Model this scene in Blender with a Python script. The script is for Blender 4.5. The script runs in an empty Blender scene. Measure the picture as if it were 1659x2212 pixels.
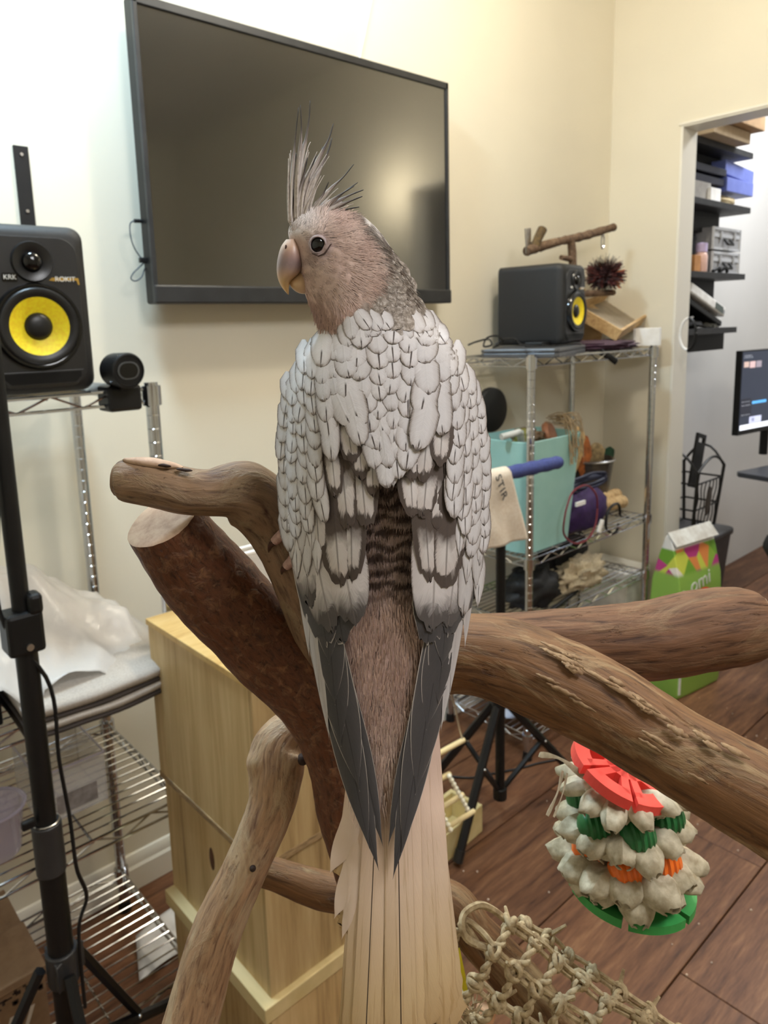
import bpy, bmesh, math, random
from mathutils import Vector, Matrix, noise
random.seed(7)
S = bpy.context.scene
COL = S.collection
R_ = math.radians
V = Vector

# ------------------------------------------------------------------ camera
F_PX, CX, CY, W_PX, H_PX = 1567.5, 771.4, 983.5, 1659.0, 2212.0
_w = V((1.64861653, -0.642571152, 0.496286624))
RW = Matrix.Rotation(_w.length, 3, _w.normalized())       # world -> lens (x right, y down, z forward)
RWT = RW.transposed()
CAM = V((0, 0, 1.45))
cam = bpy.data.cameras.new('camera')
cam.sensor_fit = 'HORIZONTAL'
cam.sensor_width = 36.0
cam.lens = 36.0 * F_PX / W_PX
cam.shift_x = (W_PX / 2 - CX) / W_PX
cam.shift_y = -(H_PX / 2 - CY) / W_PX
cam.clip_start = 0.01
cam.dof.use_dof = True
cam.dof.focus_distance = 0.262
cam.dof.aperture_fstop = 36.0
camo = bpy.data.objects.new('camera', cam)
COL.objects.link(camo)
camo.matrix_world = Matrix.Translation(CAM) @ Matrix((RW[0], -RW[1], -RW[2])).transposed().to_4x4()
S.camera = camo

# ------------------------------------------------------------------ world and lamps
S.view_settings.view_transform = 'Standard'
S.view_settings.look = 'None'
S.view_settings.gamma = 1.0
S.view_settings.use_curve_mapping = False
S.view_settings.exposure = 0.45
wd = bpy.data.worlds.new('world')
S.world = wd
wd.use_nodes = True
wd.node_tree.nodes['Background'].inputs[0].default_value = (0.9, 0.93, 1.0, 1)
wd.node_tree.nodes['Background'].inputs[1].default_value = 0.3


def lamp(name, loc, power, col, size, target=None, size_y=None, spread=None):
    l = bpy.data.lights.new(name, 'AREA')
    l.energy = power
    l.color = col
    l.size = size
    if size_y:
        l.shape = 'RECTANGLE'
        l.size_y = size_y
    if spread:
        l.spread = spread
    o = bpy.data.objects.new(name, l)
    COL.objects.link(o)
    o.location = loc
    d = (V(target) - V(loc)) if target else V((0, 0, -1))
    o.rotation_euler = d.to_track_quat('-Z', 'Y').to_euler()
    return o


def bulb(name, loc, power, col, rad):
    l = bpy.data.lights.new(name, 'POINT')
    l.energy = power
    l.color = col
    l.shadow_soft_size = rad
    o = bpy.data.objects.new(name, l)
    COL.objects.link(o)
    o.location = loc
    return o


bulb('warm_ceiling_bulb', (1.52, 0.86, 2.84), 30, (1.0, 0.91, 0.75), 0.07)
lamp('added_wall_glow', (2.70, 0.25, 2.16), 2.6, (1.0, 0.9, 0.7), 0.12, (2.94, 0.27, 2.24))  # added unseen light: makes the warm wall glow that the television mirrors
lamp('cool_lamp', (0.35, 1.2, 2.88), 27, (0.60, 0.82, 1.0), 0.3, (0.35, 1.5, 1.0))
lamp('ceiling_panel', (0.55, -0.75, 2.88), 29, (0.97, 0.97, 0.99), 0.8, (0.4, 0.3, 1.2))
lamp('other_room_lamp', (4.1, 0.9, 2.9), 26, (0.93, 0.96, 1.0), 0.5, (4.0, 1.3, 0))

# ------------------------------------------------------------------ pixel rays (photograph frame) to world points


def ray(px, py):
    return RWT @ V(((px - CX) / F_PX, (py - CY) / F_PX, 1.0))


def at(px, py, ax, v):
    """point on the world plane axis=v seen at a photograph pixel"""
    d = ray(px, py)
    return CAM + d * ((v - CAM[ax]) / d[ax])


def dp(px, py, d):
    """point at lens depth d"""
    return CAM + ray(px, py) * d


CAM_R, CAM_D, CAM_F = V(RW[0]), V(RW[1]), V(RW[2])

# ------------------------------------------------------------------ materials


def newmat(name):
    m = bpy.data.materials.new(name)
    m.use_nodes = True
    nt = m.node_tree
    return m, nt, nt.nodes['Principled BSDF']


def lin(c):
    """8-bit sRGB triple to linear"""
    out = []
    for x in c:
        x = x / 255.0
        out.append(x / 12.92 if x <= 0.04045 else ((x + 0.055) / 1.055) ** 2.4)
    return tuple(out) + (1.0,)


def link(nt, a, b):
    nt.links.new(a, b)


def ramp(nt, fac, stops):
    r = nt.nodes.new('ShaderNodeValToRGB')
    e = r.color_ramp.elements
    e[0].position, e[0].color = stops[0]
    e[1].position, e[1].color = stops[-1]
    for p, c in stops[1:-1]:
        k = e.new(p)
        k.color = c
    link(nt, fac, r.inputs[0])
    return r.outputs[0]


def coords(nt, scale=(1, 1, 1), kind='Object', rot=(0, 0, 0)):
    tc = nt.nodes.new('ShaderNodeTexCoord')
    mp = nt.nodes.new('ShaderNodeMapping')
    mp.inputs['Scale'].default_value = scale
    mp.inputs['Rotation'].default_value = rot
    link(nt, tc.outputs[kind], mp.inputs[0])
    return mp.outputs[0]


def noise_tex(nt, vec, scale, detail=4, rough=0.55, dist=0.0):
    n = nt.nodes.new('ShaderNodeTexNoise')
    n.inputs['Scale'].default_value = scale
    n.inputs['Detail'].default_value = detail
    n.inputs['Roughness'].default_value = rough
    n.inputs['Distortion'].default_value = dist
    link(nt, vec, n.inputs['Vector'])
    return n.outputs['Fac']


def mixc(nt, fac, a, b, mode='MIX'):
    m = nt.nodes.new('ShaderNodeMix')
    m.data_type = 'RGBA'
    m.blend_type = mode
    for sock, val in ((m.inputs[0], fac), (m.inputs[6], a), (m.inputs[7], b)):
        if hasattr(val, 'node'):
            link(nt, val, sock)
        else:
            sock.default_value = val
    return m.outputs[2]


def math_(nt, op, a, b=0.0, clamp=False):
    m = nt.nodes.new('ShaderNodeMath')
    m.operation = op
    m.use_clamp = clamp
    for sock, val in ((m.inputs[0], a), (m.inputs[1], b)):
        if hasattr(val, 'node'):
            link(nt, val, sock)
        else:
            sock.default_value = val
    return m.outputs[0]


def bump(nt, bsdf, h, strength, dist=0.002):
    b = nt.nodes.new('ShaderNodeBump')
    b.inputs['Strength'].default_value = strength
    b.inputs['Distance'].default_value = dist
    link(nt, h, b.inputs['Height'])
    link(nt, b.outputs[0], bsdf.inputs['Normal'])


MATS = {}


def mat(name, col, rough=0.5, metal=0.0, col2=None, scale=20.0, stretch=(1, 1, 1), bmp=0.0, bdist=0.001,
        spec=0.5, alpha=1.0, trans=0.0, emit=None, estr=0.0, sss=0.0, lo=0.35, hi=0.65, coat=0.0, sheen=0.0):
    """generic procedural material; colours are 8-bit sRGB, varied by noise between col and col2"""
    if name in MATS:
        return MATS[name]
    m, nt, b = newmat(name)
    b.inputs['Roughness'].default_value = rough
    b.inputs['Metallic'].default_value = metal
    b.inputs['Specular IOR Level'].default_value = spec
    b.inputs['Alpha'].default_value = alpha
    b.inputs['Transmission Weight'].default_value = trans
    b.inputs['Coat Weight'].default_value = coat
    b.inputs['Sheen Weight'].default_value = sheen
    if sss:
        b.inputs['Subsurface Weight'].default_value = sss
        b.inputs['Subsurface Radius'].default_value = (0.004, 0.002, 0.001)
    vec = coords(nt, stretch)
    n = noise_tex(nt, vec, scale)
    c2 = col2 or tuple(min(255, x * 1.1 + 3) for x in col)
    c = ramp(nt, n, [(lo, lin(col)), (hi, lin(c2))])
    link(nt, c, b.inputs['Base Color'])
    if bmp:
        bump(nt, b, n, bmp, bdist)
    if emit:
        b.inputs['Emission Color'].default_value = lin(emit)
        b.inputs['Emission Strength'].default_value = estr
    MATS[name] = m
    return m


def wood_mat(name, cols, grain=(1, 1, 12), scale=6.0, rough=0.5, bmp=0.3, rot=(0, 0, 0), per_object=False, kind='Object', bdist=0.002, spec=0.35):
    if name in MATS:
        return MATS[name]
    m, nt, b = newmat(name)
    vec = coords(nt, grain, kind, rot)
    if per_object:
        oi = nt.nodes.new('ShaderNodeObjectInfo')
        va = nt.nodes.new('ShaderNodeVectorMath')
        va.operation = 'ADD'
        sc = nt.nodes.new('ShaderNodeVectorMath')
        sc.operation = 'SCALE'
        cv = nt.nodes.new('ShaderNodeCombineXYZ')
        for i in range(3):
            link(nt, oi.outputs['Random'], cv.inputs[i])
        link(nt, cv.outputs[0], sc.inputs[0])
        sc.inputs['Scale'].default_value = 57.0
        link(nt, vec, va.inputs[0])
        link(nt, sc.outputs[0], va.inputs[1])
        vec = va.outputs[0]
    n1 = noise_tex(nt, vec, scale, 6, 0.6, 0.6)
    n2 = noise_tex(nt, vec, scale * 5, 4, 0.6, 0.2)
    f = math_(nt, 'ADD', math_(nt, 'MULTIPLY', n1, 0.7), math_(nt, 'MULTIPLY', n2, 0.3))
    k = len(cols)
    c = ramp(nt, f, [(0.3 + 0.4 * i / (k - 1), lin(cc)) for i, cc in enumerate(cols)])
    if per_object:
        f2 = math_(nt, 'ADD', math_(nt, 'MULTIPLY', oi.outputs['Random'], 0.5), 0.75)
        hs = nt.nodes.new('ShaderNodeHueSaturation')
        link(nt, f2, hs.inputs['Value'])
        link(nt, c, hs.inputs['Color'])
        c = hs.outputs[0]
    link(nt, c, b.inputs['Base Color'])
    b.inputs['Roughness'].default_value = rough
    b.inputs['Specular IOR Level'].default_value = spec
    if bmp:
        bump(nt, b, f, bmp, bdist)
    MATS[name] = m
    return m


# ------------------------------------------------------------------ mesh building


class MB:
    """collects shapes in world coordinates; build() links them as one mesh object"""

    def __init__(s):
        s.v, s.f, s.m, s.uv, s.col = [], [], [], None, None

    def add(s, vs, fs, m=0):
        o = len(s.v)
        s.v += [V(p) for p in vs]
        for f in fs:
            s.f.append([i + o for i in f])
            s.m.append(m)
        return s

    def box(s, c, size, rot=None, m=0):
        x, y, z = (k / 2 for k in size)
        c = V(c)
        vs = [V((a, b, d)) for a in (-x, x) for b in (-y, y) for d in (-z, z)]
        if rot is not None:
            vs = [rot @ p for p in vs]
        return s.add([p + c for p in vs], [(0, 1, 3, 2), (4, 6, 7, 5), (0, 4, 5, 1), (2, 3, 7, 6), (0, 2, 6, 4), (1, 5, 7, 3)], m)

    def bb(s, lo, hi, m=0):
        lo, hi = V(lo), V(hi)
        return s.box((lo + hi) / 2, hi - lo, None, m)

    def tube(s, pts, r, n=8, cap=True, m=0, closed=False, squash=None, up=None):
        pts = [V(p) for p in pts]
        k = len(pts)
        rs = r if isinstance(r, (list, tuple)) else [r] * k
        vs = []
        prev = None
        for i, p in enumerate(pts):
            if closed:
                t = pts[(i + 1) % k] - pts[i - 1]
            else:
                t = pts[min(i + 1, k - 1)] - pts[max(i - 1, 0)]
            t = t.normalized() if t.length > 1e-9 else V((0, 0, 1))
            if prev is None:
                a = up or (V((0, 0, 1)) if abs(t.z) < 0.9 else V((1, 0, 0)))
                a = (a - t * a.dot(t)).normalized()
            else:
                a = prev - t * prev.dot(t)
                a = a.normalized() if a.length > 1e-6 else prev
            prev = a
            b = t.cross(a)
            for j in range(n):
                th = 2 * math.pi * j / n
                vs.append(p + (a * math.cos(th) + b * math.sin(th) * (squash or 1.0)) * rs[i])
        fs = []
        for i in range(k if closed else k - 1):
            i2 = (i + 1) % k
            for j in range(n):
                fs.append((i * n + j, i * n + (j + 1) % n, i2 * n + (j + 1) % n, i2 * n + j))
        if cap and not closed:
            fs.append(tuple(range(n - 1, -1, -1)))
            fs.append(tuple((k - 1) * n + j for j in range(n)))
        return s.add(vs, fs, m)

    def cyl(s, a, b, r, n=16, m=0, r2=None):
        return s.tube([a, b], [r, r if r2 is None else r2], n, True, m)

    def lathe(s, prof, n=24, mtx=None, m=0, cap=False):
        """prof: (radius, height) pairs about local z"""
        mtx = mtx or Matrix()
        vs, fs = [], []
        for r, z in prof:
            for j in range(n):
                th = 2 * math.pi * j / n
                vs.append(mtx @ V((r * math.cos(th), r * math.sin(th), z)))
        for i in range(len(prof) - 1):
            for j in range(n):
                fs.append((i * n + j, i * n + (j + 1) % n, (i + 1) * n + (j + 1) % n, (i + 1) * n + j))
        if cap:
            fs.append(tuple(range(n - 1, -1, -1)))
            fs.append(tuple((len(prof) - 1) * n + j for j in range(n)))
        return s.add(vs, fs, m)

    def ball(s, c, r, mtx=None, n=12, k=8, m=0):
        prof = [(max(1e-5, math.sin(math.pi * i / k)), -math.cos(math.pi * i / k)) for i in range(k + 1)]
        if not isinstance(r, (tuple, list)):
            r = (r, r, r)
        M = Matrix.Translation(V(c)) @ (mtx.to_4x4() if mtx else Matrix()) @ Matrix.Diagonal((r[0], r[1], r[2], 1))
        return s.lathe(prof, n, M, m)

    def prism(s, poly, z0, z1, mtx=None, m=0):
        """poly: 2-D outline extruded along local z"""
        mtx = mtx or Matrix()
        k = len(poly)
        vs = [mtx @ V((x, y, z0)) for x, y in poly] + [mtx @ V((x, y, z1)) for x, y in poly]
        fs = [tuple(range(k - 1, -1, -1)), tuple(range(k, 2 * k))]
        fs += [(i, (i + 1) % k, k + (i + 1) % k, k + i) for i in range(k)]
        return s.add(vs, fs, m)

    def grid(s, fn, nu, nv, m=0, thick=None):
        """fn(u, v) for u, v in 0..1"""
        vs = [fn(i / nu, j / nv) for i in range(nu + 1) for j in range(nv + 1)]
        fs = [(i * (nv + 1) + j, (i + 1) * (nv + 1) + j, (i + 1) * (nv + 1) + j + 1, i * (nv + 1) + j + 1) for i in range(nu) for j in range(nv)]
        return s.add(vs, fs, m)

    def mesh(s, name, org):
        me = bpy.data.meshes.new(name)
        me.from_pydata([p - org for p in s.v], [], s.f)
        for p, k in zip(me.polygons, s.m):
            p.material_index = k
        if s.uv is not None:
            ul = me.uv_layers.new(name='UVMap')
            for lp in me.loops:
                ul.data[lp.index].uv = s.uv[lp.vertex_index]
        if s.col is not None:
            ca = me.color_attributes.new('Col', 'FLOAT_COLOR', 'POINT')
            for i, c in enumerate(s.col):
                ca.data[i].color = c
        return me


ORG = {}


def tag(o, label=None, cat=None, group=None, kind=None):
    if label:
        o['label'] = label
    if cat:
        o['category'] = cat
    if group:
        o['group'] = group
    if kind:
        o['kind'] = kind
    return o


def thing(name, label, cat, loc, group=None):
    o = bpy.data.objects.new(name, None)
    o.empty_display_size = 0.02
    COL.objects.link(o)
    o.location = loc
    ORG[o.name] = V(loc)
    return tag(o, label, cat, group)


def build(mb, name, mats, parent=None, smooth=40, bevel=0.0, seg=2, label=None, cat=None, group=None, kind=None, sub=0, solid=0.0, org=None):
    if parent is not None:
        po = ORG[parent.name]
    if org is None:
        xs = [p.x for p in mb.v]
        ys = [p.y for p in mb.v]
        zs = [p.z for p in mb.v]
        org = V(((min(xs) + max(xs)) / 2, (min(ys) + max(ys)) / 2, min(zs)))
    org = V(org)
    me = mb.mesh(name, org)
    for m in (mats if isinstance(mats, (list, tuple)) else [mats]):
        me.materials.append(m)
    o = bpy.data.objects.new(name, me)
    COL.objects.link(o)
    o.location = org
    ORG[o.name] = org
    if parent is not None:
        o.parent = parent
        o.location = org - po
    if smooth:
        me.polygons.foreach_set('use_smooth', [True] * len(me.polygons))
        try:
            me.set_sharp_from_angle(angle=R_(smooth))
        except Exception:
            pass
    if solid:
        md = o.modifiers.new('solid', 'SOLIDIFY')
        md.thickness = solid
        md.offset = 0
    if bevel:
        md = o.modifiers.new('bevel', 'BEVEL')
        md.width = bevel
        md.segments = seg
        md.limit_method = 'ANGLE'
        md.angle_limit = R_(35)
    if sub:
        md = o.modifiers.new('sub', 'SUBSURF')
        md.levels = md.render_levels = sub
    return tag(o, label, cat, group, kind)


def inst(name, me, loc, parent, rot=None):
    """another object on shared mesh data; loc in world coordinates"""
    o = bpy.data.objects.new(name, me)
    COL.objects.link(o)
    o.location = V(loc) - ORG[parent.name]
    if rot:
        o.rotation_euler = rot
    o.parent = parent
    ORG[o.name] = V(loc)
    return o


def lettering(text, size, mtx, name, m, parent, depth=0.0004, spacing=1.0):
    cu = bpy.data.curves.new(name, 'FONT')
    cu.body = text
    cu.size = size
    cu.extrude = depth
    cu.space_character = spacing
    cu.align_x = 'CENTER'
    cu.align_y = 'CENTER'
    tmp = bpy.data.objects.new('tmp', cu)
    COL.objects.link(tmp)
    dg = bpy.context.evaluated_depsgraph_get()
    me = bpy.data.meshes.new_from_object(tmp.evaluated_get(dg))
    bpy.data.objects.remove(tmp)
    me.name = name
    me.materials.clear()
    me.materials.append(m)
    loc = mtx.translation.copy()
    M = mtx.copy()
    M.translation = (0, 0, 0)
    me.transform(M)
    o = bpy.data.objects.new(name, me)
    COL.objects.link(o)
    ORG[o.name] = loc
    o.parent = parent
    o.location = loc - ORG[parent.name]
    return o


def frame(o, x, y, z):
    """4x4 from an origin and three axes"""
    M = Matrix((V(x), V(y), V(z))).transposed().to_4x4()
    M.translation = V(o)
    return M


def curve(pts, n):
    """Catmull-Rom through points (tuples of any length), n samples"""
    k = len(pts)
    out = []
    for i in range(n):
        t = i / (n - 1) * (k - 1)
        a = min(int(t), k - 2)
        u = t - a
        p0, p1, p2, p3 = pts[max(a - 1, 0)], pts[a], pts[a + 1], pts[min(a + 2, k - 1)]
        out.append(tuple(0.5 * (2 * q1 + (q2 - q0) * u + (2 * q0 - 5 * q1 + 4 * q2 - q3) * u * u + (3 * q1 - q0 - 3 * q2 + q3) * u ** 3) for q0, q1, q2, q3 in zip(p0, p1, p2, p3)))
    return out


def lerp_table(tab, x):
    """piecewise linear through sorted rows (x, a, b, ...)"""
    if x <= tab[0][0]:
        return tab[0][1:]
    for r0, r1 in zip(tab, tab[1:]):
        if x <= r1[0]:
            u = (x - r0[0]) / (r1[0] - r0[0])
            return tuple(a + (b - a) * u for a, b in zip(r0[1:], r1[1:]))
    return tab[-1][1:]


def dense(tab, n):
    """smooth (Catmull-Rom) resampling of a table for lerp_table"""
    return curve(tab, n)

# ------------------------------------------------------------------ setting
YW, XD, H_CEIL = 1.714, 2.94, 2.95


def paint(name, col, marks=True):
    m, nt, b = newmat(name)
    vec = coords(nt)
    big = noise_tex(nt, vec, 1.7, 3)
    c = ramp(nt, big, [(0.3, lin(col)), (0.7, lin(tuple(x * 0.97 for x in col)))])
    if marks:
        v = nt.nodes.new('ShaderNodeTexVoronoi')
        v.inputs['Scale'].default_value = 9.0
        v.inputs['Randomness'].default_value = 1.0
        link(nt, vec, v.inputs['Vector'])
        sp = ramp(nt, v.outputs['Distance'], [(0.018, (1, 1, 1, 1)), (0.05, (0, 0, 0, 1))])
        gate = ramp(nt, noise_tex(nt, vec, 2.3, 2), [(0.5, (0, 0, 0, 1)), (0.6, (1, 1, 1, 1))])
        c = mixc(nt, math_(nt, 'MULTIPLY', math_(nt, 'MULTIPLY', sp, gate), 0.5), c, lin((120, 95, 70)))
    link(nt, c, b.inputs['Base Color'])
    b.inputs['Roughness'].default_value = 0.75
    b.inputs['Specular IOR Level'].default_value = 0.25
    bump(nt, b, noise_tex(nt, vec, 160, 3), 0.06, 0.001)
    return m


m_wall = paint('cream_wall_paint', (232, 225, 206))
m_wall2 = paint('pale_grey_wall_paint', (226, 224, 220), False)
m_ceil = paint('ceiling_paint', (236, 232, 222), False)
m_trim = mat('white_trim_paint', (236, 232, 220), 0.4, col2=(238, 234, 223), scale=3)

X0, Y0 = -1.7, -2.3
build(MB().bb((X0 - 0.1, YW, 0), (5.5, YW + 0.12, H_CEIL)), 'wall_back', m_wall, kind='structure', smooth=0)
build(MB().bb((X0 - 0.1, Y0, 0), (X0, YW, H_CEIL)), 'wall_left', m_wall, kind='structure', smooth=0)
build(MB().bb((X0 - 0.1, Y0 - 0.1, 0), (5.5, Y0, H_CEIL)), 'wall_front', m_wall, kind='structure', smooth=0)
w = MB().bb((XD, 1.418, 0), (XD + 0.12, YW, H_CEIL)).bb((XD, 0.35, 2.192), (XD + 0.12, 1.418, H_CEIL)).bb((XD, Y0, 0), (XD + 0.12, 0.35, H_CEIL))
build(w, 'wall_right', m_wall, kind='structure', smooth=0)
build(MB().bb((5.4, Y0, 0), (5.5, YW, H_CEIL)), 'wall_far', m_wall2, kind='structure', smooth=0)
build(MB().bb((XD + 0.12, YW - 0.012, 0), (5.4, YW - 0.0005, H_CEIL)), 'wall_back_office', m_wall2, kind='structure', smooth=0)
build(MB().bb((X0 - 0.1, Y0 - 0.1, H_CEIL), (5.5, YW + 0.12, H_CEIL + 0.1)), 'ceiling', m_ceil, kind='structure', smooth=0)
build(MB().bb((XD - 0.001, 1.408, 0), (XD + 0.121, 1.4185, 2.192)), 'trim_1', m_trim, kind='structure', bevel=0.002)
build(MB().bb((XD - 0.001, 0.35, 2.182), (XD + 0.121, 1.408, 2.1925)).bb((XD - 0.006, 0.35, 2.188), (XD + 0.0, 1.424, 2.198)), 'trim_2', m_trim, kind='structure', bevel=0.002)


def skirting(name, a, b, nrm):
    a, b, nrm = V(a), V(b), V(nrm)
    prof = [(0, 0), (0.016, 0), (0.016, 0.062), (0.011, 0.07), (0.011, 0.086), (0.006, 0.098), (0, 0.1)]
    mb = MB()
    vs = [p + nrm * r + V((0, 0, z)) for p in (a, b) for r, z in prof]
    k = len(prof)
    mb.add(vs, [(i, (i + 1) % k, k + (i + 1) % k, k + i) for i in range(k)] + [tuple(range(k)), tuple(range(2 * k - 1, k - 1, -1))])
    return build(mb, name, m_trim, kind='structure', smooth=30)


skirting('baseboard_back', (X0, YW, 0), (XD, YW, 0), (0, -1, 0))
skirting('baseboard_right', (XD, 1.42, 0), (XD, YW - 0.016, 0), (-1, 0, 0))

m_plank = wood_mat('floor_board_wood', [(56, 33, 21), (94, 61, 41), (116, 79, 54), (138, 101, 71)], grain=(1.6, 14, 14), scale=3.0, rough=0.42, bmp=0.25, per_object=True)
m_sub = mat('dark_floor_gap', (38, 24, 18), 0.9)
floor = build(MB().bb((X0 - 0.1, Y0 - 0.1, -0.1), (5.5, YW + 0.12, -0.012)), 'floor', m_sub, kind='structure', smooth=0)
PW, PL = 0.29, 1.7
plank_me = None
yy = 0.905 - PW * 11
row = 0
while yy < YW - 0.01:
    y1 = min(yy + PW, YW - 0.001)
    full = y1 - yy > PW - 0.005
    xx = X0 - random.uniform(0, PL)
    while xx < 5.4:
        a, b = max(xx, X0), min(xx + PL, 5.4)
        if b - a > 0.05:
            mb = MB().bb((a + 0.0012, yy + 0.0018, -0.013), (b - 0.0012, y1 - 0.0018, random.uniform(-0.0006, 0.0)))
            build(mb, 'plank', m_plank, floor, smooth=0, bevel=0.0012, seg=1)
        xx += PL
    yy += PW
    row += 1

# ------------------------------------------------------------------ television
m_blk = mat('black_plastic', (17, 17, 18), 0.45, bmp=0.03, spec=0.35)
m_blk_gloss = mat('gloss_black_plastic', (12, 12, 13), 0.12)
m_blk_matt = mat('matt_black_vinyl', (26, 26, 27), 0.6, bmp=0.15, scale=260, bdist=0.0004)
m_bez = mat('charcoal_bezel', (40, 40, 41), 0.4, spec=0.4)
m_chrome = mat('chrome_wire', (196, 198, 204), 0.1, 1.0, col2=(206, 208, 212))
m_steel = mat('zinc_steel', (190, 188, 184), 0.3, 1.0)


def screen_mat():
    m, nt, b = newmat('dark_screen_glass')
    b.inputs['Base Color'].default_value = lin((26, 25, 23))
    b.inputs['Roughness'].default_value = 0.11
    b.inputs['Specular IOR Level'].default_value = 1.0
    b.inputs['IOR'].default_value = 1.9
    return m


tx0, tx1, tz0, tz1, ty = 0.786, 1.818, 1.523, 2.192, 1.62
tv = thing('wall_television', 'large black flat television mounted on the cream wall behind the bird', 'television', (1.3, ty + 0.05, tz0))
mb = MB().bb((tx0, ty + 0.004, tz0), (tx1, ty + 0.045, tz1))
build(mb, 'back_shell', m_blk, tv, smooth=0, bevel=0.006)
mb = MB()
for lo, hi in (((tx0, ty - 0.002, tz0), (tx0 + 0.012, ty + 0.01, tz1)), ((tx1 - 0.012, ty - 0.002, tz0), (tx1, ty + 0.01, tz1)),
               ((tx0, ty - 0.002, tz1 - 0.02), (tx1, ty + 0.01, tz1))):
    mb.bb(lo, hi)
build(mb, 'bezel', m_bez, tv, smooth=0, bevel=0.002)
build(MB().bb((tx0, ty - 0.008, tz0), (tx1, ty + 0.01, tz0 + 0.043)), 'bottom_bezel', m_bez, tv, smooth=0, bevel=0.004, label='wider charcoal lower bezel')
build(MB().bb((tx0 + 0.012, ty + 0.003, tz0 + 0.043), (tx1 - 0.012, ty + 0.0065, tz1 - 0.02)), 'screen', screen_mat(), tv, smooth=0, label='glossy dark screen mirroring the room')
build(MB().bb((1.15, ty + 0.045, 1.68), (1.45, YW - 0.001, 2.02)), 'wall_mount', m_blk, tv, smooth=0)

usb = thing('dongle_cable', 'black stick and thin looped cable plugged into the left side of the television', 'cable', at(300, 480, 1, 1.655))
p = [at(x, y, 1, 1.655) for x, y in ((318, 478), (290, 477))]
build(MB().cyl(p[0], p[1], 0.0045, 8), 'plug', m_blk, usb)
cab = curve([tuple(at(x, y, 1, 1.655)) for x, y in ((290, 477), (281, 484), (282, 510), (290, 535), (303, 555), (312, 565), (300, 578), (288, 590), (283, 602), (293, 607), (306, 598), (312, 582), (318, 572))], 60)
build(MB().tube(cab, 0.0016, 6), 'cable', mat('grey_cable', (66, 74, 82), 0.5), usb)
p = at(310, 562, 1, 1.652)
build(MB().box(p, (0.02, 0.012, 0.012)), 'cable_clip', m_blk, usb, bevel=0.002)

a, b = at(814, -60, 1, YW - 0.004), at(777, 122, 1, YW - 0.004)
b2 = V((b.x - 0.01, YW - 0.02, b.z - 0.12))
build(MB().tube([a, (a + b) / 2, b, b2], 0.0028, 8), 'wall_cable', mat('white_cable', (235, 235, 232), 0.5), label='thin white cable running up the wall from behind the television', cat='cable')

# flat black bracket on the wall
bk = thing('wall_bracket', 'flat black metal strap with two screw holes standing up behind the left loudspeaker', 'bracket', at(62, 490, 1, YW - 0.004))
tl, tr, br, bl = (at(x, y, 1, YW - 0.006) for x, y in ((31, 313), (60, 313), (78, 492), (47, 492)))
bx = (bl.x + br.x) / 2
build(MB().bb((bx - 0.0155, YW - 0.007, bl.z - 0.05), (bx + 0.0155, YW - 0.001, tl.z)), 'strap', m_blk, bk, smooth=0, bevel=0.001)
for px, py in ((46, 333), (60, 456)):
    q = at(px, py, 1, YW - 0.0085)
    build(MB().cyl((bx, q.y - 0.001, q.z), (bx, q.y + 0.002, q.z), 0.0035, 12), 'screw', m_steel, bk)

# ------------------------------------------------------------------ wire racks
DECK = {}


def wire_rack(label, x0, x1, y0, y1, levels, ztop, nwire=None, feet=True):
    t = thing('wire_rack', label, 'shelf rack', ((x0 + x1) / 2, (y0 + y1) / 2, 0))
    pr = 0.0125
    for x in (x0, x1):
        for y in (y0, y1):
            mb = MB().cyl((x, y, 0.012), (x, y, ztop + 0.012), pr, 14)
            z = 0.06
            while z < ztop - 0.02:
                mb.tube([V((x, y, z)) + V((math.cos(k / 10 * 2 * math.pi), math.sin(k / 10 * 2 * math.pi), 0)) * pr for k in range(10)], 0.0009, 4, closed=True)
                z += 0.0254
            build(mb, 'post', m_chrome, t)
            build(MB().cyl((x, y, 0), (x, y, 0.03), 0.017, 12, r2=0.014), 'foot', m_blk, t)
    for z in levels:
        mb = MB()
        for (a, b) in (((x0, y0), (x1, y0)), ((x0, y1), (x1, y1)), ((x0, y0), (x0, y1)), ((x1, y0), (x1, y1))):
            a3, b3 = V((a[0], a[1], z)), V((b[0], b[1], z))
            mb.tube([a3, b3], 0.0029, 6)
            lo = V((0, 0, -0.024))
            mb.tube([a3 + lo, b3 + lo], 0.0029, 6)
            n = max(3, round((b3 - a3).length / 0.052))
            zig = [a3 + (b3 - a3) * ((k + 0.3) / (n - 0.4)) + (lo if k % 2 else V((0, 0, 0))) for k in range(n)]
            mb.tube(zig, 0.0023, 5)
        for k in (0.25, 0.5, 0.75):
            xm = x0 + (x1 - x0) * k
            mb.tube([(xm, y0, z - 0.004), (xm, y1, z - 0.004)], 0.0025, 6)
        sh = build(mb, 'shelf', m_chrome, t)
        for x in (x0, x1):
            for y in (y0, y1):
                build(MB().cyl((x, y, z - 0.03), (x, y, z + 0.006), 0.0175, 14), 'collar', m_chrome, t)
        L = x1 - x0
        key = round(L, 4)
        if key not in DECK:
            me = MB().tube([(-L / 2, 0, 0), (L / 2, 0, 0)], 0.0019, 6).mesh('wire', V((0, 0, 0)))
            me.materials.append(m_chrome)
            DECK[key] = me
        n = 15
        for k in range(1, n):
            inst('wire', DECK[key], ((x0 + x1) / 2, y0 + (y1 - y0) * k / n, z + 0.001), sh)
    return t


LZ = [1.353, 0.79, 0.52, 0.115]
wire_rack('tall chrome wire rack at the left under the loudspeaker', -0.16, 0.592, 1.262, 1.655, LZ, 1.353)
RZ = [1.343, 0.70, 0.475, 0.085]
wire_rack('tall chrome wire rack at the right holding the teal bucket', 1.872, 2.636, 1.34, 1.685, RZ, 1.343)

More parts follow.
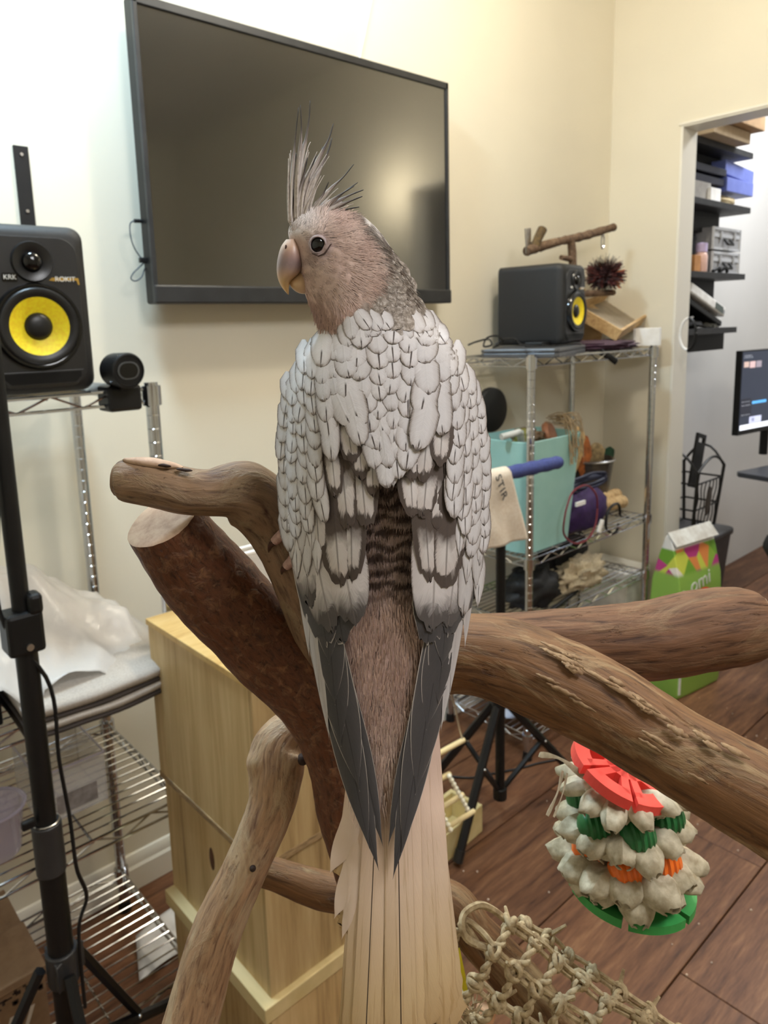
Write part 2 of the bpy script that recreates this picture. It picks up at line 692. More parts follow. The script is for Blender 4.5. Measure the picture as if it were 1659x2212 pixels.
# ------------------------------------------------------------------ studio loudspeakers
m_yel = mat('yellow_cone', (246, 214, 34), 0.5, bmp=0.2, scale=180)
m_rub = mat('rubber_surround', (20, 20, 21), 0.38)
m_white_print = mat('white_print', (225, 225, 220), 0.6)


def loudspeaker(label, n_corner, yaw, z, h=0.278, w=0.186, d=0.244, slab=False):
    """n_corner: bottom front left corner; yaw: direction the front faces (deg)"""
    a = R_(yaw)
    f = V((math.cos(a), math.sin(a), 0))
    r = V((-f.y, f.x, 0))      # to the right, seen from the front: left -> right
    o = V((n_corner[0], n_corner[1], z)) + r * w / 2
    t = thing('studio_loudspeaker', label, 'loudspeaker', o - f * d / 2)
    M = frame(o, r, V((0, 0, 1)), f)     # local x right, y up, z out of the front

    def rr(x0, x1, y0, y1, c, k=6, cb=None):
        pts = []
        for cx_, cy_, a0 in ((x1 - c, y1 - c, 0), (x0 + c, y1 - c, 90), (x0 + c, y0 + c, 180), (x1 - c, y0 + c, 270)):
            for i in range(k + 1):
                th = R_(a0 + 90 * i / k)
                pts.append((cx_ + c * math.cos(th), cy_ + c * math.sin(th)))
        return pts
    out = rr(-w / 2, w / 2, 0, h, 0.022)
    k = len(out)
    mb = MB()
    rings = []
    for zz, ins in ((-d, 0.0), (-0.03, 0.0), (-0.014, 0.003), (-0.004, 0.010), (0.0, 0.018)):
        rings.append([M @ V((x * (1 - ins / (w / 2)), h / 2 + (y - h / 2) * (1 - ins / (h / 2)), zz)) for x, y in out])
    vs = [p for rg in rings for p in rg]
    fs = [(i * k + j, i * k + (j + 1) % k, (i + 1) * k + (j + 1) % k, (i + 1) * k + j) for i in range(len(rings) - 1) for j in range(k)]
    fs.append(tuple(range(k - 1, -1, -1)))
    fs.append(tuple((len(rings) - 1) * k + j for j in range(k)))
    mb.add(vs, fs)
    build(mb, 'cabinet', m_blk_matt, t, smooth=50)
    # raised front panel
    pan = rr(-w / 2 + 0.019, w / 2 - 0.019, 0.012, h - 0.022, 0.03)
    build(MB().prism(pan, -0.002, 0.0035, M), 'front_panel', mat('satin_black_panel', (33, 33, 34), 0.38), t, smooth=0, bevel=0.0015)
    # woofer
    Mw = M @ Matrix.Translation((0, 0.112, 0.0035))
    build(MB().lathe([(0.071, -0.002), (0.0705, 0.005), (0.068, 0.0105), (0.0655, 0.0105), (0.063, 0.0095)], 40, Mw), "woofer_ring", m_blk_gloss, t)
    wf = build(MB().lathe([(0.063, 0.0095), (0.0605, 0.0125), (0.0555, 0.013), (0.051, 0.0110), (0.0475, 0.0098)], 40, Mw), "woofer_surround", m_rub, t)
    build(MB().lathe([(0.0475, 0.0098), (0.040, 0.0068), (0.031, 0.0036), (0.022, 0.0006)], 40, Mw), 'woofer_cone', m_yel, wf, label='bright yellow cone')
    build(MB().lathe([(0.0225, 0.0008), (0.0205, 0.0045), (0.016, 0.0075), (0.008, 0.009), (0.0001, 0.0095)], 28, Mw), 'dust_cap', m_rub, wf)
    # tweeter in its dished guide
    Mt = M @ Matrix.Translation((0, 0.216, 0.0035))
    build(MB().lathe([(0.033, 0.0005), (0.031, 0.0055), (0.026, 0.0045), (0.02, 0.0025), (0.0165, 0.001)], 32, Mt), 'tweeter_horn', mat('satin_black_horn', (30, 30, 31), 0.3), t)
    build(MB().lathe([(0.0165, 0.0005), (0.0155, 0.005), (0.012, 0.009), (0.006, 0.0115), (0.0001, 0.0122)], 24, Mt), 'tweeter_dome', m_blk_gloss, t)
    # bass port slot with a flared lip
    port = [(-0.062, 0.028), (-0.052, 0.018), (0.052, 0.018), (0.062, 0.028), (0.062, 0.036), (-0.062, 0.036)]
    build(MB().prism([(x * 1.08, 0.027 + (y - 0.027) * 1.35) for x, y in port], 0.003, 0.0062, M), 'port_lip', mat('satin_black_panel', (33, 33, 34), 0.38), t, smooth=0, bevel=0.0015)
    build(MB().prism(port, 0.0055, 0.0068, M), 'bass_port', mat('deep_black', (3, 3, 3), 0.9), t, smooth=0)
    # badge and script
    bd = build(MB().prism(rr(-0.048, -0.025, 0.1835, 0.1975, 0.002, 2), 0.003, 0.0048, M), 'badge', m_blk_gloss, t, smooth=0)
    lettering('KRK', 0.0105, M @ Matrix.Translation((-0.0365, 0.1905, 0.0052)), 'badge_letters', m_white_print, bd)
    sc = build(MB().prism([(0.024, 0.1865), (0.029, 0.191), (0.072, 0.191), (0.0735, 0.180), (0.071, 0.180), (0.069, 0.187), (0.031, 0.1855)], 0.0033, 0.0042, M), 'model_script_plate', mat('gold_print', (178, 140, 50), 0.4), t, smooth=0)
    lettering('ROKIT', 0.0115, M @ Matrix.Translation((0.050, 0.1885, 0.0048)), 'script_letters', m_white_print, sc)
    return t, M


RACK = 0.0032
loudspeaker('black loudspeaker with yellow cone at the left facing the room', (0.497 - 0.186, 1.27), -92, LZ[0] + RACK + 0.002)
sp_n = at(1214, 745, 1, 1.41)
loudspeaker('black loudspeaker seen mostly from its side on the right rack', (sp_n.x, sp_n.y), -82, RZ[0] + RACK + 0.0285, h=0.272)

# ------------------------------------------------------------------ branch perch (one standing tree of branches)


def bark(name, base, dark, light, streak=(5, 40), patch=(8, 8), thr=0.55, rough=0.55, spec=0.3, pbias=0.6, crack=0.35):
    m, nt, b = newmat(name)
    v1 = coords(nt, (streak[0], streak[1], 1), 'UV')
    v1s = coords(nt, (streak[1], streak[0], 1), 'UV')
    v2 = coords(nt, (patch[0], patch[1], 1), 'UV')
    fine = noise_tex(nt, v1s, 1.6, 6, 0.65, 0.4)
    pat = noise_tex(nt, v2, 1.0, 7, 0.68, 0.8)
    pat2 = noise_tex(nt, v2, 2.7, 6, 0.7, 0.3)
    c = ramp(nt, fine, [(0.3, lin(dark)), (0.48, lin(base)), (0.72, lin(tuple(min(255, x * 1.18) for x in base)))])
    f1 = ramp(nt, pat, [(thr - 0.06, (0, 0, 0, 1)), (thr + 0.07, (1, 1, 1, 1))])
    c = mixc(nt, math_(nt, 'MULTIPLY', f1, pbias), c, lin(light))
    f2 = ramp(nt, pat2, [(0.30, (1, 1, 1, 1)), (0.40, (0, 0, 0, 1))])
    c = mixc(nt, math_(nt, 'MULTIPLY', f2, 0.6), c, lin(dark))
    link(nt, c, b.inputs['Base Color'])
    b.inputs['Roughness'].default_value = rough
    b.inputs['Specular IOR Level'].default_value = spec
    h = math_(nt, 'ADD', math_(nt, 'MULTIPLY', fine, 0.6), math_(nt, 'ADD', math_(nt, 'MULTIPLY', f1, 0.3), math_(nt, 'MULTIPLY', f2, -crack)))
    bump(nt, b, h, 0.8, 0.0014)
    return m


def branch(parent, pts, m, n=44, k=90, amp=0.035, fine=0.012, seed=0, knots=(), label=None, ridge=0.0, cap0=None, cap1=None, name='branch'):
    """pts rows: photograph pixel x, y, lens depth, radius in pixels"""
    c = curve(pts, k)
    P = [dp(x, y, d) for x, y, d, r in c]
    Rr = [r * d / F_PX for x, y, d, r in c]
    mb = MB()
    mb.uv = []
    prev = None
    run = 0.0
    axes = []
    for i in range(k):
        t = (P[min(i + 1, k - 1)] - P[max(i - 1, 0)]).normalized()
        if prev is None:
            a = CAM_F - t * CAM_F.dot(t)
        else:
            a = prev - t * prev.dot(t)
        a.normalize()
        prev = a
        b = t.cross(a)
        axes.append((a.copy(), b.copy(), t.copy()))
        if i:
            run += (P[i] - P[i - 1]).length
        for j in range(n + 1):
            th = 2 * math.pi * (j % n) / n
            q = V((math.cos(th) * 1.3, math.sin(th) * 1.3, run / 0.03 + seed * 7))
            rr = Rr[i] * (1 + amp * 2 * noise.noise(q) + fine * 2 * noise.noise(q * 4) + ridge * noise.noise(V((math.cos(th) * 3.5, math.sin(th) * 3.5, run / 0.12 + seed))))
            dirv = a * math.cos(th) + b * math.sin(th)
            for (kx, ky, kd, kr, kh) in knots:
                kp = dp(kx, ky, kd)
                dd = (P[i] + dirv * Rr[i] - kp).length / kr
                if dd < 1:
                    rr += kh * (1 - dd * dd) ** 2
            mb.v.append(P[i] + dirv * rr)
            mb.uv.append((j / n * 2 * math.pi * Rr[k // 2] / 0.1, run / 0.1))
    for i in range(k - 1):
        for j in range(n):
            mb.f.append([i * (n + 1) + j, i * (n + 1) + j + 1, (i + 1) * (n + 1) + j + 1, (i + 1) * (n + 1) + j])
            mb.m.append(0)
    o = build(mb, name, m, parent, smooth=70, label=label)
    for which, cm in ((0, cap0), (k - 1, cap1)):
        if not cm:
            continue
        mcap, tilt, bulge = cm
        mc = MB()
        sgn = -1 if which == 0 else 1
        rim = [mb.v[which * (n + 1) + j] for j in range(n)]
        ctr = sum(rim, V((0, 0, 0))) / n
        t = axes[which][2] * sgn
        rings = []
        for f, hh in ((1.0, 0.0), (0.97, 0.10), (0.86, 0.2), (0.6, 0.28), (0.3, 0.3), (0.02, 0.3)):
            rings += [ctr + (p - ctr) * f + t * (hh * bulge * Rr[which]) for p in rim]
        fs = [(i * n + j, i * n + (j + 1) % n, (i + 1) * n + (j + 1) % n, (i + 1) * n + j) for i in range(5) for j in range(n)]
        fs.append(tuple(5 * n + j for j in range(n)))
        mc.add(rings, fs)
        mc.uv = None
        build(mc, 'cut_end', mcap, parent, smooth=60, label='pale sawn end' if mcap is m_cut else None)
    return o


m_cut = wood_mat('sawn_wood', [(150, 118, 96), (188, 158, 134), (205, 178, 152)], grain=(30, 30, 30), scale=2, rough=0.7, bmp=0.2)
m_bk1 = bark('bark_grey_brown', (134, 108, 84), (78, 52, 42), (158, 138, 108), (4, 26), (9, 5), 0.56)
m_bk2 = bark('bark_red_brown', (98, 60, 40), (52, 31, 21), (160, 116, 80), (9, 26), (16, 13), 0.58, 0.42, 0.4, 0.55)
m_bk3 = bark('bark_warm_brown', (118, 84, 55), (68, 44, 29), (176, 150, 112), (2.2, 22), (6, 1.6), 0.58, 0.55, 0.3, 0.7, 0.6)
m_bk4 = bark('bark_brown_grooved', (112, 80, 58), (58, 36, 26), (158, 130, 98), (2.5, 24), (5, 1.2), 0.58, 0.62, 0.25, 0.5, 0.7)
m_bk5 = bark('bark_weathered', (164, 130, 100), (98, 60, 44), (196, 172, 140), (4, 30), (7, 2.6), 0.53, 0.38, 0.45, 0.7)

perch = thing('branch_perch', 'large branching wooden bird perch of thick reddish brown limbs under the cockatiel', 'perch', dp(800, 1900, 0.40) * 1.0)
perch.location.z = 0.0
ORG[perch.name] = V((perch.location.x, perch.location.y, 0.0))
PXY = V(perch.location)

trunk_top = dp(803, 1960, 0.392)
T1 = [(352, 1122, 0.311, 84), (405, 1196, 0.322, 92), (463, 1266, 0.331, 95), (565, 1378, 0.342, 92), (676, 1492, 0.350, 90), (735, 1610, 0.358, 80), (755, 1750, 0.368, 70), (797, 1930, 0.382, 60), (830, 2130, 0.40, 60), (850, 2320, 0.42, 62)]
branch(perch, T1, m_bk2, seed=1, amp=0.03, k=120, cap0=(m_cut, 0, 0.12), label='thick dark red-brown limb running down into the trunk')
B1 = [(254, 1036, 0.297, 36), (270, 1037, 0.297, 46), (330, 1044, 0.297, 50), (400, 1060, 0.298, 50), (450, 1064, 0.300, 50), (505, 1060, 0.305, 62), (548, 1078, 0.311, 72), (590, 1132, 0.317, 64), (634, 1220, 0.323, 60), (674, 1320, 0.330, 58), (715, 1440, 0.345, 56)]
branch(perch, B1, m_bk1, seed=2, amp=0.025, k=110, knots=((540, 1020, 0.302, 0.012, 0.0015), (430, 1040, 0.291, 0.006, 0.0006)), cap0=(m_bk1, 0, 0.9), label='smooth grey-brown limb with a swollen bend')
B3 = [(800, 1440, 0.345, 76), (900, 1425, 0.338, 80), (1000, 1413, 0.331, 84), (1090, 1428, 0.326, 91), (1187, 1466, 0.320, 95), (1300, 1523, 0.314, 95), (1456, 1620, 0.304, 94), (1615, 1710, 0.295, 100), (1790, 1815, 0.286, 106), (2000, 1945, 0.276, 112)]
branch(perch, B3, m_bk3, seed=3, amp=0.02, k=130, ridge=0.03, cap1=(m_cut, 0, 0.1), label='thick brown limb reaching toward the lower right')
B4 = [(880, 1400, 0.37, 62), (1000, 1394, 0.372, 66), (1120, 1394, 0.374, 70), (1250, 1392, 0.376, 76), (1390, 1384, 0.378, 83), (1510, 1364, 0.38, 86), (1580, 1354, 0.381, 84), (1612, 1350, 0.3815, 80), (1630, 1348, 0.382, 74)]
branch(perch, B4, m_bk4, seed=4, amp=0.02, k=100, ridge=0.05, cap1=(m_cut, 0, 0.35), label='brown limb with deep grooves ending in a sawn tip at the right')
B5 = [(690, 1500, 0.40, 40), (645, 1560, 0.392, 46), (603, 1618, 0.385, 60), (596, 1670, 0.38, 60), (588, 1730, 0.376, 53), (562, 1802, 0.372, 50), (528, 1880, 0.368, 49), (487, 1966, 0.364, 52), (461, 2034, 0.362, 55), (412, 2205, 0.358, 58), (360, 2390, 0.352, 60)]
branch(perch, B5, m_bk5, seed=5, amp=0.03, k=120, ridge=0.03, knots=((545, 1650, 0.372, 0.008, 0.0022), (648, 1640, 0.372, 0.007, 0.003)), label='weathered pale limb slanting down at the lower left')
B6 = [(500, 1868, 0.44, 30), (585, 1885, 0.438, 32), (700, 1924, 0.434, 38), (830, 1940, 0.43, 40), (965, 1945, 0.425, 42), (1030, 2020, 0.42, 46), (1110, 2110, 0.416, 51), (1210, 2240, 0.41, 55), (1320, 2380, 0.40, 56)]
branch(perch, B6, m_bk3, seed=6, amp=0.02, k=100, label='thin smooth branch crossing low behind the tail')
# dark knot holes and flakes on the limbs
for (x, y, d, r) in ((654, 1640, 0.3735, 13), (546, 1876, 0.358, 7)):
    p = dp(x, y, d)
    build(MB().ball(p, (r * d / F_PX,) * 3, None, 12, 8), 'knot', mat('knot_dark', (46, 30, 24), 0.8, bmp=0.4, scale=300), perch)
# pale chipped patch with two hollows on the upper limb
for (cx_, cy_, dd, rx, rz, ry, m_, nm, lb) in ((330, 1001, 0.2945, 0.0125, 0.0022, 0.0050, m_cut, 'chipped_wood', 'pale chipped wood patch'), (355, 1005, 0.2905, 0.0028, 0.0007, 0.0016, mat('knot_dark', (46, 30, 24), 0.8, bmp=0.4, scale=300), 'hollow', None), (398, 1015, 0.2905, 0.0034, 0.0007, 0.0016, mat('knot_dark', (46, 30, 24), 0.8), 'hollow', None)):
    Mr = Matrix((CAM_R * 0.99 + CAM_D * 0.12, CAM_F, -CAM_D * 0.99 + CAM_R * 0.12)).transposed()
    mb = MB().ball(dp(cx_, cy_, dd), (rx, ry, rz), Mr, 18, 10)
    for p in mb.v:
        p += V((0, 0, 0.0005 * noise.noise(p * 300)))
    build(mb, nm, m_, perch, smooth=60, label=lb)
# lifting bark flakes along the ridge of the front limb, and a dark scar
rgf = random.Random(23)
m_flake = mat('pale_bark_flake', (164, 134, 98), 0.75, col2=(122, 92, 62), scale=260, bmp=0.5)
B3c = curve(B3, 200)
for q in range(26):
    k = rgf.randint(84, 150)
    x, y, d, r = B3c[k]
    x2, y2 = B3c[k + 2][:2]
    ln = math.hypot(x2 - x, y2 - y)
    tx_, ty_ = (x2 - x) / ln, (y2 - y) / ln
    off_ = rgf.uniform(-0.72, -0.40) if q < 20 else rgf.uniform(0.0, 0.3)
    px_, py_ = x - ty_ * off_ * r * -1 * -1, y + tx_ * off_ * r
    dep = d - math.sqrt(max(0.0, 1 - off_ * off_)) * r * d / F_PX * 1.0
    t3 = (dp(x2, y2, B3c[k + 2][2]) - dp(x, y, d)).normalized()
    c3 = dp(px_, py_, dep)
    nn_ = (c3 - dp(x, y, d)).normalized()
    s3 = nn_.cross(t3)
    L_, w2 = rgf.uniform(0.006, 0.016), rgf.uniform(0.0006, 0.0015)
    n_ = 9
    top, bot = [], []
    for i in range(n_ + 1):
        u = i / n_
        ww = w2 * (math.sin(math.pi * (0.05 + 0.9 * u)) ** 0.7) * (1 + 0.5 * noise.noise(V((u * 6, q, 1))))
        jg = 0.0006 * noise.noise(V((u * 7, q, 4)))
        for sg, lst in ((1, top), (-1, bot)):
            lst.append(c3 + t3 * (u - 0.5) * L_ + s3 * (sg * ww + jg) + nn_ * (0.0001 + 0.0003 * noise.noise(V((u * 5, q, sg)))))
    mb = MB().add(top + bot, [(i, i + 1, n_ + 2 + i, n_ + 1 + i) for i in range(n_)])
    build(mb, 'bark_flake', m_flake, perch, smooth=60, solid=0.00025)
# the trunk goes on down to a wooden base on the floor, below the frame
tb = dp(850, 2320, 0.42)
base = V((tb.x + 0.03, tb.y + 0.05, 0))
mb = MB()
mb.tube([tuple(tb + V((0, 0, 0.01))), tuple((tb * 2 + base) / 3 + V((0.01, 0, 0))), (base.x, base.y, 0.03)], [0.017, 0.022, 0.03], 20)
build(mb, 'trunk', m_bk2 if False else mat('lower_trunk_bark', (92, 50, 30), 0.6, col2=(120, 76, 50), bmp=0.4), perch)
build(MB().cyl((base.x, base.y, 0.0), (base.x, base.y, 0.03), 0.2, 40), 'base', mat('base_board', (150, 116, 80), 0.6), perch, bevel=0.003)

# ------------------------------------------------------------------ the cockatiel
# rows: photograph y, left px, right px, lens depth of the back, bulge toward the edges, belly depth
BODY = dense([
    (456, 660, 752, 0.2800, 0.0050, 0.005), (466, 640, 782, 0.2750, 0.0100, 0.010), (485, 627, 806, 0.2715, 0.0135, 0.0135),
    (508, 623, 826, 0.2692, 0.0155, 0.0155), (540, 634, 848, 0.2680, 0.0165, 0.0165), (570, 642, 868, 0.2678, 0.0165, 0.0165),
    (600, 650, 884, 0.2676, 0.0165, 0.0165), (630, 657, 897, 0.2670, 0.0170, 0.0170), (660, 668, 911, 0.2660, 0.0180, 0.019),
    (690, 679, 929, 0.2645, 0.0200, 0.022), (715, 686, 950, 0.2625, 0.0230, 0.026), (740, 672, 976, 0.2605, 0.0260, 0.030),
    (780, 642, 1004, 0.2585, 0.0290, 0.034), (840, 622, 1026, 0.2568, 0.0310, 0.036), (920, 613, 1040, 0.2558, 0.0320, 0.036),
    (1000, 611, 1046, 0.2552, 0.0320, 0.034), (1100, 614, 1050, 0.2552, 0.0320, 0.030), (1200, 624, 1040, 0.2560, 0.0300, 0.026),
    (1300, 648, 1010, 0.2570, 0.0260, 0.020), (1400, 664, 984, 0.2575, 0.0210, 0.014), (1500, 684, 964, 0.2575, 0.0160, 0.010),
    (1600, 712, 944, 0.2570, 0.0110, 0.006), (1700, 738, 930, 0.2562, 0.0080, 0.003), (1800, 742, 958, 0.2550, 0.0060, 0.002), (2000, 742, 962, 0.2520, 0.0050, 0.002), (2300, 735, 990, 0.2480, 0.0050, 0.002)], 240)
BODY.sort()


def D(px, py):
    l, r, z, g, bk = lerp_table(BODY, py)
    u = (px - (l + r) / 2) / ((r - l) / 2)
    a = abs(u)
    if py < 700:
        z += 0.0009 * math.exp(-(math.hypot(px - 690, py - 531) / 26) ** 2) - 0.0012 * math.exp(-((px - 735) / 34) ** 2 - ((py - 600) / 34) ** 2)
    if a < 0.97:
        return z + g * (1 - math.sqrt(1 - a * a))
    return z + g * (1 - math.sqrt(1 - 0.97 ** 2)) + (a - 0.97) * g * 1.6


def vcol_mat(name, rough=0.8, sheen=0.2, nscale=900.0, var=0.18, spec=0.2, sss=0.0):
    m, nt, b = newmat(name)
    at_ = nt.nodes.new('ShaderNodeVertexColor')
    at_.layer_name = 'Col'
    vec = coords(nt)
    n = noise_tex(nt, vec, nscale, 3)
    hs = nt.nodes.new('ShaderNodeHueSaturation')
    link(nt, at_.outputs[0], hs.inputs['Color'])
    link(nt, math_(nt, 'ADD', math_(nt, 'MULTIPLY', n, var * 2), 1 - var), hs.inputs['Value'])
    link(nt, hs.outputs[0], b.inputs['Base Color'])
    b.inputs['Roughness'].default_value = rough
    b.inputs['Specular IOR Level'].default_value = spec
    b.inputs['Sheen Weight'].default_value = sheen
    bump(nt, b, n, 0.2, 0.0004)
    return m


def mix3(a, b, t):
    t = max(0.0, min(1.0, t))
    return tuple(x + (y - x) * t for x, y in zip(a, b))


def sst(x, a, b):
    t = max(0.0, min(1.0, (x - a) / (b - a)))
    return t * t * (3 - 2 * t)


NAPE = [(440, 735), (500, 770), (540, 808), (580, 822), (620, 812), (660, 778), (690, 748), (720, 712), (760, 660)]


def plumage(px, py):
    """own colour of the head, rump and tail coverts (8-bit sRGB) at a photograph pixel"""
    nz = noise.noise(V((px / 9, py / 9, 3.1)))
    nl = noise.noise(V((px / 40, py / 40, 8.2)))
    if py < 760:
        face = mix3((192, 164, 153), (203, 178, 167), 0.5 + nl)
        face = mix3(face, (212, 205, 202), sst(560 - py, 20, 85) * sst(720 - px, 0, 70))       # pale forehead
        face = mix3(face, (186, 160, 152), sst(660 - px, 0, 18) * sst(py, 500, 530) * sst(620 - py, 0, 30))
        de = math.hypot(px - 690, (py - 533) * 0.95)
        face = mix3(face, (178, 156, 154), sst(36 - de, 0, 18))
        bd = math.hypot((px - 662) / 1.2, py - 566)
        face = mix3(face, (176, 154, 150), sst(22 - bd, 0, 20) * 0.6)
        face = mix3(face, (182, 150, 138), sst(py, 625, 690) * 0.7)                           # throat
        sc = noise.noise(V((px / 7.0, py / 11.0, 1.7))) + 0.5 * noise.noise(V((px / 3.5, py / 5.0, 5.0)))
        mott = mix3((106, 92, 82), (206, 196, 188), 0.40 + sc * 0.95)
        xb = lerp_table(NAPE, py)[0]
        c = mix3(face, mott, sst(px - xb, -14, 22))
        c = mix3(c, (198, 190, 186), sst(px - xb, 10, 40) * sst(560 - py, 10, 60) * 0.45)
        return c
    # rump bars, then plain pinkish coverts, then the tail root
    bar = 0.5 + 0.5 * math.sin((py + 16 * noise.noise(V((px / 26, py / 50, 0))) - 1040) / 29.0 * 2 * math.pi)
    bar = sst(bar + nz * 0.5, 0.25, 0.8)
    c = mix3((80, 63, 56), (184, 160, 150), bar)
    low = mix3((204, 174, 162), (220, 192, 180), 0.5 + nl)
    c = mix3(c, low, sst(py + 20 * nl, 1262, 1330))
    c = mix3(c, (226, 202, 190), sst(py, 1520, 1680))
    return c


bird = thing('cockatiel', 'pale pearl cockatiel with raised crest, back to the camera, perched on the branches', 'bird', dp(640, 1210, 0.300))
m_plum = vcol_mat('plumage', nscale=1400.0)

NA, NR = 110, 250
mb = MB()
mb.col = []
ys = [456 + (1790 - 456) * (i / NR) ** 1.0 for i in range(NR + 1)]
for y in ys:
    l, r, z, g, bk = lerp_table(BODY, y)
    c, h = (l + r) / 2, (r - l) / 2
    if y > 700:
        h -= min(9.0, (y - 700) * 0.2)
    off = (0.0 if y < 690 else min(0.0035, (y - 690) * 0.00005)) + max(0, y - 1640) * 0.00004
    for j in range(NA):
        th = 2 * math.pi * j / NA
        px = c + h * math.cos(th)
        sn = math.sin(th)
        d = z + off + g - g * sn if sn >= 0 else z + off + g - bk * sn
        wob = noise.noise(V((px / 16, y / 16, th * 2))) * 0.0005
        py = y
        if y < 700:                       # soft cheek relief around the eye and ear
            de = math.hypot(px - 690, y - 531)
            if sn > 0:
                d += 0.0009 * math.exp(-(de / 26) ** 2) - 0.0012 * math.exp(-((px - 735) / 34) ** 2 - ((y - 600) / 34) ** 2)
        mb.v.append(dp(px, py, d + wob))
        cc = plumage(px, y)
        mb.col.append(lin(cc))
for i in range(NR):
    for j in range(NA):
        mb.f.append([i * NA + j, i * NA + (j + 1) % NA, (i + 1) * NA + (j + 1) % NA, (i + 1) * NA + j])
        mb.m.append(0)
mb.f.append(list(range(NA)))
mb.m.append(0)
mb.f.append([NR * NA + j for j in range(NA)])
mb.m.append(0)
body = build(mb, 'body', m_plum, bird, smooth=80)

# fine feathering over head, neck, rump: too many to count, one part
HROWS = [r for r in BODY if r[0] < 760]


def flow(px, py):
    if py < 760:
        xb = lerp_table(NAPE, py)[0]
        if py < 500 and px < 700:
            v = V((0.35, -0.9))
        else:
            v = V((px - 615, (py - 545) * 0.9 + 25))
            v.normalize()
        nape = V((0.55, 0.83))
        v = v.lerp(nape, sst(px - xb, -20, 40))
        if px < 760:
            v = v.lerp(V((0.12, 1.0)), sst(py, 620, 680))
        return v.normalized()
    return V((noise.noise(V((px / 30, py / 30, 2))) * 0.35, 1)).normalized()


rng = random.Random(11)
mb = MB()
mb.col = []


def strand(px, py, L, wpx, lift, bright):
    f = flow(px, py)
    nx, ny = -f.y, f.x
    cc = plumage(px, py)
    bend = rng.uniform(-0.25, 0.25)
    base = len(mb.v)
    col = lin(tuple(min(255, x * bright) for x in cc))
    for s, w in ((0, 0.6), (0.45, 1.0), (0.8, 0.55)):
        x = px + f.x * L * s + nx * bend * L * s * s
        y = py + f.y * L * s + ny * bend * L * s * s
        d = D(px, py) + (D(x, y) - D(px, py)) * min(1, s) - lift * (0.25 + s)
        for sg in (-1, 1):
            mb.v.append(dp(x + nx * w * wpx * sg, y + ny * w * wpx * sg, d))
            mb.col.append(col)
    x, y = px + f.x * L + nx * bend * L, py + f.y * L + ny * bend * L
    mb.v.append(dp(x, y, D(px, py) + (D(x, y) - D(px, py)) - lift * 1.25))
    mb.col.append(col)
    for a in ((0, 1, 3, 2), (2, 3, 5, 4), (4, 5, 6)):
        mb.f.append([base + q for q in a])
        mb.m.append(0)


n_done = 0
while n_done < 10500:
    py = rng.uniform(460, 762)
    l, r = lerp_table(BODY, py)[:2]
    u = rng.uniform(-1, 1)
    u = math.copysign(abs(u) ** 0.8, u)
    px = (l + r) / 2 + (r - l) / 2 * u * 0.985
    if math.hypot(px - 687, py - 529) < 24 or (px < 652 and 508 < py < 640 and rng.random() < 0.8):
        continue
    xb = lerp_table(NAPE, py)[0]
    dk = rng.random()
    br = rng.uniform(0.92, 1.08) if px < xb else rng.uniform(0.7, 1.18)
    if px < xb and rng.random() < 0.03:
        br = 0.6
    strand(px, py, rng.uniform(16, 36) * (0.7 if px < 690 else 1), rng.uniform(0.5, 1.0), rng.uniform(0.0001, 0.00032), br)
    n_done += 1
for k in range(6000):
    py = rng.uniform(1030, 1780)
    if py > 1600 and rng.random() < (py - 1600) / 180:
        continue
    hw = 72 if py < 1300 else 72 - (py - 1300) * 0.04
    px = 848 + rng.uniform(-1, 1) * hw * 1.25 - (py - 1040) * 0.035
    strand(px, py, rng.uniform(9, 18) if py < 1290 else rng.uniform(20, 46), rng.uniform(0.5, 1.0), rng.uniform(-0.0030, -0.0026), rng.uniform(0.88, 1.1) if rng.random() < 0.97 else 0.5)
build(mb, 'fine_plumage', m_plum, bird, smooth=0, kind='stuff')


